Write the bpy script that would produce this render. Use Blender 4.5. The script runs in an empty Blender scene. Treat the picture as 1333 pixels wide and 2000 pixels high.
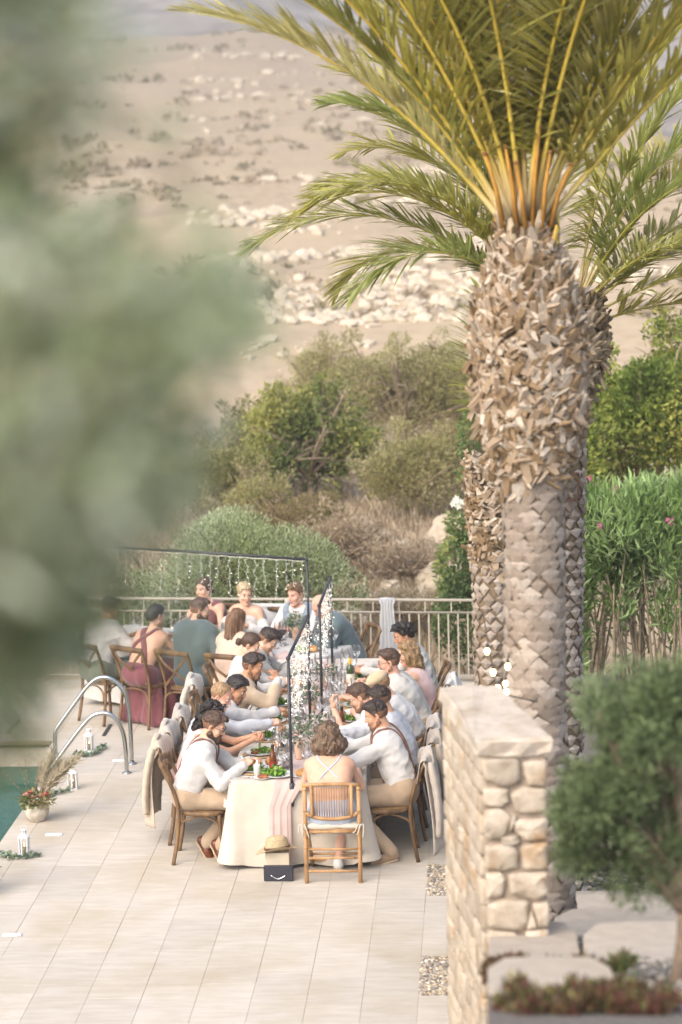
import bpy, math, random
import numpy as np
from mathutils import Vector, Matrix
R = math.radians
random.seed(7)
RNG = np.random.default_rng(11)
SC = bpy.context.scene
COL = SC.collection

# ------------------------------------------------------------------ camera, sky, sun, exposure
cd = bpy.data.cameras.new('camera'); cam = bpy.data.objects.new('camera', cd); COL.objects.link(cam)
cd.sensor_fit = 'HORIZONTAL'; cd.sensor_width = 24.0; cd.lens = 85.0
cd.clip_start = 0.05; cd.clip_end = 6000
YAW, PITCH, ROLL = R(3.44), R(8.53), 0.026
_fw = Vector((-math.sin(YAW)*math.cos(PITCH), math.cos(YAW)*math.cos(PITCH), -math.sin(PITCH)))
_rt = Vector((math.cos(YAW), math.sin(YAW), 0)); _up = _rt.cross(_fw)
_r2 = _rt*math.cos(ROLL) - _up*math.sin(ROLL); _u2 = _up*math.cos(ROLL) + _rt*math.sin(ROLL)
cam.matrix_world = Matrix(((_r2.x, _u2.x, -_fw.x, 0), (_r2.y, _u2.y, -_fw.y, 0), (_r2.z, _u2.z, -_fw.z, 6.05), (0, 0, 0, 1)))
cd.dof.use_dof = True; cd.dof.focus_distance = 20.6; cd.dof.aperture_fstop = 1.8
SC.camera = cam

SUN_EL, SUN_AZ = 42.0, 215.0         # azimuth clockwise from +Y: behind the camera, from its left
w = bpy.data.worlds.new('World'); SC.world = w; w.use_nodes = True
nt = w.node_tree; nt.nodes.clear()
sky = nt.nodes.new('ShaderNodeTexSky'); sky.sky_type = 'NISHITA'; sky.sun_disc = False
sky.sun_elevation = R(SUN_EL); sky.sun_rotation = R(SUN_AZ); sky.altitude = 50
sky.air_density = 1.0; sky.dust_density = 3.0; sky.ozone_density = 1.0
bgn = nt.nodes.new('ShaderNodeBackground'); bgn.inputs['Strength'].default_value = 0.15
wo = nt.nodes.new('ShaderNodeOutputWorld')
nt.links.new(sky.outputs[0], bgn.inputs[0]); nt.links.new(bgn.outputs[0], wo.inputs[0])
sd = bpy.data.lights.new('sun', 'SUN'); sun = bpy.data.objects.new('sun', sd); COL.objects.link(sun)
sd.energy = 1.1; sd.angle = R(70); sd.color = (1.0, 0.93, 0.83)
_d = Vector((math.sin(R(SUN_AZ))*math.cos(R(SUN_EL)), math.cos(R(SUN_AZ))*math.cos(R(SUN_EL)), math.sin(R(SUN_EL))))
sun.rotation_euler = _d.to_track_quat('Z', 'Y').to_euler()
SC.view_settings.view_transform = 'Standard'; SC.view_settings.look = 'None'
SC.view_settings.exposure = 1.56; SC.view_settings.gamma = 1.0
SC.render.engine = 'CYCLES'
SC.cycles.use_denoising = True
SC.cycles.max_bounces = 8; SC.cycles.transparent_max_bounces = 24; SC.cycles.diffuse_bounces = 3
SC.cycles.caustics_reflective = False; SC.cycles.caustics_refractive = False
SC.cycles.sample_clamp_indirect = 6

# ------------------------------------------------------------------ materials
MATS = {}
def hexc(h):
    v = [int(h[i:i+2], 16)/255 for i in (0, 2, 4)]
    return tuple(((c+0.055)/1.055)**2.4 if c > 0.04045 else c/12.92 for c in v)
def mat(name, col=(0.5, 0.5, 0.5), rough=0.7, var=0.12, scale=8.0, stretch=(1, 1, 1), bump=0.0, bscale=None, col2=None, spec=0.3,
        metal=0.0, rnd=0.0, tint=False, trans=0.0, emit=None, estr=0.0, detail=4.0, sheen=0.0, coat=0.0, alpha=1.0, mix2=None, world=False):
    if name in MATS: return MATS[name]
    if isinstance(col, str): col = hexc(col)
    if isinstance(col2, str): col2 = hexc(col2)
    m = bpy.data.materials.new(name); m.use_nodes = True; MATS[name] = m
    t = m.node_tree; b = t.nodes['Principled BSDF']; out = t.nodes['Material Output']
    N, L = t.nodes.new, t.links.new
    b.inputs['Roughness'].default_value = rough; b.inputs['Metallic'].default_value = metal
    b.inputs['Specular IOR Level'].default_value = spec
    if sheen: b.inputs['Sheen Weight'].default_value = sheen
    if coat: b.inputs['Coat Weight'].default_value = coat
    tc = N('ShaderNodeTexCoord'); mp = N('ShaderNodeMapping'); mp.inputs['Scale'].default_value = stretch
    src = N('ShaderNodeNewGeometry').outputs['Position'] if world else tc.outputs['Object']
    L(src, mp.inputs['Vector'])
    nz = N('ShaderNodeTexNoise'); nz.inputs['Scale'].default_value = scale; nz.inputs['Detail'].default_value = detail
    nz.inputs['Roughness'].default_value = 0.6
    L(mp.outputs[0], nz.inputs['Vector'])
    rp = N('ShaderNodeValToRGB'); rp.color_ramp.elements[0].position = 0.32; rp.color_ramp.elements[1].position = 0.68
    c1 = tuple(max(0, c*(1-var)) for c in col); c2 = col2 if col2 else tuple(min(1, c*(1+var)) for c in col)
    rp.color_ramp.elements[0].color = (*c1, 1); rp.color_ramp.elements[1].color = (*c2, 1)
    L(nz.outputs['Fac'], rp.inputs[0]); cur = rp.outputs[0]
    if mix2:     # larger second pattern: (colour, scale, low, high)
        c3, s3, lo, hi = mix2
        if isinstance(c3, str): c3 = hexc(c3)
        n3 = N('ShaderNodeTexNoise'); n3.inputs['Scale'].default_value = s3; n3.inputs['Detail'].default_value = 5; n3.inputs['Roughness'].default_value = 0.65
        L(src, n3.inputs['Vector'])
        r3 = N('ShaderNodeValToRGB'); r3.color_ramp.elements[0].position = lo; r3.color_ramp.elements[1].position = hi
        L(n3.outputs['Fac'], r3.inputs[0]); mx = N('ShaderNodeMix'); mx.data_type = 'RGBA'
        L(r3.outputs[0], mx.inputs[0]); L(cur, mx.inputs[6]); mx.inputs[7].default_value = (*c3, 1); cur = mx.outputs[2]
    if tint:
        at_ = N('ShaderNodeAttribute'); at_.attribute_name = 'tint'
        mx = N('ShaderNodeMix'); mx.data_type = 'RGBA'; mx.blend_type = 'MULTIPLY'; mx.inputs[0].default_value = 1
        L(cur, mx.inputs[6]); L(at_.outputs['Color'], mx.inputs[7]); cur = mx.outputs[2]
    if rnd:
        oi = N('ShaderNodeObjectInfo'); mr = N('ShaderNodeMapRange'); mr.inputs['To Min'].default_value = 1-rnd; mr.inputs['To Max'].default_value = 1+rnd*0.6
        L(oi.outputs['Random'], mr.inputs['Value']); mx = N('ShaderNodeMix'); mx.data_type = 'RGBA'; mx.blend_type = 'MULTIPLY'; mx.inputs[0].default_value = 1
        L(cur, mx.inputs[6]); L(mr.outputs[0], mx.inputs[7]); cur = mx.outputs[2]
    L(cur, b.inputs['Base Color'])
    if bump:
        nb = N('ShaderNodeTexNoise'); nb.inputs['Scale'].default_value = bscale or scale*3; nb.inputs['Detail'].default_value = 5
        L(mp.outputs[0], nb.inputs['Vector']); bp = N('ShaderNodeBump'); bp.inputs['Strength'].default_value = bump; bp.inputs['Distance'].default_value = 0.01
        L(nb.outputs['Fac'], bp.inputs['Height']); L(bp.outputs[0], b.inputs['Normal'])
    if emit:
        b.inputs['Emission Color'].default_value = (*emit, 1); b.inputs['Emission Strength'].default_value = estr
    if trans:
        tr = N('ShaderNodeBsdfTranslucent'); L(cur, tr.inputs['Color']); ms = N('ShaderNodeMixShader'); ms.inputs[0].default_value = trans
        L(b.outputs[0], ms.inputs[1]); L(tr.outputs[0], ms.inputs[2]); L(ms.outputs[0], out.inputs[0])
    if alpha < 1: b.inputs['Alpha'].default_value = alpha
    return m
def clear_glass(name, col=(1, 1, 1), refl=0.16):
    if name in MATS: return MATS[name]
    m = bpy.data.materials.new(name); m.use_nodes = True; MATS[name] = m; t = m.node_tree; t.nodes.clear(); N, L = t.nodes.new, t.links.new
    out = N('ShaderNodeOutputMaterial'); tr = N('ShaderNodeBsdfTransparent'); tr.inputs[0].default_value = (*col, 1)
    gl = N('ShaderNodeBsdfGlossy'); gl.inputs['Roughness'].default_value = 0.03
    lw = N('ShaderNodeLayerWeight'); lw.inputs['Blend'].default_value = 0.35
    mr = N('ShaderNodeMapRange'); mr.inputs['To Min'].default_value = refl*0.4; mr.inputs['To Max'].default_value = 0.75
    L(lw.outputs['Fresnel'], mr.inputs['Value']); ms = N('ShaderNodeMixShader'); L(mr.outputs[0], ms.inputs[0])
    L(tr.outputs[0], ms.inputs[1]); L(gl.outputs[0], ms.inputs[2]); L(ms.outputs[0], out.inputs[0])
    return m

# ------------------------------------------------------------------ objects
def setp(o, label=None, cat=None, group=None, kind=None):
    if label: o['label'] = label
    if cat: o['category'] = cat
    if group: o['group'] = group
    if kind: o['kind'] = kind
    return o
def thing(name, label, cat, loc=(0, 0, 0), rz=0.0, group=None):
    o = bpy.data.objects.new(name, None); COL.objects.link(o); o.location = loc; o.rotation_euler = (0, 0, rz)
    o.empty_display_size = 0.1
    return setp(o, label, cat, group)
def mesh_np(name, V, F, mats, parent=None, smooth=True, tint=None, midx=None):
    """one mesh object from numpy arrays; F is (n,3|4) or a list of such arrays"""
    V = np.asarray(V, dtype=np.float32).reshape(-1, 3)
    Fs = F if isinstance(F, list) and isinstance(F[0], np.ndarray) else [F]
    Fs = [np.asarray(f, dtype=np.int32) for f in Fs if len(f)]
    me = bpy.data.meshes.new(name); me.vertices.add(len(V)); me.vertices.foreach_set('co', V.ravel())
    nl = sum(f.size for f in Fs); npoly = sum(len(f) for f in Fs)
    me.loops.add(nl); me.polygons.add(npoly)
    me.loops.foreach_set('vertex_index', np.concatenate([f.ravel() for f in Fs]))
    tot = np.concatenate([np.full(len(f), f.shape[1], np.int32) for f in Fs]); st = np.concatenate([[0], np.cumsum(tot)[:-1]]).astype(np.int32)
    me.polygons.foreach_set('loop_start', st); me.polygons.foreach_set('loop_total', tot)
    me.polygons.foreach_set('use_smooth', np.full(npoly, bool(smooth)))
    for m in (mats if isinstance(mats, (list, tuple)) else [mats]): me.materials.append(m)
    if midx is not None: me.polygons.foreach_set('material_index', np.asarray(midx, np.int32))
    if tint is not None:
        a = me.attributes.new('tint', 'FLOAT_COLOR', 'POINT'); c = np.ones((len(V), 4), np.float32); c[:, :3] = tint if np.ndim(tint) == 2 else np.asarray(tint)[:, None]
        a.data.foreach_set('color', c.ravel())
    me.update(calc_edges=True); me.validate()
    return obj(name, me, parent)
def obj(name, me, parent=None, loc=None, rot=None):
    o = bpy.data.objects.new(name, me); COL.objects.link(o)
    if parent is not None: o.parent = parent
    if loc is not None: o.location = loc
    if rot is not None: o.rotation_euler = rot
    return o
def copy_tree(o, parent=None, label=None, loc=None, rz=None):
    c = o.copy(); COL.objects.link(c)
    if parent is not None: c.parent = parent
    if label: c['label'] = label
    if loc is not None: c.location = loc
    if rz is not None: c.rotation_euler = (0, 0, rz)
    for ch in list(o.children):
        copy_tree(ch, c)
    return c
KIDS = {}

class MB:
    """collects shapes, then becomes ONE mesh object"""
    def __init__(s): s.V = []; s.F3 = []; s.F4 = []; s.n = 0; s.m3 = []; s.m4 = []
    def add(s, V, F, m=0):
        V = np.asarray(V, float).reshape(-1, 3); s.V.append(V)
        for f in F:
            if len(f) == 3: s.F3.append([i+s.n for i in f]); s.m3.append(m)
            elif len(f) == 4: s.F4.append([i+s.n for i in f]); s.m4.append(m)
            else:
                for i in range(1, len(f)-1): s.F3.append([f[0]+s.n, f[i]+s.n, f[i+1]+s.n]); s.m3.append(m)
        s.n += len(V); return s
    def box(s, c, h, rot=None, m=0, bev=0.0):
        c = np.array(c, float); h = np.array(h, float)
        if bev <= 0:
            V = np.array([[x, y, z] for x in (-1, 1) for y in (-1, 1) for z in (-1, 1)])*h
            F = [(0, 1, 3, 2), (4, 6, 7, 5), (0, 4, 5, 1), (2, 3, 7, 6), (0, 2, 6, 4), (1, 5, 7, 3)]
        else:
            b = min(bev, *(h*0.95)); V = []; ix = {}
            for x in (-1, 1):
                for y in (-1, 1):
                    for z in (-1, 1):
                        for a in range(3):
                            p = np.array([x, y, z])*(h-b); p[a] = (x, y, z)[a]*h[a]; ix[(x, y, z, a)] = len(V); V.append(p)
            V = np.array(V); F = []
            for a in range(3):
                o1, o2 = [(1, 2), (2, 0), (0, 1)][a]
                for sg in (-1, 1):
                    q = []
                    for (p1, p2) in ((-1, -1), (1, -1), (1, 1), (-1, 1)):
                        k = [0, 0, 0]; k[a] = sg; k[o1] = p1; k[o2] = p2; q.append(ix[(*k, a)])
                    F.append(q if sg > 0 else q[::-1])
            for a in range(3):       # edges along axis a
                o1, o2 = [(1, 2), (2, 0), (0, 1)][a]
                for s1 in (-1, 1):
                    for s2 in (-1, 1):
                        def kk(e, ax):
                            k = [0, 0, 0]; k[a] = e; k[o1] = s1; k[o2] = s2; return ix[(*k, ax)]
                        q = [kk(-1, o1), kk(1, o1), kk(1, o2), kk(-1, o2)]
                        F.append(q if s1*s2 < 0 else q[::-1])
            for x in (-1, 1):
                for y in (-1, 1):
                    for z in (-1, 1):
                        q = [ix[(x, y, z, 0)], ix[(x, y, z, 1)], ix[(x, y, z, 2)]]; F.append(q if x*y*z > 0 else q[::-1])
        if rot is not None: V = V @ np.array(rot, float).T
        return s.add(V+c, F, m)
    def tube(s, pts, r, n=8, m=0, closed=False, cap=True, flat=None, up=None):
        """sweep a circle (or ellipse with flat=(a,b)) along pts; r number or list"""
        P = np.asarray(pts, float); k = len(P); rr = np.full(k, r) if np.isscalar(r) else np.asarray(r, float)
        T = np.zeros_like(P)
        if closed: T = np.roll(P, -1, 0)-np.roll(P, 1, 0)
        else: T[1:-1] = P[2:]-P[:-2]; T[0] = P[1]-P[0]; T[-1] = P[-1]-P[-2]
        T /= np.maximum(np.linalg.norm(T, axis=1, keepdims=True), 1e-9)
        u = np.array(up, float) if up is not None else (np.array([0, 0, 1.]) if abs(T[0][2]) < 0.9 else np.array([1., 0, 0]))
        V = []
        a = np.arange(n)*2*math.pi/n; fa, fb = flat if flat else (1, 1)
        for i in range(k):
            u = u - T[i]*(u@T[i]); nu = np.linalg.norm(u)
            u = u/nu if nu > 1e-6 else np.cross(T[i], [1, 0.3, 0.2]); v = np.cross(T[i], u)
            V.append(P[i] + rr[i]*(np.cos(a)[:, None]*u*fa + np.sin(a)[:, None]*v*fb))
        V = np.concatenate(V); F = []
        for i in range(k if closed else k-1):
            j = (i+1) % k
            for q in range(n):
                q2 = (q+1) % n; F.append((i*n+q, i*n+q2, j*n+q2, j*n+q))
        if cap and not closed: F.append(tuple(range(n))[::-1]); F.append(tuple((k-1)*n+q for q in range(n)))
        return s.add(V, F, m)
    def lathe(s, prof, c=(0, 0, 0), n=16, m=0, rot=None):
        V = []; F = []; a = np.arange(n)*2*math.pi/n; c = np.array(c, float)
        for (r, z) in prof: V.append(np.stack([r*np.cos(a), r*np.sin(a), np.full(n, z)], 1))
        V = np.concatenate(V)
        for i in range(len(prof)-1):
            for q in range(n):
                q2 = (q+1) % n; F.append((i*n+q, i*n+q2, (i+1)*n+q2, (i+1)*n+q))
        if rot is not None: V = V @ np.array(rot, float).T
        return s.add(V+c, F, m)
    def build(s, name, mats, parent=None, smooth=True, tint=None):
        V = np.concatenate(s.V); Fs = []; mi = []
        if s.F4: Fs.append(np.array(s.F4)); mi += s.m4
        if s.F3: Fs.append(np.array(s.F3)); mi += s.m3
        return mesh_np(name, V, Fs, mats, parent, smooth, tint, mi if any(mi) else None)
def rotm(rx=0, ry=0, rz=0):
    return np.array(Matrix.Rotation(rz, 3, 'Z') @ Matrix.Rotation(ry, 3, 'Y') @ Matrix.Rotation(rx, 3, 'X'))
def bez(*P, n=10):
    P = [np.array(p, float) for p in P]; out = []
    for i in range(n):
        t = i/(n-1); Q = P
        while len(Q) > 1: Q = [Q[j]*(1-t)+Q[j+1]*t for j in range(len(Q)-1)]
        out.append(Q[0])
    return np.array(out)
def smoothpath(P, n=6):
    """Catmull-Rom through P"""
    P = [np.array(p, float) for p in P]; P = [2*P[0]-P[1]]+P+[2*P[-1]-P[-2]]; out = []
    for i in range(1, len(P)-2):
        a, b, c, d = P[i-1:i+3]
        for t in np.linspace(0, 1, n, endpoint=(i == len(P)-3)):
            out.append(0.5*((2*b)+(c-a)*t+(2*a-5*b+4*c-d)*t*t+(3*b-a-3*c+d)*t**3))
    return np.array(out)

# ------------------------------------------------------------------ cheap smooth noise and signed-distance meshing
_nd = [RNG.normal(size=(14, 3)) for _ in range(4)]; _np = [RNG.uniform(0, 6.28, 14) for _ in range(4)]
def snoise(P, freq, seed=0):
    """sum of sines, about -1..1; P (...,3)"""
    D = _nd[seed % 4]; ph = _np[seed % 4]+seed*1.7; o = 0
    f = np.asarray(freq, float)
    Q = P*f
    for i in range(14): o = o+np.sin(Q[..., 0]*D[i, 0]+Q[..., 1]*D[i, 1]+Q[..., 2]*D[i, 2]+ph[i])
    return o/5.0
def surfnet(F, org, vox):
    nx, ny, nz = F.shape; S = F < 0; cs = (nx-1, ny-1, nz-1); nc = cs[0]*cs[1]*cs[2]
    sx = np.zeros((nc, 3)); cnt = np.zeros(nc); quads = []
    def cid(i, j, k): return (i*cs[1]+j)*cs[2]+k
    for ax in range(3):
        a = [slice(None)]*3; b = [slice(None)]*3; a[ax] = slice(0, -1); b[ax] = slice(1, None)
        A, B = F[tuple(a)], F[tuple(b)]; I = np.argwhere((A < 0) != (B < 0))
        if len(I) == 0: continue
        fa = A[I[:, 0], I[:, 1], I[:, 2]]; fb = B[I[:, 0], I[:, 1], I[:, 2]]; t = fa/(fa-fb)
        p = I.astype(float); p[:, ax] += t
        o1, o2 = (ax+1) % 3, (ax+2) % 3; ids = []
        for d1, d2 in ((-1, -1), (0, -1), (0, 0), (-1, 0)):
            J = I.copy(); J[:, o1] += d1; J[:, o2] += d2
            ok = (J[:, o1] >= 0) & (J[:, o2] >= 0) & (J[:, o1] < cs[o1]) & (J[:, o2] < cs[o2])
            c = np.where(ok, cid(J[:, 0], J[:, 1], J[:, 2]), -1); ids.append(c); v = c >= 0
            for q in range(3): sx[:, q] += np.bincount(c[v], weights=p[v, q], minlength=nc)
            cnt += np.bincount(c[v], minlength=nc)
        ids = np.stack(ids, 1); g = (ids >= 0).all(1); ids = ids[g]; neg = fa[g] < 0
        ids = np.where(neg[:, None], ids, ids[:, ::-1]); quads.append(ids)
    if not quads: return np.zeros((0, 3)), np.zeros((0, 4), int)
    Q = np.concatenate(quads); used = np.nonzero(cnt)[0]; remap = np.full(nc, -1); remap[used] = np.arange(len(used))
    V = sx[used]/cnt[used][:, None]*vox+org
    return V, remap[Q]
def rc(a, b, ra, rb=None, k=0.03, op='u'): return ('rc', np.array(a, float), np.array(b, float), ra, ra if rb is None else rb, k, op)
def el(c, r, Rm=None, k=0.03, op='u'): return ('el', np.array(c, float), np.array(r, float), Rm, None, k, op)
def bxp(c, h, Rm=None, r=0.01, k=0.01, op='u'): return ('bx', np.array(c, float), np.array(h, float), Rm, r, k, op)
def pbounds(p):
    if p[0] == 'rc':
        return np.minimum(p[1]-p[3], p[2]-p[4]), np.maximum(p[1]+p[3], p[2]+p[4])
    r = np.linalg.norm(p[2]) if p[3] is not None else p[2]
    return p[1]-r, p[1]+r
def pdist(p, X):
    if p[0] == 'rc':
        ba = p[2]-p[1]; L2 = max(ba@ba, 1e-9); pa = X-p[1]; t = np.clip((pa@ba)/L2, 0, 1)
        d = pa-t[..., None]*ba; return np.sqrt((d*d).sum(-1))-(p[3]+(p[4]-p[3])*t)
    q = X-p[1]
    if p[3] is not None: q = q@p[3]
    if p[0] == 'el':
        k0 = np.sqrt(((q/p[2])**2).sum(-1)); k1 = np.sqrt(((q/p[2]**2)**2).sum(-1)); return k0*(k0-1)/np.maximum(k1, 1e-6)
    d = np.abs(q)-(p[2]-p[4]); return np.sqrt((np.maximum(d, 0)**2).sum(-1))+np.minimum(d.max(-1), 0)-p[4]
def sdf(prims, vox, disp=None, post=None, pad=0.03):
    """mesh of a smooth union (op 'u') / difference (op 's') of simple solids"""
    U = [p for p in prims if p[6] == 'u']; lo = np.min([pbounds(p)[0] for p in U], 0)-pad; hi = np.max([pbounds(p)[1] for p in U], 0)+pad
    n = np.ceil((hi-lo)/vox).astype(int)+1; F = np.full(n, 0.2)
    ax = [lo[i]+np.arange(n[i])*vox for i in range(3)]
    for p in prims:
        k = p[5]; l, h = pbounds(p); m = k+2.5*vox+0.012
        i0 = np.maximum(np.floor((l-m-lo)/vox).astype(int), 0); i1 = np.minimum(np.ceil((h+m-lo)/vox).astype(int)+1, n)
        if (i1 <= i0).any(): continue
        sl = tuple(slice(a, b) for a, b in zip(i0, i1))
        X = np.stack(np.meshgrid(*[ax[i][i0[i]:i1[i]] for i in range(3)], indexing='ij'), -1)
        d = pdist(p, X); A = F[sl]
        if p[6] == 'u':
            hh = np.maximum(k-np.abs(A-d), 0)/max(k, 1e-6); F[sl] = np.minimum(A, d)-hh*hh*k*0.25
        else:
            d = -d; hh = np.maximum(k-np.abs(A-d), 0)/max(k, 1e-6); F[sl] = np.maximum(A, d)+hh*hh*k*0.25
    if disp is not None or post is not None:
        near = np.abs(F) < 0.06; I = np.argwhere(near); X = lo+I*vox
        v = F[near]
        if disp is not None: v = v+disp(X)
        if post is not None: v = post(X, v)
        F[near] = v
    F[0] = F[-1] = 0.1; F[:, 0] = F[:, -1] = 0.1; F[:, :, 0] = F[:, :, -1] = 0.1
    return surfnet(F, lo, vox)
def vnormals(V, F):
    N = np.zeros_like(V); a, b, c, d = (V[F[:, i]] for i in range(4)); fn = np.cross(c-a, d-b)
    for i in range(4): np.add.at(N, F[:, i], fn)
    return N/np.maximum(np.linalg.norm(N, axis=1, keepdims=True), 1e-9)
def keep(V, F, mask):
    """keep faces whose vertices all satisfy mask"""
    g = mask[F].all(1); F = F[g]; u = np.unique(F); rm = np.full(len(V), -1); rm[u] = np.arange(len(u)); return V[u], rm[F]
def join(parts):
    Vs, Fs, n = [], [], 0
    for V, F in parts:
        if len(F): Vs.append(V); Fs.append(F+n); n += len(V)
    return np.concatenate(Vs), np.concatenate(Fs)
def unit(v):
    v = np.asarray(v, float); return v/max(np.linalg.norm(v), 1e-9)
# ------------------------------------------------------------------ the lie of the land
_py = [20, 27.6, 31, 34, 36, 38, 42, 46, 50, 60, 80, 110, 160, 220, 270, 400]
_pz = [-.4, -.3, -.1, .25, .5, .6, .9, 1.5, 2.3, 2.8, 3.5, 4.6, 8.2, 13.6, 18.0, 24.0]
_rs = [-.5, -.14, -.04, 0, .03, .07, .10, .125, .14, .5]
_rp = [0, 40, 62, 92, 140, 250, 330, 395, 415, 430]       # how high the ridge stands, by direction
def hill_z(X, Y):
    X, Y = np.asarray(X, float), np.asarray(Y, float)
    s = X/np.maximum(Y, 1); top = np.interp(s, _rs, _rp)
    z = np.interp(Y, _py, _pz)
    P = np.stack([X, Y, 0*X], -1)
    z = z + 0.012*np.clip(Y-27, 0, 60)*snoise(P, 0.22, 1)*0.8 + 0.05*np.clip((Y-28)/6, 0, 1)*snoise(P, 1.3, 2)
    z = z + np.clip((Y-90)/120, 0, 1)*0.9*snoise(P, (0.09, 0.04, 1), 3)
    lim = 6.05-(top-281)*Y/4720.0
    over = z > lim
    Yc = np.where(over, 1.0, 0.0)
    return np.where(over, lim - 0.02*Y*np.clip((z-lim)/(0.02*Y+.3), 0, 3), z)
def build_land():
    ys = np.concatenate([np.linspace(27.45, 60, 66), 60*np.exp(np.linspace(0.02, math.log(380/60), 90))])
    ss = np.linspace(-.55, .55, 150); S, Yg = np.meshgrid(ss, ys); X = S*Yg
    Z = hill_z(X, Yg); V = np.stack([X, Yg, Z], -1).reshape(-1, 3)
    n = len(ss); i = np.arange((len(ys)-1)*(n-1)); r = i//(n-1); c = i % (n-1); a = r*n+c
    F = np.stack([a, a+1, a+n+1, a+n], 1)
    m = mat('dry_hillside', 'a18f78', 0.95, 0.12, 2.2, bump=0.5, bscale=9, col2='ae9c84', mix2=('ad9b80', 0.09, 0.42, 0.68), spec=0.1)
    o = mesh_np('hillside', V, F, m); setp(o, 'dry tan hillside with pale rock bands rising behind the terrace', kind='structure')
    # the far mountain across the valley
    ys = np.linspace(400, 1250, 80); ss = np.linspace(-.5, .5, 160); S, Yg = np.meshgrid(ss, ys); X = S*Yg
    P = np.stack([X, Yg, 0*X], -1)
    Z = -12 + np.interp(Yg, [400, 520, 700, 900, 1250], [-4, 4, 42, 92, 190]) + np.clip((Yg-520)/250, 0, 1)*(8*snoise(P, (0.02, .010, 1), 2)+4*snoise(P, (0.07, .03, 1), 1))
    n = len(ss); i = np.arange((len(ys)-1)*(n-1)); r = i//(n-1); c = i % (n-1); a = r*n+c
    m2 = mat('mountain_rock', 'b4a492', 0.95, 0.15, 0.06, col2='c8bcac', mix2=('766c62', 0.04, 0.46, 0.62), bump=0.6, bscale=.1, spec=0.05)
    o = mesh_np('mountain', np.stack([X, Yg, Z], -1).reshape(-1, 3), np.stack([a, a+1, a+n+1, a+n], 1), m2)
    setp(o, 'hazy grey mountain across the valley', kind='structure')
build_land()

# ground under and around the terrace, the sloping garden beside the camera
def slope_z(Y):
    return np.interp(Y, [0, 6, 8, 18.6, 19.2, 30], [4.4, 3.75, 3.08, .06, -.02, -.03])
def build_garden():
    ys = np.linspace(1.0, 27.5, 60); xs = np.linspace(-.02, 9, 40)
    Xg, Yg = np.meshgrid(xs, ys); P = np.stack([Xg, Yg, 0*Xg], -1)
    Z = slope_z(Yg) + .012*snoise(P, 4.0, 1)*np.clip((19-Yg), 0, 1) - .012
    n = len(xs); i = np.arange((len(ys)-1)*(n-1)); r = i//(n-1); c = i % (n-1); a = r*n+c
    m = mat('garden_gravel', '67605a', 0.95, 0.4, 60, col2='8c857c', bump=0.8, bscale=110, spec=0.15)
    o = mesh_np('garden_slope', np.stack([Xg, Yg, Z], -1).reshape(-1, 3), np.stack([a, a+1, a+n+1, a+n], 1), m)
    setp(o, 'gravel garden slope beside the stone wall', kind='structure')
    # upper garden bed on the camera's left that carries the olive tree
    b = MB(); b.box((-4, 0, 2.1), (3.2, 2.4, 2.1)); m3 = mat('garden_soil', '5d5142', .95, .3, 12, bump=.5)
    o = b.build('upper_garden', m3, smooth=False); setp(o, 'raised garden bed beside the viewer', kind='structure')
build_garden()

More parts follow.
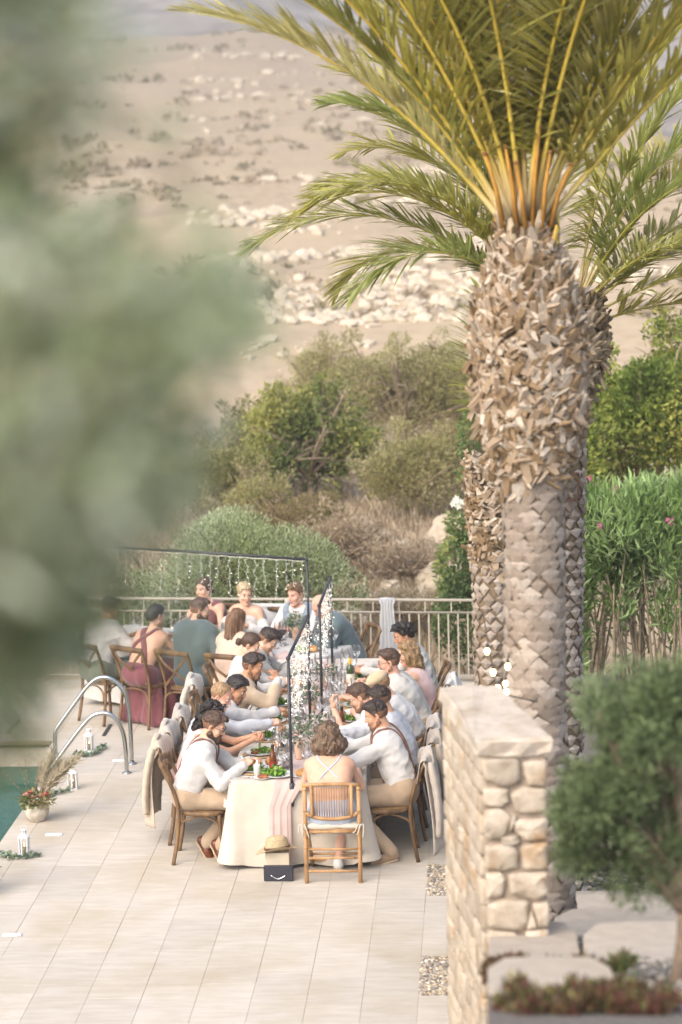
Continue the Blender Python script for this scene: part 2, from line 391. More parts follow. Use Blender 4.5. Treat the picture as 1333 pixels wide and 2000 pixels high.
# ------------------------------------------------------------------ terrace with its stone tiles, and the pool
PX, PY0, PY1 = -4.36, 14.0, 24.5      # pool edge line, pool near and far ends
def build_terrace():
    mslab = mat('terrace_grout', 'b2a798', 0.9, 0.15, 20)
    b = MB(); b.box((1.9, 18.4, -.2), (PX*-1+1.9-.02, 9.1, .185))
    b.V = []; b.F4 = []; b.m4 = []; b.n = 0
    def slab(x0, x1, y0, y1, z0=-.4, z1=-.004): b.box(((x0+x1)/2, (y0+y1)/2, (z0+z1)/2), ((x1-x0)/2, (y1-y0)/2, (z1-z0)/2))
    slab(PX+.005, -.03, 9.2, 27.45); slab(-9.5, PX+.005, PY1+.004, 27.45); slab(-9.5, PX+.005, 9.2, PY0-.004)
    slab(-.03, 3.2, 18.45, 27.45, -.4, -.05)
    base = b.build('terrace', mslab, smooth=False); setp(base, 'pale limestone terrace around the pool', kind='structure')
    tm = mat('limestone', 'b3a99b', 0.72, 0.04, 5, stretch=(.6, 3, 1), bump=0.12, bscale=60, col2='beb6aa', rnd=0.08, mix2=('a6987f', .9, .46, .8), spec=0.25, world=True)
    w = .402; meshes = {}
    def tile_mesh(L, wd):
        k = (round(L, 3), round(wd, 3))
        if k not in meshes:
            b = MB(); b.box((0, 0, -.011), (wd/2-.0011, L/2-.0008, .011), bev=.0012); o = b.build('tile', tm, smooth=False); me = o.data; bpy.data.objects.remove(o); meshes[k] = me
        return meshes[k]
    x8 = -.535; spots = []
    rr = random.Random(3)
    Ls = (.5, .62, .8, .95)
    for k in range(-1, 23):
        xc = x8 - w*(k+.5) if k >= 0 else x8+w*.5
        if k == -1:
            for (ya, yb) in ((9.3, 16.72), (17.57, 19.07), (19.92, 21.42), (22.27, 23.77), (24.6, 27.4)):
                n = max(1, round((yb-ya)/.75)); L = (yb-ya)/n
                for i in range(n): spots.append((xc, ya+(i+.5)*L, L, w))
            continue
        y = 9.3 + rr.random()*.5
        while y < 27.4:
            L = rr.choice(Ls); L = min(L, 27.44-y)
            if L < .1: break
            xl, xr = xc-w/2, xc+w/2
            inpool = PY0-.3 < y+L/2 < PY1
            if xr <= PX+.02 and inpool: y += L; continue
            if xl < PX and xr > PX and inpool:      # the coping tile is cut at the pool edge
                spots.append(((PX-.02+xr)/2, y+L/2, L, xr-PX+.02))
            else:
                spots.append((xc, y+L/2, L, w))
            y += L
    vis = []
    for s in spots:
        X, Y, L, wd = s; sx = X+.06*Y-.0; d = Y
        inview = (15.3 < Y < 27.5) and (-.205*Y < X < .02)
        vis.append((inview, -Y, s))
    vis.sort(key=lambda t: (not t[0], t[1] if not t[0] else -t[1]))
    rest = MB()
    for i, (iv, _, (X, Y, L, wd)) in enumerate(vis):
        dz = rr.uniform(-.0012, .0012)
        if i < 300:
            o = obj('tile', tile_mesh(L, wd), base, (X, Y, dz))
        else:
            rest.box((X, Y, -.011+dz), (wd/2-.0018, L/2-.0018, .011), bev=.0022)
    if rest.n: setp(rest.build('tile_field', tm, base, smooth=False), kind='stuff')
    # three flush white lights set in the tiles, two drain slots
    wm = mat('white_plate', 'e9e9ea', .45, .02, 5)
    dm = mat('dark_slot', '3a3a38', .7, .1, 5)
    for (x, y, lab) in ((-3.93, 20.95, 'white rectangular deck plate near the flower bowl'), (-3.77, 18.13, 'white rectangular deck plate nearest the viewer'), (-3.72, 23.6, 'white rectangular deck plate by the ladder feet')):
        b = MB(); b.box((0, 0, .004), (.075, .032, .004), bev=.002); o = b.build('deck_plate', wm); o.location = (x, y, .001); setp(o, lab, 'plate', 'white deck plates in the tiles')
        b = MB(); b.box((0, 0, .0086), (.06, .003, .0006)); b.build('slot', mat('plate_seam', 'c9c9c9', .6), o, smooth=False)
    for (x, y, L, lab) in ((-4.05, 24.9, .5, 'short dark drain slot behind the far lantern'), (-5.1, 25.1, .6, 'short dark drain slot near the pool corner')):
        b = MB(); b.box((0, 0, .003), (.02, L/2, .003)); o = b.build('drain_slot', dm, smooth=False); o.location = (x, y, .0015); setp(o, lab, 'drain')
    return base
terrace = build_terrace()
def build_pool():
    sm = mat('pool_stone', 'b09f7e', .85, .15, 30, bump=.5, bscale=90, col2='c2b497')
    tl = mat('pool_lining', '4d7f7c', .6, .12, 3, col2='5e908a')
    b = MB()
    x0 = -9.4
    b.box((PX+.16, (PY0+PY1)/2, -.75), (.155, (PY1-PY0)/2+.3, .73)); b.build('pool_wall', sm, smooth=False)['kind'] = 'structure'
    b = MB(); b.box(((x0+PX)/2, PY1+.16, -.75), ((PX-x0)/2, .155, .735)); o = b.build('pool_wall', sm, smooth=False); o['kind'] = 'structure'
    b = MB(); b.tube([(x0, PY1-.012, -.035), (PX-.01, PY1-.012, -.035)], .03, 10); o = b.build('pool_coping', mat('coping_stone', '9d8f76', .9, .2, 40, bump=.6), smooth=True); o['kind'] = 'structure'
    b = MB(); b.box(((x0+PX)/2, (PY0+PY1)/2, -1.65), ((PX-x0)/2, (PY1-PY0)/2, .02)); o = b.build('pool_floor', tl, smooth=False); o['kind'] = 'structure'
    b = MB(); b.box(((x0+PX)/2, 24.0, -.75), ((PX-x0)/2-.01, .49, .43)); o = b.build('pool_step', sm, smooth=False); o['kind'] = 'structure'
    b = MB(); b.box((PX-.006, (PY0+23.4)/2, -1.0), (.004, (23.4-PY0)/2, .65)); b.box((x0+.02, (PY0+PY1)/2, -.9), (.02, (PY1-PY0)/2, .7)); b.box(((x0+PX)/2, PY0+.02, -.9), ((PX-x0)/2, .02, .7))
    o = b.build('pool_side', tl, smooth=False); o['kind'] = 'structure'
    m = bpy.data.materials.new('pool_water'); m.use_nodes = True; t = m.node_tree; p = t.nodes['Principled BSDF']
    N, L = t.nodes.new, t.links.new
    p.inputs['Base Color'].default_value = (.02, .10, .09, 1); p.inputs['Roughness'].default_value = .03; p.inputs['Specular IOR Level'].default_value = .5
    tr = N('ShaderNodeBsdfTransparent'); tr.inputs[0].default_value = (.42, .70, .64, 1); ms = N('ShaderNodeMixShader'); ms.inputs[0].default_value = .5
    L(p.outputs[0], ms.inputs[1]); L(tr.outputs[0], ms.inputs[2]); L(ms.outputs[0], t.nodes['Material Output'].inputs[0])
    tc = N('ShaderNodeTexCoord'); nz = N('ShaderNodeTexNoise'); nz.inputs['Scale'].default_value = 7; nz.inputs['Detail'].default_value = 3
    mp = N('ShaderNodeMapping'); mp.inputs['Scale'].default_value = (1, .6, 1); L(tc.outputs['Object'], mp.inputs[0]); L(mp.outputs[0], nz.inputs['Vector'])
    bp = N('ShaderNodeBump'); bp.inputs['Strength'].default_value = .25; bp.inputs['Distance'].default_value = .03; L(nz.outputs['Fac'], bp.inputs['Height']); L(bp.outputs[0], p.inputs['Normal'])
    V = [[x0, PY0, -.28], [PX-.001, PY0, -.28], [PX-.001, PY1, -.28], [x0, PY1, -.28]]
    o = mesh_np('water', V, [[0, 1, 2, 3]], m); setp(o, 'still teal pool water', kind='structure')
build_pool()

# ------------------------------------------------------------------ gravel beds
def pebbles(name, boxes, n, r0, r1, zf, cols, seed=1, parent=None):
    g = np.random.default_rng(seed); t = (1+5**.5)/2
    I = np.array([[-1, t, 0], [1, t, 0], [-1, -t, 0], [1, -t, 0], [0, -1, t], [0, 1, t], [0, -1, -t], [0, 1, -t], [t, 0, -1], [t, 0, 1], [-t, 0, -1], [-t, 0, 1]])/1.9
    T = np.array([[0, 11, 5], [0, 5, 1], [0, 1, 7], [0, 7, 10], [0, 10, 11], [1, 5, 9], [5, 11, 4], [11, 10, 2], [10, 7, 6], [7, 1, 8], [3, 9, 4], [3, 4, 2], [3, 2, 6], [3, 6, 8], [3, 8, 9], [4, 9, 5], [2, 4, 11], [6, 2, 10], [8, 6, 7], [9, 8, 1]])
    ar = np.array([(b[1]-b[0])*(b[3]-b[2]) for b in boxes]); k = g.choice(len(boxes), n, p=ar/ar.sum())
    B = np.array(boxes)[k]; X = B[:, 0]+g.random(n)*(B[:, 1]-B[:, 0]); Y = B[:, 2]+g.random(n)*(B[:, 3]-B[:, 2])
    r = r0+(r1-r0)*g.random(n)**2; Z = zf(X, Y)+r*.2
    a = g.random(n)*6.28; sc = np.stack([r*(1+.4*g.random(n)), r, r*(.5+.3*g.random(n))], 1)
    P = I[None]*sc[:, None]*(1+.25*(g.random((n, 12, 1))-.5)); c, s_ = np.cos(a)[:, None], np.sin(a)[:, None]
    P = np.stack([P[..., 0]*c-P[..., 1]*s_, P[..., 0]*s_+P[..., 1]*c, P[..., 2]], -1)+np.stack([X, Y, Z], -1)[:, None]
    F = (T[None]+12*np.arange(n)[:, None, None]).reshape(-1, 3)
    tint = np.repeat(np.array(cols)[g.integers(0, len(cols), n)], 12, 0)
    return mesh_np(name, P.reshape(-1, 3), F, mat('pebble', (.85, .85, .85), .8, .15, 30, tint=True), parent, True, tint)
PC = [hexc(c) for c in ('a89a85', 'c4b79f', '8c8478', '9c8f88', 'cfc6b4', '7a746c', 'b7a284')]
o = pebbles('gravel', [(-.53, .0, 19.07, 19.92), (-.53, .0, 16.72, 17.57), (-.53, 0, 21.42, 22.27), (-.53, 0, 23.77, 24.6)], 5200, .009, .02, lambda X, Y: -.003+0*X, PC, 2)
setp(o, 'loose gravel in rectangles set in the terrace edge', kind='stuff')
o = pebbles('gravel', [(.1, 2.6, 18.95, 22.5)], 5000, .012, .03, lambda X, Y: slope_z(Y), PC, 3)
setp(o, 'loose gravel bed below the palms', kind='stuff')
o = pebbles('gravel', [(.3, 2.6, 9.0, 18.3)], 4800, .008, .022, lambda X, Y: slope_z(Y), [hexc(c) for c in ('8f887c', '7d776d', '9d968a', 'a8a094')], 4)
setp(o, 'grey gravel between the garden slabs', kind='stuff')

# ------------------------------------------------------------------ stepping slabs
def slab_thing(x0, x1, ya, yb, lab, seed):
    z = float(slope_z((ya+yb)/2))+.05; b = MB(); r = random.Random(seed)
    n = 14; L = x1-x0; W = yb-ya; top = []
    for i in range(n):
        a = 2*math.pi*i/n; q = 4.5; c, s_ = math.cos(a), math.sin(a)
        rr = 1/((abs(c)**q+abs(s_)**q)**(1/q)); top.append((L/2*c*rr*(1+r.uniform(-.03, .02)), W/2*s_*rr*(1+r.uniform(-.05, .03))))
    V = [(x*.985, y*.985, .0) for x, y in top]+[(x, y, -.015) for x, y in top]+[(x, y, -.16) for x, y in top]
    F = [tuple(range(n))]+[(i, n+i, n+(i+1) % n, (i+1) % n) for i in range(n)]+[(n+i, 2*n+i, 2*n+(i+1) % n, n+(i+1) % n) for i in range(n)]
    b.add(V, F); o = b.build('stepping_slab', mat('slab_stone', 'a59a8c', .85, .1, 8, bump=.3, bscale=40, rnd=.1), smooth=False); o.location = ((x0+x1)/2, (ya+yb)/2, z)
    tilt = math.atan2(float(slope_z(yb)-slope_z(ya)), yb-ya)*.35; o.rotation_euler = (tilt, 0, 0)
    setp(o, lab, 'slab', 'stone slabs stepping down the garden')
slab_thing(.28, 1.7, 17.6, 18.45, 'farthest pale stone slab at the foot of the palm', 1)
slab_thing(.27, 1.75, 15.5, 16.7, 'second stone slab from the terrace', 2)
slab_thing(.38, 1.3, 13.4, 14.4, 'third stone slab, long and narrow in the gravel', 3)
slab_thing(-.02, .44, 11.25, 12.35, 'pale stone slab at the foot of the stone wall', 4)
slab_thing(.455, 1.1, 10.95, 12.1, 'stone slab right of the succulents, by the bush trunk', 5)
slab_thing(-.02, .48, 8.9, 9.62, 'nearest stone slab between the two rows of succulents', 6)
b = MB(); b.box((1.2, 18.72, -.02), (1.2, .2, .03), bev=.004); o = b.build('paving_strip', MATS['limestone'], terrace)

# ------------------------------------------------------------------ dry stone wall at right
def stone_mesh(outline, depth, bulge, seed, frame):
    """closed rounded stone: outline in (u, v), frame maps (u, v, w) to world"""
    r = random.Random(seed); P = np.array(outline, float); c = P.mean(0); pts = []
    k = len(P)
    for i in range(k):           # rounded corners
        a, bb, d = P[i-1], P[i], P[(i+1) % k]
        pts += [bb+(a-bb)*.13, bb+((a-bb)+(d-bb))*r.uniform(.02, .05), bb+(d-bb)*.13]
    pts = np.array(pts); n = len(pts); V = []
    for (sc, dp) in ((1.0, -depth), (1.0, 0), (.955, bulge*.6), (.7, bulge*.85)):
        for p in pts:
            q = c+(p-c)*sc; V.append((*q, dp+(r.uniform(-.28, .28)*bulge if dp > 0 else 0)))
    V.append((*c, bulge)); F = []
    for ring in range(3):
        for i in range(n): j = (i+1) % n; F.append((ring*n+i, ring*n+j, (ring+1)*n+j, (ring+1)*n+i))
    for i in range(n): F.append((3*n+i, 3*n+(i+1) % n, 4*n))
    V = np.array([frame(*v) for v in V]); return V, F
def build_wall():
    t = thing('stone_wall', 'tall blurred dry stone wall with a flat coping, right of the terrace', 'wall', (-.04, 12.0, 0))
    sm = mat('wall_stone', 'ab9c88', .9, .12, 9, bump=.6, bscale=30, col2='bfb2a0', rnd=.2, spec=.15, mix2=('9c8262', 5, .52, .7))
    mm = mat('wall_mortar', 'a09080', .95, .2, 20, bump=.5)
    # core in plan: near-left (0,0), near-right (.34,0), far-right (.06,1.2), far-left (-.21,1.2)
    pl = [(0.012, .012), (.325, .012), (.05, 1.19), (-.205, 1.19)]
    V = [(x, y, z) for z in (-.1, 3.03) for x, y in pl]; F = [(3, 2, 1, 0), (4, 5, 6, 7)]+[(i, (i+1) % 4, 4+(i+1) % 4, 4+i) for i in range(4)]
    b = MB(); b.add(V, F); b.build('core', mm, t, smooth=False)
    # coping slab
    b = MB(); pl2 = [(-.02, -.015), (.36, -.015), (.09, 1.22), (-.23, 1.22)]
    Vc, n = [], 0
    for z, s in ((2.985, .99), (3.0, 1.0), (3.062, 1.0), (3.075, .975)):
        for i in range(4):
            for q in range(5):
                p = np.array(pl2[i])*(1-q/5)+np.array(pl2[(i+1) % 4])*q/5; cc = np.array([.05, .6]); p = cc+(p-cc)*s
                Vc.append((p[0]+random.uniform(-.014, .010), p[1]+random.uniform(-.014, .012), z+random.uniform(-.010, .006)))
    N = 20; F = [tuple(range(N))[::-1], tuple(3*N+i for i in range(N))]
    for r_ in range(3): F += [(r_*N+i, r_*N+(i+1) % N, (r_+1)*N+(i+1) % N, (r_+1)*N+i) for i in range(N)]
    b.add(Vc, F); b.build('coping', mat('coping_pale', 'b0a392', .9, .12, 7, bump=.6, bscale=24, col2='beb2a4', mix2=('9a8a74', 4, .52, .75)), t, smooth=False)
    # end face stones, (u across .34, v down 1.1 from the coping)
    zoom = [[(335, 378), (545, 372), (552, 500), (440, 518), (338, 480)], [(562, 395), (700, 385), (700, 520), (590, 512)], [(338, 525), (480, 530), (486, 600), (440, 622), (338, 612)],
            [(490, 560), (560, 520), (700, 530), (700, 655), (520, 650)], [(340, 640), (430, 625), (500, 670), (460, 780), (370, 795), (340, 770)], [(520, 690), (700, 680), (700, 795), (580, 798), (505, 740)],
            [(435, 775), (530, 765), (545, 800), (490, 828), (440, 815)], [(342, 820), (500, 815), (538, 860), (530, 935), (430, 955), (342, 940)], [(545, 820), (700, 800), (700, 948), (555, 940)],
            [(345, 965), (430, 955), (455, 990), (445, 1080), (350, 1095)], [(475, 965), (700, 955), (700, 1070), (640, 1105), (480, 1070)], [(350, 1130), (440, 1095), (590, 1110), (585, 1230), (540, 1262), (352, 1240)],
            [(605, 1120), (700, 1110), (700, 1240), (640, 1250)], [(600, 1150), (640, 1245), (580, 1255), (575, 1240)], [(352, 1262), (500, 1265), (535, 1300), (545, 1400), (420, 1425), (355, 1415)],
            [(565, 1262), (700, 1250), (702, 1405), (590, 1415), (560, 1380)], [(500, 660), (525, 672), (505, 735), (480, 750)], [(355, 1440), (700, 1430), (700, 1560), (355, 1580)], [(355, 1600), (520, 1590), (520, 1740), (355, 1760)], [(530, 1585), (700, 1580), (700, 1750), (535, 1745)]]
    fr = lambda u, v, w: (u, -w, v)
    for i, z in enumerate(zoom):
        ol = [((x-330)/370*.335, 3.0-(y-340)/1080*1.11) for x, y in z][::-1]
        V, F = stone_mesh(ol, .03, .026, i, fr); b = MB(); b.add(V, F); b.build('stone', sm, t)
    # left face: rough small coursed stones, seen at a grazing angle
    a = np.array([0., 0.]); d = np.array([-.21, 1.2]); Lw = np.linalg.norm(d); d /= Lw; nrm = np.array([-d[1], d[0]])
    fr2 = lambda u, v, w: (*(a+d*(Lw-u)+nrm*w), v)
    r = random.Random(5); z = 3.0; i = 100
    while z > .9:
        h = r.uniform(.07, .17); u = 0
        while u < Lw-.02:
            wd = min(r.uniform(.10, .32), Lw-u)
            if Lw-u-wd < .06: wd = Lw-u
            j = lambda s=.012: r.uniform(-s, s)
            ol = [(u+.006, z-h+.006+j()), (u+wd-.006+j(.004), z-h+.006+j()), (u+wd-.006+j(.004), z-.004+j()), (u+wd*.5, z+j()), (u+.006, z-.004+j())]
            V, F = stone_mesh(ol, .03, r.uniform(.006, .016), i, fr2); b = MB(); b.add(V, F); b.build('stone', sm, t); i += 1
            u += wd
        z -= h
    return t
build_wall()

# ------------------------------------------------------------------ metal fence at the far edge of the terrace
def build_fence():
    A = np.array([-.1, 27.05]); B = np.array([-6.6, 27.75]); L = np.linalg.norm(B-A); t = thing('metal_fence', 'pale grey metal railing along the far edge of the terrace', 'fence', (A[0], A[1], 0), math.atan2(B[1]-A[1], B[0]-A[0]))
    m = mat('painted_metal', 'b0a695', .5, .05, 10)
    b = MB(); b.box((L/2, 0, .945), (L/2, .02, .014), bev=.004); b.build('top_rail', m, t)
    b = MB(); b.box((L/2, 0, .80), (L/2, .012, .011)); b.build('middle_rail', m, t)
    b = MB(); b.box((L/2, 0, .03), (L/2, .014, .012)); b.build('bottom_rail', m, t)
    x = .0; k = 0; bm = None
    for px in (0, 2.2, 4.4, 6.52):
        b = MB(); b.box((px+.0, .0, .48), (.026, .026, .48), bev=.004); b.build('post', m, t)
    while x < L-.15:
        x += .112; k += 1
        if bm is None:
            b = MB(); b.box((0, 0, .42), (.0085, .0085, .378)); o = b.build('baluster', m, t, smooth=False); bm = o.data
        else: o = obj('baluster', bm, t)
        o.location = (x, .001, 0)
    b = MB(); b.box((0, 0, .872), (.007, .007, .062)); o = b.build('upper_baluster', m, t, smooth=False); o.location = (.3, .001, 0); um = o.data
    for q in range(2, 22): obj('upper_baluster', um, t, (q*.30, .001, 0))
build_fence()
# ------------------------------------------------------------------ vegetation
def leaf_arrays(P, A, L, W, g, fold=.25, droop=0.0):
    """folded leaf blades: base P, axis A, length L, width W -> vertices, triangles"""
    n = len(P); Rn = g.normal(size=(n, 3)); S = np.cross(A, Rn); S /= np.maximum(np.linalg.norm(S, axis=1, keepdims=True), 1e-6)
    U = np.cross(S, A); L = L[:, None]; W = W[:, None]
    mid = P+A*L*.48; V = np.stack([P, mid+S*W*.5+U*W*fold, P+A*L-U*L*droop, mid-S*W*.5+U*W*fold], 1)
    F = np.array([[0, 1, 2], [0, 2, 3]])[None]+4*np.arange(n)[:, None, None]
    return V.reshape(-1, 3), F.reshape(-1, 3)
def blob_points(blobs, n, g, shell=.55, clump=None, thr=-.2):
    C = np.array([b[0] for b in blobs], float); Rr = np.array([b[1] for b in blobs], float)
    wv = Rr.prod(1)**(2/3.); P, D = [], []; got = 0
    for _ in range(12):
        m = int(n*1.6); k = g.choice(len(blobs), m, p=wv/wv.sum()); d = g.normal(size=(m, 3)); d /= np.linalg.norm(d, axis=1, keepdims=True)
        rad = shell+(1-shell)*g.random(m)**.6; rad = np.where(g.random(m) < .18, g.random(m)**.4, rad)
        p = C[k]+d*Rr[k]*rad[:, None]
        if clump: ok = snoise(p, clump, 3)+.35*g.normal(size=m) > thr; p, d = p[ok], d[ok]
        P.append(p); D.append(d); got += len(p)
        if got >= n: break
    return np.concatenate(P)[:n], np.concatenate(D)[:n]
def foliage(name, blobs, n, L, W, cols, mname, parent=None, seed=0, out=.6, up=.3, rnd=.7, shell=.55, clump=None, thr=-.2, trans=.42, zmin=None, rough=.55, droop=0.0):
    g = np.random.default_rng(seed); P, D = blob_points(blobs, n, g, shell, clump, thr)
    if zmin is not None: k = P[:, 2] > zmin; P, D = P[k], D[k]
    n = len(P); A = D*out+np.array([0, 0, up])+g.normal(size=(n, 3))*rnd; A /= np.linalg.norm(A, axis=1, keepdims=True)
    V, F = leaf_arrays(P, A, L*(.6+.7*g.random(n)), W*(.7+.6*g.random(n)), g, droop=droop)
    cols = np.array([hexc(c) if isinstance(c, str) else c for c in cols]); patch = (snoise(P, 1.9, 2)+1)*.5*(len(cols)-.01)
    ix = np.clip((patch+g.normal(size=n)*.9).astype(int), 0, len(cols)-1)
    t = cols[ix]*(0.75+.5*g.random((n, 1)))
    m = mat(mname, (1, 1, 1), rough, .08, 3, tint=True, trans=trans, spec=.25)
    return mesh_np(name, V, F, m, parent, False, np.repeat(t, 4, 0))
def branches(parent, base, blobs, seed, r0=.05, mname='bark_grey', col='6b5c4b', n=None, name='branch', twigs=0):
    r = random.Random(seed); m = mat(mname, col, .9, .3, 14, bump=.6, bscale=40)
    b = MB(); base = np.array(base, float)
    top = np.mean([x[0] for x in blobs], 0); mid = base+(top-base)*.35+np.array([r.uniform(-.1, .1), r.uniform(-.1, .1), 0])
    tb = MB(); tb.tube(bez(base-np.array([0, 0, .1]), base+(mid-base)*.6+np.array([r.uniform(-.05, .05), 0, 0]), mid, n=7), np.linspace(r0, r0*.75, 7), 9)
    tb.build('trunk', m, parent)
    for c, rad in blobs[:n]:
        c = np.array(c); e = c+np.array([r.uniform(-.3, .3), r.uniform(-.3, .3), .2])*np.array(rad)
        b.tube(bez(mid, mid+(e-mid)*.4+np.array([r.uniform(-.12, .12), r.uniform(-.12, .12), .06]), e, n=7), np.linspace(r0*.6, r0*.16, 7), 6)
        for q in range(twigs):
            s_ = mid+(e-mid)*r.uniform(.35, .9); d = np.array([r.gauss(0, 1), r.gauss(0, 1), r.gauss(.5, .6)])*np.array(rad)*.75
            b.tube(bez(s_, s_+d*.5+np.array([0, 0, .04]), s_+d, n=5), np.linspace(r0*.22, r0*.06, 5), 5)
    b.build(name, m, parent)

# --- olive shrub just behind the fence
def dome(c, rx, ry, rz, k, seed, s=.5):
    r = random.Random(seed); out = [(c, (rx*.78, ry*.78, rz*.8))]
    for i in range(k):
        a = r.uniform(0, 6.28); e = r.uniform(-.3, 1.1); q = .62
        out.append(((c[0]+rx*q*math.cos(a)*math.cos(e), c[1]+ry*q*math.sin(a)*math.cos(e), c[2]+rz*q*math.sin(e)), (rx*s*r.uniform(.7, 1.1), ry*s*r.uniform(.7, 1.1), rz*s*r.uniform(.7, 1.1))))
    return out
t = thing('olive_bush', 'rounded grey-green olive bush behind the railing and the head table', 'bush', (-3.0, 29.4, -.25))
bl = dome((.04, .0, .78), 1.42, .95, 1.22, 18, 4, .42); bl += dome((-1.3, .2, .4), .8, .7, .95, 6, 5)
foliage('foliage', bl, 60000, .055, .016, ['7e8a58', '8e9a68', 'a0ac7c', 'b2bc92', '6c784a', 'bec8a2'], 'olive_leaf', t, 3, out=.55, up=.7, rnd=.45, shell=.72, zmin=-.2)
branches(t, (0, 0, .05), bl, 2, .07, twigs=2)
# --- scrub trees on the slope behind
def scrub(name, lab, cat, c, rx, ry, rz, n, L, W, cols, mname, seed, group=None, k=10, gz=None, tw=2, bcol='8a7a66', **kw):
    z0 = float(hill_z(c[0], c[1])) if gz is None else gz; t = thing(name, lab, cat, (c[0], c[1], z0), 0, group)
    bl = dome((0, 0, c[2]-z0), rx, ry, rz, k, seed, .45); rs = random.Random(seed*7)
    for _ in range(9): a = rs.uniform(0, 6.28); e = rs.uniform(-.1, 1.4); q = rs.uniform(.98, 1.22); bl.append(((rx*q*math.cos(a)*math.cos(e), ry*q*math.sin(a)*math.cos(e), c[2]-z0+rz*q*math.sin(e)), (rx*.13, ry*.13, rz*rs.uniform(.12, .24))))
    foliage('foliage', bl, n, L, W, cols, mname, t, seed, **kw)
    branches(t, (0, 0, 0), bl, seed, max(.025, rx*.05), 'twig_'+bcol, bcol, twigs=tw); return t
OL = ['94905e', 'a49e6a', 'b2aa78', '868254', 'bcb486']
scrub('carob_bush', 'dark green tangled bush left of the pale shrubs on the slope', 'bush', (-2.75, 37.5, 1.45), 1.15, .9, .95, 9500, .095, .05, ['57643a', '677541', '7b854a', '8c8f53', 'a9a75f'], 'carob_leaf', 11, clump=3.2, thr=.1, tw=7, k=16, shell=.3)
scrub('pale_shrub', 'large pale olive-coloured shrub in the middle of the slope', 'bush', (-1.35, 41, 1.75), 1.5, 1.0, 1.15, 24000, .075, .022, OL, 'scrub_leaf', 12, clump=2.4, thr=-.3, tw=5, up=.5)
scrub('pale_shrub', 'lower pale shrub between the rocks and the large shrub', 'bush', (-1.0, 36.3, 1.12), .95, .7, .72, 12000, .07, .02, OL, 'scrub_leaf', 13, clump=3, thr=-.35, tw=3, up=.55)
scrub('pale_shrub', 'yellow-green shrub half hidden by the foreground leaves', 'bush', (-3.75, 38.8, 1.2), .75, .7, .8, 7000, .075, .03, ['77783f', '87854a', '98935a', '6a6d3a'], 'scrub_leaf', 14, clump=3, thr=-.2, tw=4)
scrub('pale_shrub', 'small pale shrub above the olive bush', 'bush', (-3.3, 34.5, .95), .62, .55, .55, 5000, .06, .02, OL, 'scrub_leaf', 15, clump=3, thr=-.3, tw=3)
scrub('pale_shrub', 'thin dry shrub right of the rocks, beside the palm', 'bush', (-.35, 37.5, 1.25), .75, .7, .6, 5200, .07, .02, ['8a7a52', '98875e', 'a5956c', '7d7048'], 'scrub_leaf', 16, clump=3, thr=-.1, tw=4)
scrub('dry_bush', 'tan dry bush at the foot of the dark bush', 'bush', (-2.0, 33.0, .55), .8, .6, .55, 4200, .07, .016, ['a8957a', 'b6a388', 'c4b298', '938266'], 'dry_leaf', 17, clump=3, thr=0, tw=5, rough=.8)
scrub('dry_bush', 'tan dry bush beside the pale boulder', 'bush', (-.95, 32.6, .35), .7, .6, .5, 3600, .07, .016, ['aa9880', 'b8a68e', 'c6b49c', '96856c'], 'dry_leaf', 18, clump=3, thr=0, tw=5, rough=.8)
scrub('dry_bush', 'low dry bush just beyond the railing', 'bush', (-1.0, 30.3, .15), .8, .5, .42, 3600, .07, .014, ['a4957a', 'b2a388', '938a66', '8c8a62'], 'dry_leaf', 19, clump=3, thr=0, tw=4, rough=.8)
GR = ['657732', '79873c', '8d9947', 'a3a753', '51632b', 'b7b55d']
scrub('carob_tree', 'dense carob tree behind the oleander hedge', 'tree', (2.15, 33, 2.25), 1.15, .9, 1.15, 15000, .085, .05, GR, 'carob_tree_leaf', 21, gz=.0, clump=2.5, thr=-.35, tw=3, k=14)
scrub('carob_tree', 'yellower carob tree at the right edge of the view', 'tree', (3.3, 34, 2.5), 1.1, .9, 1.25, 12000, .085, .05, ['67742f', '7a8139', '8f9146', 'a39c50', '55652a'], 'carob_tree_leaf', 22, gz=.0, clump=2.5, thr=-.35, tw=3, k=12)
scrub('carob_tree', 'carob tree half hidden by the palm trunk', 'tree', (1.15, 32, 1.75), .8, .8, .95, 8000, .08, .045, GR, 'carob_tree_leaf', 23, gz=.0, clump=2.5, thr=-.3, tw=3)
scrub('pale_shrub', 'wispy yellow-green shrub left of the dark bush', 'bush', (-4.1, 36.5, 1.0), .8, .7, .7, 7000, .07, .024, ['84844c', '94925a', 'a39f68', '757640'], 'scrub_leaf', 24, clump=3, thr=-.2, tw=4)
scrub('pale_shrub', 'pale shrub filling the gap above the dark bush', 'bush', (-2.6, 43, 1.9), 1.0, .8, .8, 8000, .07, .022, OL, 'scrub_leaf', 25, clump=3, thr=-.2, tw=5)
scrub('pale_shrub', 'grey-green shrub beside the palm trunk above the thin dry shrub', 'bush', (-.35, 42, 1.7), .9, .8, .85, 8000, .07, .022, OL, 'scrub_leaf', 26, clump=3, thr=-.25, tw=5)
scrub('dry_bush', 'tan brush between the dark bush and the olive bush', 'bush', (-2.7, 34.0, .75), .9, .6, .5, 5000, .07, .018, ['8f8058', '9d8d64', '7b7048', '85854e'], 'dry_leaf', 27, clump=3, thr=-.1, tw=5, rough=.8)
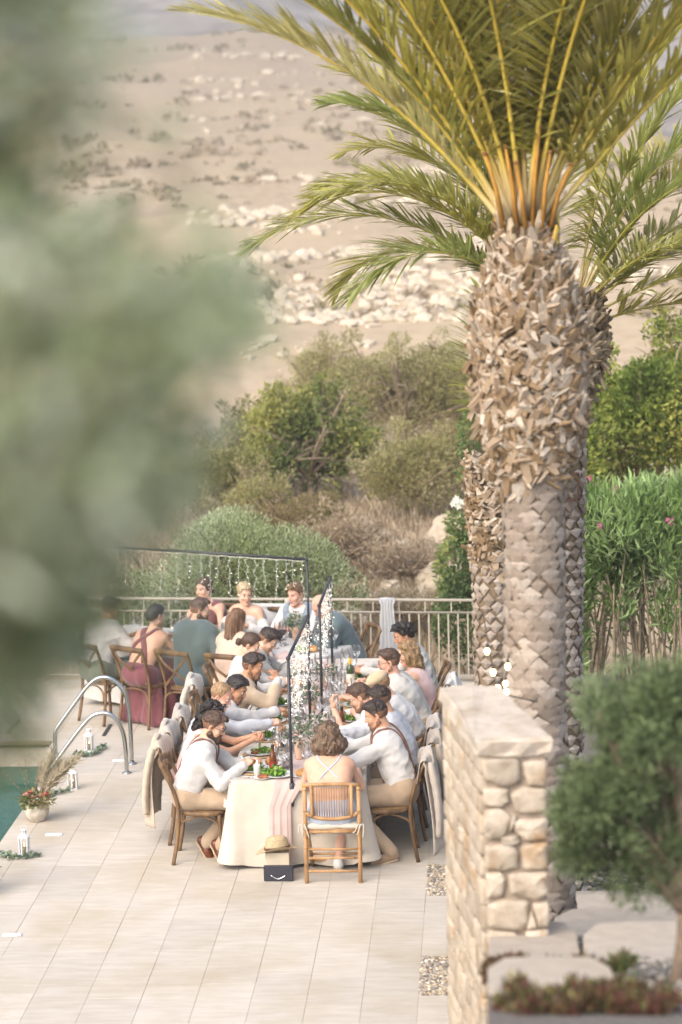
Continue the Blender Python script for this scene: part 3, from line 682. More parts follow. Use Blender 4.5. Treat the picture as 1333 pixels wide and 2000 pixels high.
# --- climbing shrub left of the palms, with white flowers
t = thing('climbing_shrub', 'dark leafy shrub climbing beside the palm, with white flowers', 'shrub', (-.15, 28.4, -.1))
bl = [((-.08, 0, .55), (.42, .4, .6)), ((-.16, 0, 1.15), (.3, .3, .45)), ((.1, 0, 1.5), (.28, .3, .4)), ((-.05, 0, 2.1), (.18, .2, .35)), ((.06, 0, 2.75), (.22, .2, .35)), ((-.12, 0, 1.75), (.2, .2, .3)), ((.3, .1, .8), (.4, .4, .7)), ((.12, 0, 3.1), (.12, .12, .2))]
foliage('foliage', bl, 8500, .065, .04, ['53663c', '617648', '738752', '83925a', '9ca262'], 'climber_leaf', t, 31, clump=4, thr=-.25, zmin=-.05)
branches(t, (.05, 0, 0), bl, 32, .03, twigs=3)
def flower_heads(parent, pts, r, col, mname, seed, petals=5, per=5):
    rr = random.Random(seed)
    for p in pts:
        b = MB()
        for q in range(per):
            c = np.array(p)+np.array([rr.gauss(0, r*.9), rr.gauss(0, r*.6), rr.gauss(0, r*.8)])
            ax = unit([rr.gauss(0, .5), -1, rr.gauss(.4, .5)]); s_ = unit(np.cross(ax, [0, 0, 1])); u = np.cross(s_, ax)
            for k in range(petals):
                a = k*2*math.pi/petals; d = s_*math.cos(a)+u*math.sin(a); e = s_*math.cos(a+.5)+u*math.sin(a+.5); f = s_*math.cos(a-.5)+u*math.sin(a-.5)
                b.add([c, c+e*r*.6+ax*r*.15, c+d*r+ax*r*.1, c+f*r*.6+ax*r*.15], [(0, 1, 2), (0, 2, 3)])
        o = b.build('flower', mat(mname, col, .6, .1, 20, trans=.3), parent, smooth=False); o['kind'] = 'stuff'
flower_heads(t, [(-.12, -.3, 2.02), (-.03, -.3, 2.12), (-.2, -.3, 1.98)], .045, 'e8e6d8', 'white_petal', 5)
# --- oleander hedge
t = thing('oleander_hedge', 'tall green oleander hedge with bare stems and pink flowers', 'hedge', (1.9, 25.6, -.03))
r = random.Random(8); bl = []
for i in range(30):
    x = -1.05+2.9*i/29; bl.append(((x, r.uniform(-.2, .5), 2.1+r.uniform(-.1, .14)), (.3, .35, .38)))
    if i % 2: bl.append(((x, r.uniform(0, .6), 1.55+r.uniform(-.25, .2)), (.26, .3, .36)))
    if i % 5 == 1: bl.append(((x, r.uniform(0, .4), 1.0+r.uniform(-.3, .2)), (.18, .25, .3)))
bl += [((-1.0, 0, 1.15), (.22, .3, .5)), ((-1.0, 0, .6), (.2, .3, .4)), ((.1, .9, 1.2), (1.6, .2, .9)), ((1.2, .9, 1.1), (1., .2, .9))]
foliage('foliage', bl, 26000, .15, .026, ['66803e', '789250', '86a060', '96ae70', 'aabd84', '5c7438'], 'oleander_leaf', t, 41, out=.25, up=.75, rnd=.45, shell=.3, trans=.3, rough=.45)
g = MB()
for i in range(75):
    x = -1.1+3.0*r.random(); y = r.uniform(-.1, .6); h = r.uniform(1.4, 2.1); dx = r.gauss(0, .22)
    g.tube(bez((x, y, 0), (x+dx*.2+r.gauss(0, .05), y, h*.4), (x+dx, y+r.gauss(0, .1), h), n=7), np.linspace(r.uniform(.014, .026), .006, 7), 6)
    if i % 2:
        z = r.uniform(.5, 1.2); g.tube(bez((x+dx*.3, y, z), (x+dx*.3+r.gauss(0, .15), y, z+.3), (x+dx+r.gauss(0, .3), y, z+.75), n=5), np.linspace(.011, .004, 5), 5)
g.build('stems', mat('oleander_stem', '85745c', .9, .25, 20, bump=.4, col2='9c8c74'), t)
flower_heads(t, [(-.70, -.45, 2.10), (.03, -.4, 2.13), (-.95, -.2, 2.46), (-.5, -.1, 2.44), (.55, -.2, 2.46), (-.78, .1, 2.5)], .026, 'c2688e', 'pink_petal', 6)
# --- scrub and stones scattered over the open hillside (far too many to count)
def scatter_hill():
    g = np.random.default_rng(77); n = 2600; d = 52*np.exp(g.random(n)*math.log(300/46)); s = g.uniform(-.17, .16, n); X = s*d; Z = hill_z(X, d)
    ok = Z > 0; X, d, Z = X[ok], d[ok], Z[ok]; n = len(X); P = np.stack([X, d, Z], 1)
    ok = snoise(P, .12, 0)+.5*g.normal(size=n) > .1; P = P[ok]; n = len(P); r = (.12+.34*g.random(n)**3)*(.6+P[:, 1]/170)
    k = 22; dirs = g.normal(size=(n, k, 3)); dirs /= np.linalg.norm(dirs, axis=2, keepdims=True); dirs[..., 2] = np.abs(dirs[..., 2])
    Q = P[:, None]+dirs*(r[:, None, None]*np.array([1, 1, .62]))*(.55+.45*g.random((n, k, 1)))
    A = dirs+g.normal(size=dirs.shape)*.5; A /= np.linalg.norm(A, axis=2, keepdims=True)
    V, F = leaf_arrays(Q.reshape(-1, 3), A.reshape(-1, 3), np.repeat(r*.75, k), np.repeat(r*.5, k), g)
    cols = np.array([hexc(c) for c in ('a3957c', '9a8f76', 'ac9c86', '928a72', 'a0937f', 'b0a18a')]); t = np.repeat(cols[g.integers(0, 6, n)], k*4, 0)
    o = mesh_np('scrub', V, F, mat('scrub_tuft', (1, 1, 1), .9, .1, 2, tint=True, trans=.2), None, False, t); setp(o, 'dry scrub dotted over the hillside', kind='stuff')
    # pale rocks in bands
    bands = [(52, 60, -.12, .09, 900, .13), (62, 80, -.12, .02, 500, .17), (84, 108, -.1, .05, 420, .24), (150, 260, -.12, .03, 420, .36), (44, 50, -.1, .03, 300, .11)]
    boxes = []; t_ = (1+5**.5)/2
    I = np.array([[-1, t_, 0], [1, t_, 0], [-1, -t_, 0], [1, -t_, 0], [0, -1, t_], [0, 1, t_], [0, -1, -t_], [0, 1, -t_], [t_, 0, -1], [t_, 0, 1], [-t_, 0, -1], [-t_, 0, 1]])/1.9
    T = np.array([[0, 11, 5], [0, 5, 1], [0, 1, 7], [0, 7, 10], [0, 10, 11], [1, 5, 9], [5, 11, 4], [11, 10, 2], [10, 7, 6], [7, 1, 8], [3, 9, 4], [3, 4, 2], [3, 2, 6], [3, 6, 8], [3, 8, 9], [4, 9, 5], [2, 4, 11], [6, 2, 10], [8, 6, 7], [9, 8, 1]])
    Vs, Fs, nn = [], [], 0
    for (d0, d1, s0, s1, m, r0) in bands:
        d = g.uniform(d0, d1, m*3); s = g.uniform(s0, s1, m*3); X = s*d; P = np.stack([X, d, hill_z(X, d)], 1)
        P = P[snoise(P, .33, 1)+.4*g.normal(size=len(P)) > .35][:m]
        for p in P:
            r_ = r0*(.4+1.1*g.random()**2); sc = np.array([r_*(.8+.6*g.random()), r_, r_*(.6+.6*g.random())]); Vs.append(I*sc*(1+.35*(g.random((12, 1))-.5))+p+np.array([0, 0, r_*.15])); Fs.append(T+nn); nn += 12
    o = mesh_np('hill_stones', np.concatenate(Vs), np.concatenate(Fs), mat('limestone_rock', 'b2a48f', .9, .14, 1.5, col2='c4b7a3', bump=.4), None, False); setp(o, 'pale limestone rubble in bands across the hillside', kind='stuff')
scatter_hill()
# --- dry grass on the near slope
def dry_grass():
    g = np.random.default_rng(5); n = 26000; Y = 27.8+g.random(n)**1.3*14; X = g.uniform(-.16, .05, n)*Y; P = np.stack([X, Y, hill_z(X, Y)-.01], 1)
    ok = snoise(P, 1.1, 2)+.6*g.normal(size=n) > -.2; P = P[ok]; n = len(P); A = np.stack([g.normal(size=n)*.4, g.normal(size=n)*.4, np.ones(n)], 1); A /= np.linalg.norm(A, axis=1, keepdims=True)
    V, F = leaf_arrays(P, A, .1+.25*g.random(n)**2, .008+.012*g.random(n), g, droop=.15); c = np.array([hexc(c) for c in ('b3a188', 'c0ae96', 'a08f78', '948568', 'c8b8a2')])
    o = mesh_np('dry_grass', V, F, mat('dry_grass_blade', (1, 1, 1), .9, .1, 3, tint=True, trans=.3), None, False, np.repeat(c[g.integers(0, 5, n)]*(.8+.4*g.random((n, 1))), 4, 0)); setp(o, 'dry tan grass on the slope beyond the railing', kind='stuff')
dry_grass()
# --- boulders beyond the railing, each its own thing
def boulder(x, y, rx, ry, rz, lab, seed):
    z = float(hill_z(x, y)); pr = [el((0, 0, rz*.45), (rx, ry, rz)), el((rx*.35, -.1*ry, rz*.7), (rx*.55, ry*.6, rz*.6), k=.1)]
    vox = max(rx, ry)/11; V, F = sdf(pr, vox, lambda X: .30*rz*snoise(X+seed, 2.4/rx, 1)-.34*rz*np.abs(snoise(X+seed, 3.4/rx, 2))+.04*rz*snoise(X+seed, 12/rx, 3), pad=.2*rx)
    o = mesh_np('boulder', V, F, mat('boulder_rock', 'ab9c86', .9, .2, 3, col2='bdb09b', bump=.5, bscale=14, rnd=.12), smooth=True); o.location = (x, y, z); setp(o, lab, 'rock', 'boulders on the slope')
for i, (x, y, rx, ry, rz, lab) in enumerate([(-1.9, 35.2, .28, .25, .2, 'pale boulder under the lower pale shrub'), (-1.55, 35.0, .16, .15, .12, 'small rock beside the boulder under the shrub'), (-1.33, 31.8, .26, .2, .13, 'flat pale boulder above the fence veil'), (-1.3, 32.2, .13, .12, .14, 'small round rock standing on the slope behind the flat boulder'),
    (-.62, 32.5, .30, .26, .24, 'large pale boulder by the climbing shrub'), (-.35, 31.5, .26, .24, .2, 'grey boulder low beside the climbing shrub'), (-.75, 30.8, .22, .2, .14, 'low rock in the dry grass right of the veil'), (-1.75, 31.3, .2, .18, .1, 'flat rock in the dry grass beside the olive bush'), (-.5, 34.5, .34, .3, .34, 'upright pale rock near the palm trunk'), (-.12, 33.2, .3, .3, .3, 'round rock behind the palm trunk')]):
    boulder(x, y, rx, ry, rz, lab, i*3.1)
for i, (x, y, rx, lab) in enumerate([(-1.6, 33.9, .14, 'small pale rock left of the upper boulder'), (-1.1, 33.4, .17, 'pale rock in the middle of the dry slope'), (-.85, 33.9, .13, 'small rock above the large pale boulder'), (-1.75, 32.4, .12, 'small rock in the brush above the olive bush'), (-1.05, 31.0, .12, 'small pale rock just above the railing veil'), (-1.5, 30.9, .11, 'small rock low by the olive bush edge'), (-.6, 31.6, .15, 'rock between the boulder and the climbing shrub'), (-.9, 32.2, .11, 'small rock left of the large pale boulder'), (-1.25, 34.6, .16, 'rock under the right edge of the lower pale shrub'), (-.3, 30.4, .14, 'rock at the foot of the climbing shrub')]):
    boulder(x, y, rx, rx*.85, rx*.75, lab, 50+i*2.3)
# --- dark pines on the right shoulder
def far_trees():
    g = random.Random(4); bl = []
    for i in range(70):
        Y = g.uniform(64, 82); s = g.uniform(.10, .175); X = s*Y; z = float(hill_z(X, Y)); bl.append(((X, Y, z+.6), (g.uniform(.6, 1.3), .8, g.uniform(.4, .9))))
    o = foliage('woods', bl, 16000, .36, .16, ['666448', '747054', '827c60', '8e8870'], 'far_leaf', None, 55, shell=.6); setp(o, 'dark low woods on the right shoulder of the hill', kind='stuff')
far_trees()

# ------------------------------------------------------------------ palms
def frond_mesh(L, bend, width, nl, seed, side_droop=.25, yellow=1.0, twist=0.0, pet=.14):
    """local frame: starts at origin going +Y, up is +Z; returns the rachis path, leaflet vertices, triangles"""
    g = np.random.default_rng(seed); k = 26; t = np.linspace(0, 1, k)
    ang = bend[0]+(bend[1]-bend[0])*t**1.5; step = L/(k-1); Y = np.concatenate([[0], np.cumsum(np.cos(ang[:-1])*step)]); Z = np.concatenate([[0], np.cumsum(np.sin(ang[:-1])*step)])
    X = twist*t**2*L; path = np.stack([X, Y, Z], 1)
    P, A, Ls = [], [], []
    for sd_ in (-1, 1):
        tt = pet+(1-pet)*np.sort(g.random(nl)); p = np.stack([np.interp(tt, t, path[:, i]) for i in range(3)], 1); a = np.interp(tt, t, ang)
        T = np.stack([0*a, np.cos(a), np.sin(a)], 1); Nn = np.stack([0*a, -np.sin(a), np.cos(a)], 1); S = np.stack([np.full(nl, sd_*1.), 0*a, 0*a], 1)
        sp = .35+.75*tt; lift = .42+g.normal(size=nl)*.13
        d = S*(1.0-.35*tt[:, None])+T*sp[:, None]*1.0+Nn*lift[:, None]-np.array([0, 0, 1.])*(side_droop*g.random((nl, 1))); d /= np.linalg.norm(d, axis=1, keepdims=True)
        P.append(p); A.append(d); Ls.append(width*np.sin(np.pi*(.12+.84*(tt-pet)/(1-pet)))**.6*(.85+.3*g.random(nl)))
    P = np.concatenate(P); A = np.concatenate(A); Ls = np.concatenate(Ls); n = len(P)
    # each leaflet: 3 segments, drooping tip
    S = np.cross(A, np.stack([g.normal(size=n)*.3, g.normal(size=n)*.3, np.ones(n)], 1)); S /= np.linalg.norm(S, axis=1, keepdims=True); wd = (.0085+.004*g.random(n))[:, None]
    dr = np.array([0, 0, -1.])*(Ls*(.04+.10*g.random(n)))[:, None]; V = []
    m1 = P+A*(Ls*.35)[:, None]+dr*.1; m2 = P+A*(Ls*.7)[:, None]+dr*.5; tip = P+A*Ls[:, None]+dr*1.3
    V = np.stack([P, m1+S*wd, m1-S*wd, m2+S*wd*.8, m2-S*wd*.8, tip], 1); F = np.array([[0, 2, 1], [1, 2, 4], [1, 4, 3], [3, 4, 5]])[None]+6*np.arange(n)[:, None, None]
    tn = np.repeat(.7+.6*g.random(n), 6)
    return path, V.reshape(-1, 3), F.reshape(-1, 3), tn
def frond(parent, base, az, bend, L, width, nl, seed, cols, rcol, twist=0, droop=.25, r0=.02):
    path, V, F, tn = frond_mesh(L, bend, width, nl, seed, droop, twist=twist); Rz = rotm(0, 0, az)
    base = np.array(base); g = np.random.default_rng(seed+9); c = np.array(hexc(cols[seed % len(cols)]))
    f = mesh_np('frond', V@Rz.T+base, F, mat('palm_leaflet', (1, 1, 1), .5, .06, 4, tint=True, trans=.5, spec=.3), parent, False, tn[:, None]*c)
    b = MB(); k = len(path); q = np.linspace(0, 1, k); b.tube(path@Rz.T+base, r0*np.interp(q, [0, .06, .2, 1], [1.5, 1.0, .75, .12]), 7, flat=(.6, 1.25))
    c0, c1, c2 = (np.array(hexc(h_)) for h_ in ('cbb88c', rcol[1], rcol[2])); tc = np.stack([np.interp(q, [0, .05, .16, .6, 1], [c0[i], c0[i], c2[i], c1[i], c[i]]) for i in range(3)], 1); b.build('rachis', mat('palm_rachis', (1, 1, 1), .45, .1, 3, tint=True), f, tint=np.repeat(tc, 7, 0))
    return f
def palm_trunk(parent, axis, rad, z0, z1, name, mname, cols, seed, rows, per, size, rough=1.0, kind='scar'):
    """leaf bases: overlapping wedge scales (scar) or ragged splayed stubs (boot), joined into one part"""
    g = np.random.default_rng(seed); Vs, Fs, Ts, n = [], [], [], 0; cols = [np.array(hexc(c)) for c in cols]
    for r_ in range(rows):
        for q in range(per):
            t = (r_+.5*(kind == 'boot')*g.random())/rows; z = z0+(z1-z0)*t; R0 = np.interp(z, rad[0], rad[1]); cx, cy = np.interp(z, axis[0], axis[1]), np.interp(z, axis[0], axis[2])
            a = 2*math.pi*(q+.5*(r_ % 2))/per+g.normal()*.05*rough; o_ = np.array([math.cos(a), math.sin(a), 0]); s_ = np.array([-math.sin(a), math.cos(a), 0]); u_ = np.array([0, 0, 1.])
            c = np.array([cx, cy, z])+o_*R0
            if kind == 'scar':
                w_, h_, d_ = size[0]*(1+.15*g.normal()), size[1]*(1+.12*g.normal()), size[2]*(.7+.7*g.random())
                jz = g.normal()*.01
                pts = [c-s_*w_*.5+u_*(jz+h_*.15), c-u_*h_*.55+u_*jz, c+s_*w_*.5+u_*(jz+h_*.15), c+u_*h_*.6, c+o_*d_+u_*(h_*.12+jz)+s_*w_*.22, c+o_*d_+u_*(h_*.12+jz)-s_*w_*.22, c+o_*d_*.8-u_*h_*.3]
                f = [(1, 2, 6), (1, 6, 0), (0, 6, 5), (6, 4, 5), (6, 2, 4), (2, 3, 4), (4, 3, 5), (5, 3, 0)]
            else:
                w_, h_, d_ = size[0]*(.4+.9*g.random()), size[1]*(.4+1.1*g.random()), size[2]*(.2+1.1*g.random())
                up = (.75+.35*g.normal())*(1 if g.random() < .72 else -.8); ax = unit(o_*d_*.75*rough+u_*h_*up+s_*g.normal()*.8*h_); ln = (d_+h_*.5)*(.6+.5*g.random()); sw = unit(s_+u_*g.normal()*.35); th = unit(np.cross(ax, sw))*.014
                c0 = c-o_*.022
                pts = [c0-sw*w_*.5-th, c0+sw*w_*.5-th, c0+sw*w_*.5+th, c0-sw*w_*.5+th, c0+ax*ln-sw*w_*.32*g.random()-th*.6, c0+ax*(ln*(.7+.5*g.random()))+sw*w_*.36-th*.6, c0+ax*ln+sw*w_*.25+th*.6, c0+ax*(ln*(.7+.4*g.random()))-sw*w_*.34+th*.6]
                f = [(0, 1, 5), (0, 5, 4), (3, 7, 6), (3, 6, 2), (0, 4, 7), (0, 7, 3), (1, 2, 6), (1, 6, 5), (4, 5, 6), (4, 6, 7)]
            Vs.append(pts); Fs.append(np.array(f)+n); Ts.append(np.repeat((cols[g.integers(0, len(cols))]*(.88+.24*g.random()))[None], len(pts), 0)); n += len(pts)
    o = mesh_np(name, np.concatenate(Vs), np.concatenate(Fs), mat(mname, (1, 1, 1), .92, .22, 26, stretch=(1, 1, .4), tint=True, bump=.5, bscale=70, spec=.1), parent, False, np.concatenate(Ts))
    o['kind'] = 'stuff'; return o
def trunk_core(parent, axis, rad, z0, z1, mname, col, zb=99):
    b = MB(); zs = np.linspace(z0, z1, 26); b.tube([(np.interp(z, axis[0], axis[1]), np.interp(z, axis[0], axis[2]), z) for z in zs], [np.interp(z, rad[0], rad[1])-(.008 if z < zb else .05) for z in zs], 20)
    return b.build('trunk', mat(mname, col, .95, .25, 30, bump=.5), parent)
BK = ['9a866e', 'a8947e', 'b5a592', '8a7357', 'bcae9c', '7f6a50']; SCAR = ['928476', '9c8f82', 'a79b8e', '877a6c']
LEAF = ['b6ae58', 'c0b866', 'c8be76', 'aaa658', 'd0c88a', 'a2a25a']; LEAFB = ['a6a85e', 'b2b068', '9ca45e', 'bebc76', 'c4c084']
YEL = ('rachis_yellow', 'b59b3a', 'ccb452')
# front palm: trunk stands in the slope behind the wall
t = thing('palm_tree', 'nearest palm with a thick ragged trunk and yellow-green arching fronds', 'palm', (.29, 14.6, float(slope_z(14.6))-.05))
b0 = float(slope_z(14.6))-.05; ax = ([0, 1.5, 2.5, 3.3, 4.6], [.03, 0, .01, 0, -.02], [0, 0, 0, 0, 0])
rad = ([-.1, .8, 1.6, 2.45, 2.75, 2.88, 3.02, 3.3, 3.75, 3.95, 4.15, 4.3, 4.6], [.215, .195, .185, .185, .19, .205, .265, .335, .355, .315, .225, .175, .15])
trunk_core(t, ax, rad, -.15, 4.5, 'palm_core', '7a6955', 2.92)
palm_trunk(t, ax, rad, .0, 2.92, 'leaf_scars', 'palm_scar', SCAR, 3, 48, 11, (.138, .105, .006), kind='scar')
palm_trunk(t, ax, rad, 2.88, 4.42, 'leaf_stubs', 'palm_stub', BK, 4, 84, 36, (.052, .125, .045), kind='boot')
palm_trunk(t, ax, rad, 2.95, 4.25, 'ragged_stubs', 'palm_stub', BK, 44, 24, 13, (.075, .13, .06), rough=1.1, kind='boot')
palm_trunk(t, ax, rad, 2.84, 3.02, 'skirt_stubs', 'palm_stub', BK, 5, 3, 15, (.085, .2, .05), rough=.6, kind='boot')
# pale cut petioles at the top of the trunk
r = random.Random(6); pm = mat('cut_petiole', '9a8870', .8, .2, 20, col2='ab9a80'); ym = mat('petiole_yellow', 'c79a2e', .6, .15, 10, col2='d8b450')
for i in range(16):
    a = i*2.4; z = 4.16+.36*i/16; R0 = np.interp(z, rad[0], rad[1]); o_ = np.array([math.cos(a), math.sin(a), 0]); s_ = np.array([-math.sin(a), math.cos(a), 0])
    b = MB(); p = np.array([-.015, 0, z])+o_*R0*.92; b.tube([p-np.array([0, 0, .06]), p+o_*.03+np.array([0, 0, .05]), p+o_*.045+np.array([0, 0, .12+.05*r.random()])], [.026, .03, .012], 8, flat=(.35, 1.1), up=o_, cap=True)
    b.build('petiole_stub', ym if i % 4 == 1 else pm, t)
cr = np.array([-.02, 0, 4.52])
#      azimuth(deg; 0 = away, 90 = left, -90 = right, 180 = towards the camera), start elevation, end elevation, length
FR = [(87, 52, 6, 2.45), (80, 58, 16, 2.6), (98, 68, 38, 2.8), (70, 76, 48, 2.8), (112, 80, 52, 2.7), (94, 76, 44, 2.8), (180, 86, 60, 2.5), (150, 82, 45, 2.6), (-86, 50, 18, 2.9), (-79, 58, 28, 2.8), (-97, 69, 42, 2.8), (-70, 74, 48, 2.7), (-112, 80, 55, 2.7), (-92, 79, 56, 2.7), (0, 84, 58, 2.6), (30, 76, 40, 2.6), (-30, 76, 40, 2.6), (160, 76, 30, 2.4), (-160, 76, 30, 2.4), (130, 74, 32, 2.5), (-135, 74, 32, 2.5), (60, 66, 25, 2.6), (-55, 64, 22, 2.6), (10, 70, 25, 2.5), (101, 78, 58, 2.8), (-101, 77, 60, 2.8), (88, 83, 66, 2.7), (-85, 86, 70, 2.7), (86, 71, 52, 2.8), (-86, 66, 50, 2.8), (45, 80, 60, 2.6), (-45, 80, 60, 2.6), (92, 60, 30, 2.7), (-92, 60, 34, 2.7)]
for i, (az, e0, e1, L) in enumerate(FR):
    o_ = np.array([-math.sin(R(az)), math.cos(R(az)), 0])
    frond(t, cr+o_*.12*(1-e0/120)*1.4+np.array([0, 0, -.14*(90-e0)/45]), R(az), (R(e0), R(e1)), L, .5, 125, 100+i, LEAF, YEL, twist=random.Random(i).uniform(-.12, .12), r0=.034)
om = mat('fruit_stalk_orange', 'a0702c', .7, .25, 8, col2='b8883c'); dk = mat('stalk_tip', '7a5230', .8, .3, 12)
for i, (dx, dy, h, lean) in enumerate([(-.05, -.14, .50, -.06), (.04, -.15, .62, .05), (-.13, -.12, .46, -.10), (.10, -.14, .46, .05), (.0, -.17, .40, -.05), (.15, -.1, .38, .12)]):
    b = MB(); p = cr+np.array([dx, dy, -.1]); b.tube([p, p+np.array([lean*.4, -.03, h*.5]), p+np.array([lean, -.05, h*.92])], [.036, .028, .017], 8, flat=(.5, 1.2)); b.tube([p+np.array([lean, -.05, h*.92]), p+np.array([lean*1.05, -.05, h*.97])], [.019, .012], 6, m=1); b.build('fruit_stalk', [om, dk], t)

# second palm: thin leaning trunk at its left, head hidden behind the first
t = thing('palm_tree', 'middle palm, its ragged trunk showing left of the nearest palm', 'palm', (.07, 17.4, float(slope_z(17.4))-.05))
ax = ([0, 2, 4], [.04, -.02, -.02], [0, 0, 0]); rad = ([0, 1.5, 2.5, 2.65, 2.9, 3.3, 3.8], [.165, .145, .145, .155, .175, .20, .17])
z0 = float(slope_z(17.4)); trunk_core(t, ax, rad, -.1, 3.3, 'palm_core', '63523f', 2.7)
palm_trunk(t, ax, rad, .0, 2.72, 'leaf_scars', 'palm_scar', SCAR, 13, 40, 11, (.09, .07, .012), kind='scar')
palm_trunk(t, ax, rad, 2.62, 3.5, 'leaf_stubs', 'palm_stub', BK, 14, 34, 20, (.05, .075, .04), kind='boot')
for i, (az, e0, e1, L) in enumerate([(0, 84, 50, 1.2), (-60, 84, 60, 1.1)]):
    frond(t, (-.02, 0, 3.45+.1), R(az), (R(e0), R(e1)), L, .42, 70, 300+i, LEAFB, ('rachis_green', '8a8a3a', '9c9a4a'), droop=.5)
# third palm: sharp slim trunk on the right, its own ragged head showing right of the first
t = thing('palm_tree', 'rear palm with a slim scarred trunk and drooping fronds at both sides', 'palm', (.5, 18.9, -.05))
ax = ([0, 2, 6], [.0, .01, .12], [0, 0, 0]); rad = ([-.1, .4, 2, 3.9, 4.1, 4.3, 4.5, 4.8, 5.1], [.27, .245, .235, .235, .25, .36, .41, .37, .24])
trunk_core(t, ax, rad, -.1, 5.0, 'palm_core_dark', '77664f', 4.0)
palm_trunk(t, ax, rad, .0, 4.1, 'leaf_scars', 'palm_scar_dark', ['95877a', 'a3968a', 'aea295', '887a6c'], 23, 52, 13, (.12, .085, .02), kind='scar')
palm_trunk(t, ax, rad, 4.08, 4.95, 'leaf_stubs', 'palm_stub', ['97856c', 'a5937a', '87745c', 'b1a088'], 24, 34, 34, (.06, .10, .065), kind='boot')
F3 = [(88, 46, -42, 2.6), (84, 60, -28, 2.2), (93, 72, -4, 2.4), (80, 66, 8, 2.4), (98, 80, 25, 2.7), (106, 56, -34, 2.3), (74, 70, 10, 2.6), (90, 78, 40, 2.9), (-86, 40, -30, 2.5), (-80, 58, -10, 2.4), (-94, 66, 0, 2.5), (-99, 30, -40, 2.2), (-75, 48, -50, 2.2), (-90, 20, -50, 1.9), (60, 64, -20, 2.4), (-50, 64, -20, 2.4), (0, 72, -10, 2.4), (110, 60, -30, 2.2), (-112, 60, -30, 2.3), (180, 80, 20, 2.2), (88, 82, 40, 2.7), (-88, 80, 35, 2.7), (70, 44, -60, 2.0), (-66, 40, -60, 2.0), (-84, 72, 20, 2.6), (84, 74, 22, 2.4), (120, 45, -55, 1.9), (-120, 45, -50, 2.0)]
for i, (az, e0, e1, L) in enumerate(F3):
    o_ = np.array([-math.sin(R(az)), math.cos(R(az)), 0]); frond(t, np.array([.1, 0, 5.02-.3*(90-e0)/60])+o_*.16, R(az), (R(e0), R(e1)), L, .5, 115, 400+i, LEAFB+LEAF[:3], ('rachis_olive', '97903a', 'ada248'), droop=.45)

# ------------------------------------------------------------------ blurred bush on the right, in the slope
z0 = float(slope_z(9.75)); t = thing('juniper_bush', 'blurred dark green juniper bush on a bare trunk at the lower right', 'bush', (.735, 9.75, z0-.05))
r = random.Random(12); bl = []
for i in range(84):
    a, e = r.uniform(0, 6.28), r.uniform(-1.2, 1.3); q = r.uniform(.2, 1.0)
    bl.append(((-.13+.42*q*math.cos(a)*math.cos(e), .36*q*math.sin(a)*math.cos(e), .93+.50*q*math.sin(e)+.1*math.cos(a)), (r.uniform(.07, .13), r.uniform(.07, .13), r.uniform(.06, .12))))
    if bl[-1][0][0] < -.40: bl.pop()
bl += [((-.36, 0, .75), (.1, .12, .1)), ((.05, 0, 1.2), (.12, .13, .12)), ((.12, 0, 1.35), (.16, .16, .1)), ((-.12, -.05, .5), (.12, .1, .12)), ((.08, 0, .48), (.14, .12, .1)), ((.2, 0, .62), (.15, .15, .15))]
foliage('foliage', bl, 27000, .052, .009, ['5c6a48', '6a7850', '78875a', '4f5c3e', '87956a', '95a37a'], 'juniper_leaf', t, 61, out=.7, up=.15, rnd=.5, shell=.25, clump=9, thr=-.25, trans=.35)
branches(t, (0, 0, 0), bl[:24], 62, .04, 'juniper_bark', '7a6a5a', twigs=2)
# low succulents between the slabs
def succulents(x0, x1, yc, n, lab, seed, cols):
    t = setp(foliage('succulent_leaves', [((x0+(x1-x0)*i/(n-1), yc+random.Random(seed+i).uniform(-.1, .1), float(slope_z(yc))+.02+.02*random.Random(seed+i*7).random()), (.05, .06+.04*random.Random(seed+i*3).random(), .018+.02*random.Random(seed+i*5).random())) for i in range(n) if random.Random(seed*3+i).random() > .12], n*90, .042, .016, cols, 'succulent_leaf', None, seed, out=.5, up=.9, rnd=.4, shell=.1, trans=.15, rough=.4), lab, kind='stuff')
SU = ['5d6a3c', '6f7a44', '5a4034', '6c463c', '4d4a30', '878050']
succulents(.05, .56, 9.85, 16, 'green and red succulents in the upper row', 5, SU); succulents(.0, .14, 10.2, 6, 'succulents at the foot of the wall', 25, SU)
succulents(.05, .62, 8.32, 17, 'red-tinged succulents in the lowest row', 45, SU[1:]+['684040']); succulents(.05, .6, 8.12, 17, 'succulents along the bottom edge of the picture', 85, SU[1:]+['684040']); succulents(-.0, .12, 9.9, 6, 'succulents beside the nearest slab', 65, SU)

# ------------------------------------------------------------------ olive tree close to the camera, far out of focus
t = thing('olive_tree', 'out of focus olive tree filling the left side of the picture', 'tree', (-1.05, 1.6, 4.1))
g = np.random.default_rng(21); r = random.Random(21)
brm = mat('olive_bark', '6d6658', .9, .25, 20, bump=.5)
b = MB(); b.tube(bez((0, 0, -.1), (.05, 0, .7), (-.05, .1, 1.3), (.15, .1, 2.0), n=10), np.linspace(.09, .05, 10), 10); b.build('trunk', brm, t)
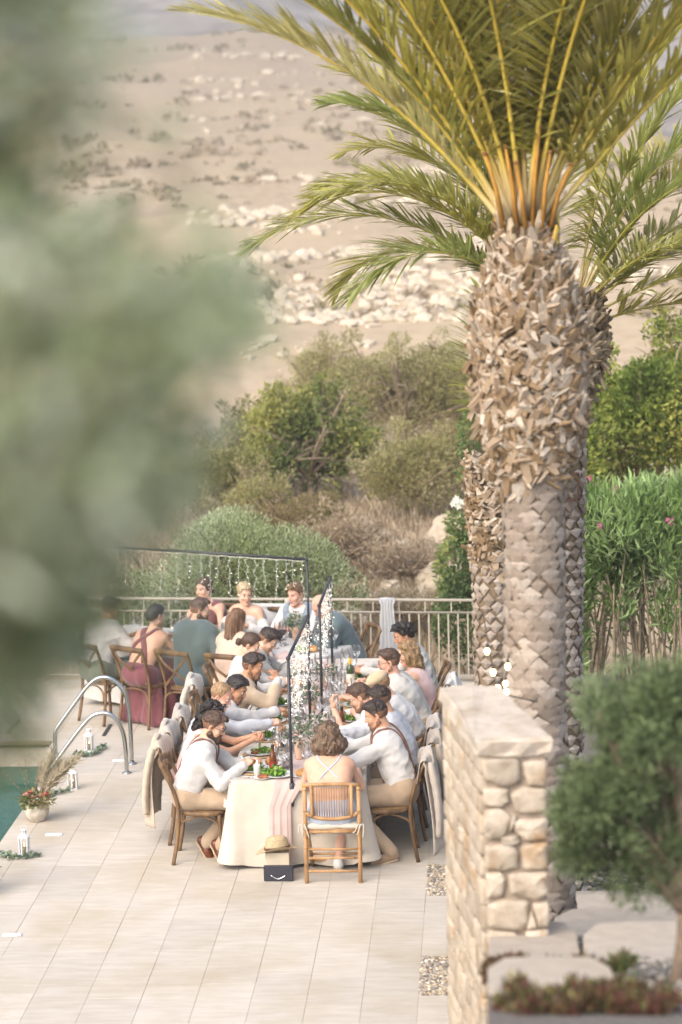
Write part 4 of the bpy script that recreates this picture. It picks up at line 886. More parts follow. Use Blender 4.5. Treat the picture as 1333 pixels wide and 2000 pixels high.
# twigs reaching to the right, each with leaves in pairs; (start, tip) in world coordinates
tw = []
def edge(z):   # how far right the crown reaches at depth 1.8, by height
    return float(np.interp(z, [5.633, 5.671, 5.709, 5.747, 5.785, 5.823, 5.861, 5.90, 5.938, 5.983, 6.014, 6.05, 6.11, 6.17, 6.4], [-.35, -.31, -.284, -.262, -.242, -.212, -.188, -.162, -.15, -.165, -.222, -.24, -.262, -.27, -.28]))
for i in range(112):
    y0 = r.uniform(1.7, 3.6); zz0 = r.uniform(5.62, 6.42) if i % 4 else r.uniform(5.62, 5.84); q = y0/1.8
    inset = abs(r.gauss(0, .05)) if r.random() < .5 else r.uniform(0, .28)
    for k in range(6):
        y = y0+r.gauss(0, .08); zz = zz0+r.gauss(0, .022); ze = 6.05+(zz-6.05)*q; xe = (edge(zz)-inset-abs(r.gauss(0, .02)))*q
        L = r.uniform(.14, .30)*(.6+.4*q); al = r.gauss(.25, .45); st = (xe-L*math.cos(al), y+r.gauss(0, .08), max(6.05+(5.66-6.05)*q, ze-L*math.sin(al)-.02)); tw.append((st, (xe, y, ze), i))
tm_ = MB(); Pl, Al = [], []
Cl = []
for st, en, cl in tw:
    path = bez(st, (np.array(st)+np.array(en))/2+np.array([0, 0, r.uniform(.0, .05)]), en, n=9); tm_.tube(path, np.linspace(.003, .001, 9), 4)
    d = np.gradient(path, axis=0)
    for j in range(9):
        for sg in (-1, 1):
            T = unit(d[j]); s_ = unit(np.cross(T, np.array([r.gauss(0, 1), r.gauss(0, 1), r.gauss(0, 1)])))*sg
            Pl.append(path[j]); Al.append(unit(T*.7+s_*.8)); Cl.append(cl)
Pl = np.array(Pl)-np.array([-1.05, 1.6, 4.1]); Al = np.array(Al); n = len(Pl)
V, F = leaf_arrays(Pl, Al, .045+.025*g.random(n), .010+.005*g.random(n), g)
cols = np.array([hexc(c) for c in ('525c38', '6c7650', '929c74', 'a4ae8a', 'b8c0a4', 'ced4c2', 'a0a068')]); cb = g.uniform(0, 7, 120); pc = np.clip((cb[np.array(Cl)]+g.normal(size=n)*1.0).astype(int), 0, 6)
mesh_np('foliage', V, F, mat('olive_tree_leaf', (1, 1, 1), .5, .05, 5, tint=True, trans=.35), t, False, np.repeat(cols[pc], 4, 0))
o = tm_.build('twigs', brm, t); o.data.transform(Matrix.Translation((1.05, -1.6, -4.1)))
# ------------------------------------------------------------------ chairs
WOOD = mat('bent_wood', '624a36', .5, .3, 5, stretch=(3, 3, .5), bump=.25, bscale=30, col2='866a4c', rnd=.18, mix2=('4b3626', 3.5, .55, .72))
WOODD = mat('bent_wood_dark', '5b4029', .5, .3, 5, stretch=(3, 3, .5), bump=.25, bscale=30, col2='8a6238', rnd=.15, mix2=('3d2c1e', 3.0, .5, .7))
CANE = mat('woven_seat', '8a6c44', .75, .25, 60, bump=.5, bscale=120, col2='ad8c5c')
def make_chair(label, group):
    t = thing('cross_back_chair', label, 'chair', (0, 0, 0), 0, group)
    b = MB(); n = 22; pr = []
    for i in range(n):
        a = 2*math.pi*i/n; c, s_ = math.cos(a), math.sin(a); q = 3.2; rr = 1/((abs(c)**q+abs(s_)**q)**(1/q)); pr.append((.22*c*rr*(1+.06*s_), .20*s_*rr))
    V = []
    for z, k in ((.425, .94), (.432, 1), (.455, 1), (.463, .965), (.463, .86), (.456, .84)): V += [(x*k, y*k, z) for x, y in pr]
    F = [(r_*n+i, r_*n+(i+1) % n, (r_+1)*n+(i+1) % n, (r_+1)*n+i) for r_ in range(5) for i in range(n)]+[tuple(range(n))[::-1]]
    b.add(V, F); st = b.build('seat', WOOD, t); b = MB(); b.add([(x*.85, y*.85, .4575) for x, y in pr], [tuple(range(n))]); b.build('webbing', CANE, st, smooth=False)
    for s_ in (-1, 1):
        b = MB(); b.tube(smoothpath([(s_*.215, -.255, 0), (s_*.2, -.215, .22), (s_*.195, -.195, .44), (s_*.2, -.225, .62), (s_*.213, -.295, .80), (s_*.215, -.335, .885)], 5), .0175, 9); b.build('rear_leg', WOOD, t)
        b = MB(); b.tube(smoothpath([(s_*.205, .185, 0), (s_*.19, .165, .22), (s_*.18, .15, .43)], 5), .0175, 9); b.build('front_leg', WOOD, t)
        # bent braces under the seat
        b = MB(); b.tube(smoothpath([(s_*.19, .165, .25), (s_*.19, .13, .36), (s_*.19, .03, .415), (s_*.19, -.05, .415), (s_*.195, -.18, .36), (s_*.2, -.215, .25)], 4), .0105, 7); b.build('side_brace', WOOD, t)
    for y, dz in ((.185, 0), (-.225, 0)):
        b = MB(); b.tube(smoothpath([(-.19, y, .25), (-.175, y*.97, .36), (-.08, y*.93, .413), (.08, y*.93, .413), (.175, y*.97, .36), (.19, y, .25)], 4), .0105, 7); b.build('end_brace', WOOD, t)
    b = MB(); b.tube(smoothpath([(-.222, -.318, .868), (-.11, -.355, .878), (0, -.366, .88), (.11, -.355, .878), (.222, -.318, .868)], 5), .026, 10, flat=(1.15, .62), up=(0, 0, 1)); b.build('top_rail', WOOD, t)
    for s_ in (-1, 1):
        b = MB(); b.tube(smoothpath([(s_*.205, -.315, .855), (s_*.10, -.315+.004*s_, .74), (0, -.262+.006*s_, .645), (-s_*.10, -.225+.004*s_, .56), (-s_*.19, -.213, .47)], 5), .0165, 8, flat=(1, .32), up=(1, 0, 0)); b.build('cross_strap', WOOD, t)
    return t
CH0 = [None]
def place_chair(x, y, facing, label, dark=False, group='cross back chairs around the tables'):
    rz = R(facing)
    if CH0[0] is None: c = make_chair(label, group); CH0[0] = c; c.location = (x, y, 0); c.rotation_euler = (0, 0, rz)
    else: c = copy_tree(CH0[0], None, label, (x, y, 0), rz)
    c.scale = (1, 1, 1.0)
    return c
def fabric(name, col, col2=None, rough=.85, sheen=.3, var=.06, bump=.12, bs=180, trans=0.0):
    return mat(name, col, rough, var, 6, col2=col2, bump=bump, bscale=bs, sheen=sheen, spec=.15, trans=trans)
def jacket_on(x, y, facing, label, col, seed, side=0.0, length=.62, fly=0.0):
    """a suit jacket hung over a chair back: a folded cloth with two loose sleeves"""
    r = random.Random(seed); nu, V = 31, []
    path = [(-.285, .70), (-.30, .80), (-.315, .88), (-.335, .918), (-.365, .925), (-.392, .905), (-.41, .86)]+[(-.418-(.05+fly)*f-.02*math.sin(f*3+seed), .86-length*f) for f in np.linspace(.08, 1, 18)]
    ph = [r.uniform(0, 6) for _ in range(4)]
    for j, (py, pz) in enumerate(path):
        f = max(0, j-6)/18
        for i in range(nu):
            u = i/(nu-1)*2-1; wd = .225+.012*min(j, 4)/4+.055*f; fold = (.004+.020*f)*math.sin(u*7.5+ph[0]+f*1.5)+(.002+.010*f)*math.sin(u*15+ph[1]-f*2)
            wrap = .085*abs(u)**3*(1 if j > 4 else .35)
            V.append((u*wd+side*f*.25+.006*math.sin(f*9+ph[2]), py+wrap-fold, pz-.028*abs(u)**3*(1 if 2 < j < 8 else .4)-(.03*abs(u)**2+.02*math.sin(u*3+ph[3]))*f*(f > .9)))
    F = np.array([(j*nu+i, j*nu+i+1, (j+1)*nu+i+1, (j+1)*nu+i) for j in range(len(path)-1) for i in range(nu-1)]); V = np.array(V)
    N_ = vnormals(V, F); n = len(V); V2 = V-N_*.007; rim = [i for i in range(nu-1)]
    edge = [(i, i+1) for i in range(nu-1)]+[((len(path)-1)*nu+i+1, (len(path)-1)*nu+i) for i in range(nu-1)]+[((j+1)*nu, j*nu) for j in range(len(path)-1)]+[(j*nu+nu-1, (j+1)*nu+nu-1) for j in range(len(path)-1)]
    F = np.concatenate([F, F[:, ::-1]+n, np.array([(b_, a_, a_+n, b_+n) for a_, b_ in edge])])
    m = fabric('jacket_'+col, col, bump=.2, bs=90); t = mesh_np('jacket', np.concatenate([V, V2]), F, m)
    for s_ in (-1, 1):
        L = length*.86; b = MB(); P = smoothpath([(s_*.215, -.375, .875), (s_*.245+side*.05, -.42-fly*.3, .875-L*.35), (s_*(.25+r.uniform(-.02, .03))+side*.15, -.44-fly*.7, .875-L*.72), (s_*(.235+r.uniform(-.03, .03))+side*.22, -.435-fly, .875-L)], 7)
        rr = np.interp(np.linspace(0, 1, len(P)), [0, .15, .6, 1], [.04, .066, .058, .05])*(1+.07*np.sin(np.arange(len(P))*1.9+seed)); b.tube(P, rr, 12, flat=(1.0, .55), up=(1, 0, 0)); b.build('sleeve', m, t)
    b = MB(); b.tube(smoothpath([(-.16, -.395, .84), (-.09, -.375, .935), (0, -.365, .952), (.09, -.375, .935), (.16, -.395, .84)], 5), .02, 8, flat=(1.2, .5), up=(0, 1, 0)); b.build('collar', m, t)
    t.location = (x, y, 0); t.rotation_euler = (0, 0, R(facing)); return setp(t, label, 'jacket', 'jackets hung over chair backs')

# seats: name -> (x, y, facing in degrees; 0 faces away from the camera, -90 to the right, 90 to the left)
SEATS = dict(L1=(-2.47, 20.2, -90), L2=(-2.57, 20.78, -92), L3=(-2.57, 21.36, -90), L4=(-2.53, 21.98, -88), L5=(-2.51, 22.66, -90), L6=(-2.57, 23.32, -90), L7=(-2.51, 23.94, -88),
             R1=(-0.88, 20.22, 92), R2=(-0.82, 20.86, 90), R3=(-0.84, 21.44, 90), R4=(-0.78, 22.6, 90), R5=(-0.70, 23.2, 88), R6=(-0.74, 23.86, 92), RH=(-0.80, 22.0, 90),
             H1=(-4.1, 25.4, -42), H2=(-3.64, 25.22, -34), H3=(-3.14, 25.0, -32), H4=(-2.6, 24.78, -25), B1=(-3.14, 27.0, 155), B2=(-2.64, 26.74, 155), G=(-2.06, 26.48, 155), BD=(-1.54, 25.80, 112), W=(-1.32, 19.72, 0))
for k, lab in (('L1', 'wooden cross back chair of the bearded man in suspenders, nearest on the left'), ('L2', 'wooden chair under the woman with sunglasses on her dark curls'), ('L3', 'wooden chair under the fair balding man'), ('L4', 'wooden chair under the smiling dark bearded man on the left'),
               ('L5', 'wooden chair under the man in the beige suit'), ('L6', 'wooden chair under the woman with a low bun'), ('L7', 'wooden chair at the far end of the left side of the long table'), ('R1', 'dark wooden chair of the man in suspenders with a wristwatch'),
               ('R2', 'wooden chair second from the near end on the right side'), ('R3', 'wooden chair under the man with glasses lifting his fork on the right'), ('RH', 'wooden chair under the guest in the beige cap'), ('R4', 'wooden chair under the upright bearded man in glasses on the right'),
               ('R5', 'wooden chair behind the curly haired woman in pink'), ('R6', 'wooden chair under the man with dark curls on the right'), ('H1', 'blurred wooden chair under the man in the white short sleeved shirt'), ('H2', 'wooden chair behind the woman in the mauve dress'),
               ('H3', 'wooden chair behind the man in the teal suit jacket'), ('H4', 'wooden chair behind the woman with long brown hair'), ('B1', 'wooden chair under the bridesmaid facing the camera'), ('B2', 'wooden chair under the bride'), ('G', 'wooden chair under the groom'), ('BD', 'wooden chair of the bald man at the head table')):
    place_chair(*SEATS[k], lab)
jacket_on(*SEATS['L2'], 'long beige jacket hanging over the chair behind the nearest man on the left', 'b3a490', 1, side=.0, length=.66, fly=.01)
jacket_on(*SEATS['L3'], 'pale jacket over the chair of the fair balding man', 'aaa094', 2, length=.5)
jacket_on(*SEATS['L4'], 'light grey jacket over the chair of the smiling dark bearded man', 'a49b90', 3, length=.5)
jacket_on(*SEATS['L6'], 'pale jacket over the chair of the woman with the bun', 'ada69b', 4, length=.5)
jacket_on(*SEATS['R1'], 'greige jacket over the chair of the man in suspenders with a wristwatch', 'a89d91', 5, length=.74)
jacket_on(*SEATS['R2'], 'beige jacket over the second chair on the right', 'a29585', 6, length=.66)
jacket_on(*SEATS['R3'], 'light jacket over the third chair on the right', 'aba196', 7, length=.6)
jacket_on(*SEATS['R5'], 'white cloth jacket over the chair of the woman in pink', 'bbb7b1', 8, length=.5)
# bamboo folding chair at the near end
def bamboo_chair():
    t = thing('bamboo_folding_chair', 'folding bamboo chair with a slatted back at the near end of the table', 'chair', (-1.31, 19.66, 0), 0)
    bm = mat('bamboo', '9c754a', .45, .2, 6, stretch=(2, 2, .6), col2='b8926a', mix2=('6b4a30', 9, .58, .72), bump=.2)
    for s_ in (-1, 1):
        b = MB(); x = s_*.225
        b.tube([(x, -.225, 0), (x, -.2, .3), (x, -.19, .47), (x, -.205, .84)], .0185, 9)
        for z in (.12, .3, .46, .62, .8): b.tube([(x, -.2-.005, z-.006), (x, -.2-.005, z+.006)], .0205, 9)
        b.build('rear_post', bm, t)
        b = MB(); b.tube([(x*.93, .26, 0), (x*.93, .02, .25), (x*.93, -.17, .44)], .0165, 9); b.build('front_leg', bm, t)
        b = MB(); b.tube([(s_*.165, -.215, .845), (s_*.165, -.22, .6), (s_*.165, -.212, .56)], .015, 8); b.build('back_upright', bm, t)
    for z, y in ((.10, -.215), (.21, -.207), (.285, -.2), (.43, -.19)):
        b = MB(); b.tube([(-.225, y, z), (.225, y, z)], .0115, 8); b.build('crossbar', bm, t)
    b = MB(); b.tube([(-.2, .2, .07), (.2, .2, .07)], .011, 8); b.build('crossbar', bm, t)
    b = MB(); b.tube([(-.2, .12, .15), (.2, .12, .15)], .011, 8); b.build('crossbar', bm, t)
    b = MB(); b.tube([(-.243, -.207, .835), (-.1, -.213, .843), (.1, -.213, .843), (.243, -.207, .835)], .017, 9); b.build('top_rail', bm, t)
    b = MB(); b.tube(smoothpath([(-.225, -.2, .605), (-.15, -.212, .565), (0, -.222, .55), (.15, -.212, .565), (.225, -.2, .605)], 4), .016, 9); b.build('lower_rail', bm, t)
    sm = None
    for i in range(15):
        x = -.145+.29*i/14; z0 = .552+.02*(x/.15)**2
        if sm is None: b = MB(); b.tube([(0, -.217, .0), (0, -.215, .285)], .0042, 6); o = b.build('slat', bm, t); sm = o.data
        else: o = obj('slat', sm, t)
        o.location = (x, 0, z0)
    b = MB(); b.box((0, .0, .445), (.2, .19, .012), bev=.006); b.build('seat', bm, t)
    cm = fabric('cream_cushion', 'b9b1a3', 'c3bbae'); V, F = sdf([bxp((0, .0, .478), (.222, .205, .024), r=.022)], .012, lambda X: .004*snoise(X, 25, 1))
    c = mesh_np('seat_cushion', V, F, cm); c.location = t.location; setp(c, 'thin cream seat cushion tied to the bamboo chair', 'cushion')
    for s_ in (-1, 1):
        b = MB(); p = np.array([s_*.225, -.215, .475])
        for a in (-.9, -.3, .5): b.tube(smoothpath([p, p+np.array([s_*.02+.03*a, -.01, .03]), p+np.array([.05*a+s_*.01, -.015, -.03]), p+np.array([.06*a, -.012, -.07-.03*a])], 4), .005, 6)
        b.build('tie', cm, c)
bamboo_chair()

# ------------------------------------------------------------------ tables and cloths
TX0, TX1, TY0, TY1, TZ = -2.22, -1.06, 19.93, 24.86, .755
def build_tables():
    wm = mat('table_wood', '6b5038', .6, .2, 5)
    t = thing('long_table', 'long dining table under an ivory cloth', 'table', ((TX0+TX1)/2, (TY0+TY1)/2, 0)); hx, hy = (TX1-TX0)/2-.01, (TY1-TY0)/2-.01
    b = MB(); b.box((0, 0, TZ-.025), (hx, hy, .018)); b.build('tabletop', wm, t, smooth=False)
    for y in (-hy+.25, -hy*.35, hy*.35, hy-.25):
        for x in (-hx+.18, hx-.18): b = MB(); b.tube([(x, y, 0), (x, y, TZ-.04)], .02, 8); b.build('leg', wm, t)
    t = thing('head_table', 'bridal head table under a white cloth at the far end', 'table', (-2.85, 25.86, 0), R(-25))
    b = MB(); b.box((-.1, 0, TZ-.025), (1.48, .4, .018)); b.build('tabletop', wm, t, smooth=False)
    for x in (-1.4, -.1, 1.2):
        for y in (-.3, .3): b = MB(); b.tube([(x, y, 0), (x, y, TZ-.04)], .02, 8); b.build('leg', wm, t)
    def cloth(name, hx, hy, cx, cy, rz, lab, m, floor, flare, seed, rnd=.06):
        # outline (rounded rectangle) walked round; rows go over the edge and down to the floor with folds
        g = np.random.default_rng(seed); pts = []
        per = []
        k = 64
        def lin(a, b_, n): return [np.array(a)*(1-i/n)+np.array(b_)*i/n for i in range(n)]
        nx, ny = max(12, int(hx*36)), max(12, int(hy*36)); r_ = rnd
        for (cxn, cyn, a0) in ((hx-r_, -hy+r_, -90), (hx-r_, hy-r_, 0), (-hx+r_, hy-r_, 90), (-hx+r_, -hy+r_, 180)):
            arc = [np.array([cxn+r_*math.cos(R(a0+q*15)), cyn+r_*math.sin(R(a0+q*15))]) for q in range(7)]; per.append(arc)
        loop = []
        for i in range(4):
            loop += per[i]; a, b_ = per[i][-1], per[(i+1) % 4][0]; n = ny if i % 2 == 0 else nx; loop += lin(a, b_, n)[1:]
        loop = np.array(loop); n = len(loop); d = np.roll(loop, -1, 0)-np.roll(loop, 1, 0); nr = np.stack([d[:, 1], -d[:, 0]], 1); nr /= np.linalg.norm(nr, axis=1, keepdims=True)
        s_ = np.concatenate([[0], np.cumsum(np.linalg.norm(np.diff(loop, axis=0), axis=1))])
        corner = np.zeros(n)
        for (sx, sy) in ((1, -1), (1, 1), (-1, 1), (-1, -1)): corner += np.exp(-(np.linalg.norm(loop-np.array([sx*hx, sy*hy]), axis=1)/.16)**2)
        rows = [(0, TZ, -.03), (0, TZ+.001, -.012), (.35, TZ-.006, .002), (.7, TZ-.03, .008)]; zb = floor; nrow = 15
        V = []
        for (f, z, o_) in rows: V += [(*(loop[i]+nr[i]*o_), z) for i in range(n)]
        for j in range(1, nrow+1):
            f = j/nrow; z = TZ-.03-(TZ-.03-zb)*f
            wob = np.sin(s_*9+1.5*np.sin(s_*2.1+seed))*.6+np.sin(s_*17+seed*2)*.3+.35*np.sin(s_*4.3+2+seed)
            side = np.clip(-nr[:, 1], 0, 1)*.7+.3; o_ = .008+flare*f**1.2*(.55*side+.35*corner*2.0)+f*.045*wob*(1-.4*corner)+.03*f*corner*np.sin(s_*31)
            zz = z+f**3*(.05*corner+.012*np.sin(s_*6+seed))
            V += [(*(loop[i]+nr[i]*o_[i]), max(.006, zz[i])) for i in range(n)]
        V = np.array(V); nr_ = len(V)//n; F = []
        for r2 in range(nr_-1):
            i = np.arange(n); j = (i+1) % n; F.append(np.stack([r2*n+i, r2*n+j, (r2+1)*n+j, (r2+1)*n+i], 1)[:, ::-1])
        # top sheet: fan of strips across
        gx, gy = int(hx*14)+4, int(hy*14)+4; xs = np.linspace(-hx+.02, hx-.02, gx); ys = np.linspace(-hy+.02, hy-.02, gy); X, Y = np.meshgrid(xs, ys)
        Z = TZ+.002+.0012*snoise(np.stack([X, Y, 0*X], -1), 4, 2); Vt = np.stack([X, Y, Z], -1).reshape(-1, 3); i = np.arange((gy-1)*(gx-1)); r2 = i//(gx-1); c = i % (gx-1); a = r2*gx+c
        Ft = np.stack([a, a+1, a+gx+1, a+gx], 1)+len(V)
        V = np.concatenate([V, Vt]); F.append(Ft)
        o = mesh_np(name, V, np.concatenate(F), m); o.location = (cx, cy, 0); o.rotation_euler = (0, 0, rz); setp(o, lab, 'tablecloth'); return o
    cloth('tablecloth', (TX1-TX0)/2, (TY1-TY0)/2, (TX0+TX1)/2, (TY0+TY1)/2, 0, 'ivory cloth on the long table, falling in folds to the floor', fabric('ivory_linen', 'b9ae9f', 'c2b8aa', var=.03), .02, .11, 1)
    cloth('tablecloth', 1.48, .4, -2.85-.1*math.cos(R(25)), 25.86+.1*math.sin(R(25)), R(-25), 'white cloth on the head table', fabric('white_linen', 'bab5ae', 'c3beb8', var=.03), .05, .05, 2)
    # pink runner down the middle, falling over the near end
    pk = fabric('pink_chiffon', 'cbb3ac', 'd3beb7', trans=.25, bump=.05)
    V, F = [], []; L = [(TY1-.1, TZ+.006)]+[(y, TZ+.006+.001*math.sin(y*9)) for y in np.linspace(TY1-.2, TY0+.03, 60)]+[(TY0-.012, TZ-.004), (TY0-.034, TZ-.04)]+[(TY0-.045-.06*f, TZ-.05-(TZ-.10)*f) for f in np.linspace(.03, .98, 26)]
    nw = 19
    for j, (y, z) in enumerate(L):
        over = max(0, j-60)/27
        for i in range(nw):
            u = i/(nw-1)-.5; wd = .25*(1-.25*min(1, over*4)+.04*over)+.02*math.sin(y*2.3+i*.1); fold = (.002+.006*over)*(math.sin(u*19+y*.7+1.3*math.sin(y*1.7))+.6*math.sin(u*43+2.1)+.4*math.sin(u*71+z*3))
            V.append(((TX0+TX1)/2-.14+.10*(1-min(1, over*3))+u*wd+.012*math.sin(y*3), y-(fold+.028*over if j > 60 else 0), z+(abs(fold)*.5 if j <= 60 else 0)))
    for j in range(len(L)-1):
        for i in range(nw-1): F.append((j*nw+i, j*nw+i+1, (j+1)*nw+i+1, (j+1)*nw+i))
    o = mesh_np('table_runner', V, np.array(F), pk); setp(o, 'long blush pink runner hanging over the near end of the table', 'runner')
    b = []
    nx = 13; V, F = [], []
    for j in range(24):
        f = j/23
        y = -.42-.05*min(1, f*5)-.05*f if j > 3 else -.42+.11*(3-j); z = TZ+.008 if j <= 3 else TZ-.55*(f-3/23)
        for i in range(nx): u = i/(nx-1)-.5; V.append((.98+u*.22, y-.014*math.sin(u*25)*f-.02*f, z))
    for j in range(23):
        for i in range(nx-1): F.append((j*nx+i, j*nx+i+1, (j+1)*nx+i+1, (j+1)*nx+i))
    o = mesh_np('table_runner', V, np.array(F), pk); o.location = (-2.85, 25.86, 0); o.rotation_euler = (0, 0, R(-25)); setp(o, 'short pink runner hanging over the front of the head table', 'runner')
build_tables()

# ------------------------------------------------------------------ light frames with curtains of fairy lights
IRON = mat('black_iron', '2a2a30', .4, .1, 20, spec=.5)
BULB = mat('fairy_bulb', 'fff3dd', .3, .0, 1, emit=(1, .86, .62), estr=2.2); BULBW = mat('fairy_bulb_white', 'fff8ee', .25, 0, 1, emit=(1, .93, .8), estr=.35)
WIRE = mat('white_wire', 'd9d5cc', .5, .05, 5)
def light_frame(p0, p1, lab, clab, per_m, hang, seed, dense=False, lowz=0, zt=1.82, amber=0.3):
    p0, p1 = np.array(p0, float), np.array(p1, float); d = unit(p1-p0); t = thing('light_frame', lab, 'frame', (*p0[:2], 0), 0, 'black frames for the fairy lights'); o0 = np.array([*p0[:2], 0])
    for q in (p0, p1):
        b = MB(); a = np.array([q[0], q[1], TZ-.22])-o0; b.tube([a, a+np.array([0, 0, zt-TZ+.22])], .0135, 9); b.build('pole', IRON, t)
        b = MB(); b.box(np.array([q[0], q[1], TZ-.09])-o0, (.02, .018, .075), bev=.004); b.tube([np.array([q[0], q[1]-.02, TZ-.19])-o0, np.array([q[0], q[1]-.045, TZ-.19])-o0], .012, 8); b.build('clamp', IRON, t)
        V, F = sdf([el((0, 0, 0), (.021, .021, .021))], .007); me = mesh_np('knob', V, F, IRON, t); me.location = np.array([q[0], q[1], zt])-o0
    b = MB(); b.tube([np.array([*p0[:2], zt])-o0, np.array([*p1[:2], zt])-o0], .0145, 9); b.build('bar', IRON, t)
    c = thing('fairy_lights', clab, 'string lights', (*p0[:2], 0), 0, 'curtains of fairy lights'); r = random.Random(seed); Ln = np.linalg.norm(p1[:2]-p0[:2]); n = int(Ln*per_m)
    b = MB(); m = [np.array([*(p0[:2]+(p1[:2]-p0[:2])*i/40), zt-.018-.012*abs(math.sin(i*.9))])-o0+np.array([r.gauss(0, .004), r.gauss(0, .004), 0]) for i in range(41)]; b.tube(m, .003, 5); b.build('main_wire', WIRE, c)
    side = np.array([-d[1], d[0], 0])
    for i in range(n):
        f = (i+.5+r.uniform(-.3, .3))/n; q = np.array([*(p0[:2]+(p1[:2]-p0[:2])*f), zt-.02])-o0; h = r.uniform(*hang); k = int(h/.05)+2; pts = []
        off = side*r.gauss(0, .012)
        for j in range(k): pts.append(q+off*min(1, j)+np.array([0, 0, -h*j/(k-1)])+side*r.gauss(0, .008)+np.append(d[:2]*r.gauss(0, .010), 0))
        b = MB(); b.tube(smoothpath(pts, 2), .0021, 4); s_ = b.build('strand', WIRE, c); bb = MB()
        for p in pts[1:]:
            for _ in range(2 if dense else 1):
                dr = unit([r.gauss(0, 1), r.gauss(0, 1), r.gauss(-.2, .5)]); e = p+dr*r.uniform(.012, .028); u = unit(np.cross(dr, [0.3, .2, 1])); v = np.cross(dr, u); L = .012; w_ = .0030; mi = 0 if r.random() < amber else 1
                bb.add([p, e+u*.002, e-u*.001+v*.002, e-u*.001-v*.002], [(0, 1, 2), (0, 2, 3), (0, 3, 1)], 2)
                bb.add([e-dr*.003, e+u*w_, e+v*w_, e-u*w_, e-v*w_, e+dr*L], [(0, 2, 1), (0, 3, 2), (0, 4, 3), (0, 1, 4), (5, 1, 2), (5, 2, 3), (5, 3, 4), (5, 4, 1)], mi)
        o = bb.build('bulbs', [BULB, BULBW, WIRE], s_, smooth=False); o['kind'] = 'stuff'
    return t
light_frame((-1.675, 19.9), (-1.64, 21.72), 'black clamp-on frame standing over the near part of the long table', 'dense curtain of fairy lights over the near part of the table', 10, (.35, .72), 1, True, amber=.3)
light_frame((-1.565, 22.25), (-1.555, 23.75), 'black clamp-on frame over the far part of the long table', 'dense curtain of fairy lights over the far part of the table', 8, (.35, .66), 2, True, amber=.3)
light_frame((-1.91, 25.45), (-4.6, 26.70), 'black frame spanning the head table', 'icicle fairy lights hanging over the head table', 9.0, (.22, .55), 3, False, zt=1.72, amber=.25)
# warm bulb festoon between the palms
def festoon():
    t = thing('festoon_lights', 'strings of warm glowing bulbs hanging by the palm trunk', 'string lights', (.0, 14.2, 0)); bm = mat('warm_bulb', 'ffe2b0', .3, 0, 1, emit=(1, .66, .3), estr=5); sk = mat('bulb_socket', '3c3c3c', .6)
    for pts in ([(-.02, 0, 3.3), (.005, 0, 3.12), (.03, 0, 2.98), (.05, 0, 2.86), (.09, 0, 2.80), (.3, .1, 2.72)], [(.13, 0, 3.05), (.115, 0, 2.95), (.108, 0, 2.85), (.11, 0, 2.78)]):
        P = smoothpath(pts, 6); b = MB(); b.tube(P, .004, 5); b.build('cable', sk, t)
    for i, p in enumerate([(.0, -.02, 3.07), (.035, -.02, 2.94), (.062, -.02, 2.845), (.122, -.02, 2.975), (.108, -.02, 2.87), (.112, -.02, 2.82)]):
        b = MB(); b.lathe([(0, -.028), (.009, -.026), (.0155, -.012), (.0155, -.002), (.009, .012)], p, 10); s_ = b.build('bulb', bm, t); b = MB(); b.lathe([(.009, .012), (.0095, .035), (.005, .038), (0, .038)], p, 8); b.build('socket', sk, s_)
festoon()
# ------------------------------------------------------------------ people
SKIN = {'fair': mat('skin_fair', 'c79a80', .5, .05, 9, col2='d1a78e', spec=.35), 'warm': mat('skin_warm', 'b98a6c', .5, .05, 9, col2='c4977b', spec=.35), 'tan': mat('skin_tan', 'ab7c5e', .5, .05, 9, col2='b78a6b', spec=.35), 'pink': mat('skin_pink', 'c9967f', .5, .06, 9, col2='d3a48e', spec=.35)}
def hairm(name, col, col2, stretch=(1, 1, .25), sc=70): return mat('hair_'+name, col, .5, .45, sc, stretch=stretch, col2=col2, bump=.6, bscale=90, spec=.4)
HAIR = dict(dark=hairm('dark', '241a14', '3a2b22'), black=hairm('black', '17120f', '2b221d'), brown=hairm('brown', '3d2b1f', '5a4231'), light=hairm('light_brown', '5d4630', '83684a'), blond=hairm('blond', 'a08860', 'c6b28c'), sand=hairm('sand', '8a6a4a', 'a98a66'), curl=hairm('brown_curl', '4a382a', '7a624c', (1, 1, 1), 40), dblond=hairm('dark_blond', '6f5638', 'a08259', (1, 1, 1), 40), long=hairm('long_brown', '543a28', '7d5c41', (1, 1, .12)))
EYEW = mat('eye_white', 'd8d2cc', .3, .02, 3); IRIS = mat('iris', '3a2a20', .25, .05, 3); LIP = mat('lip', 'a8685c', .5, .06, 20)
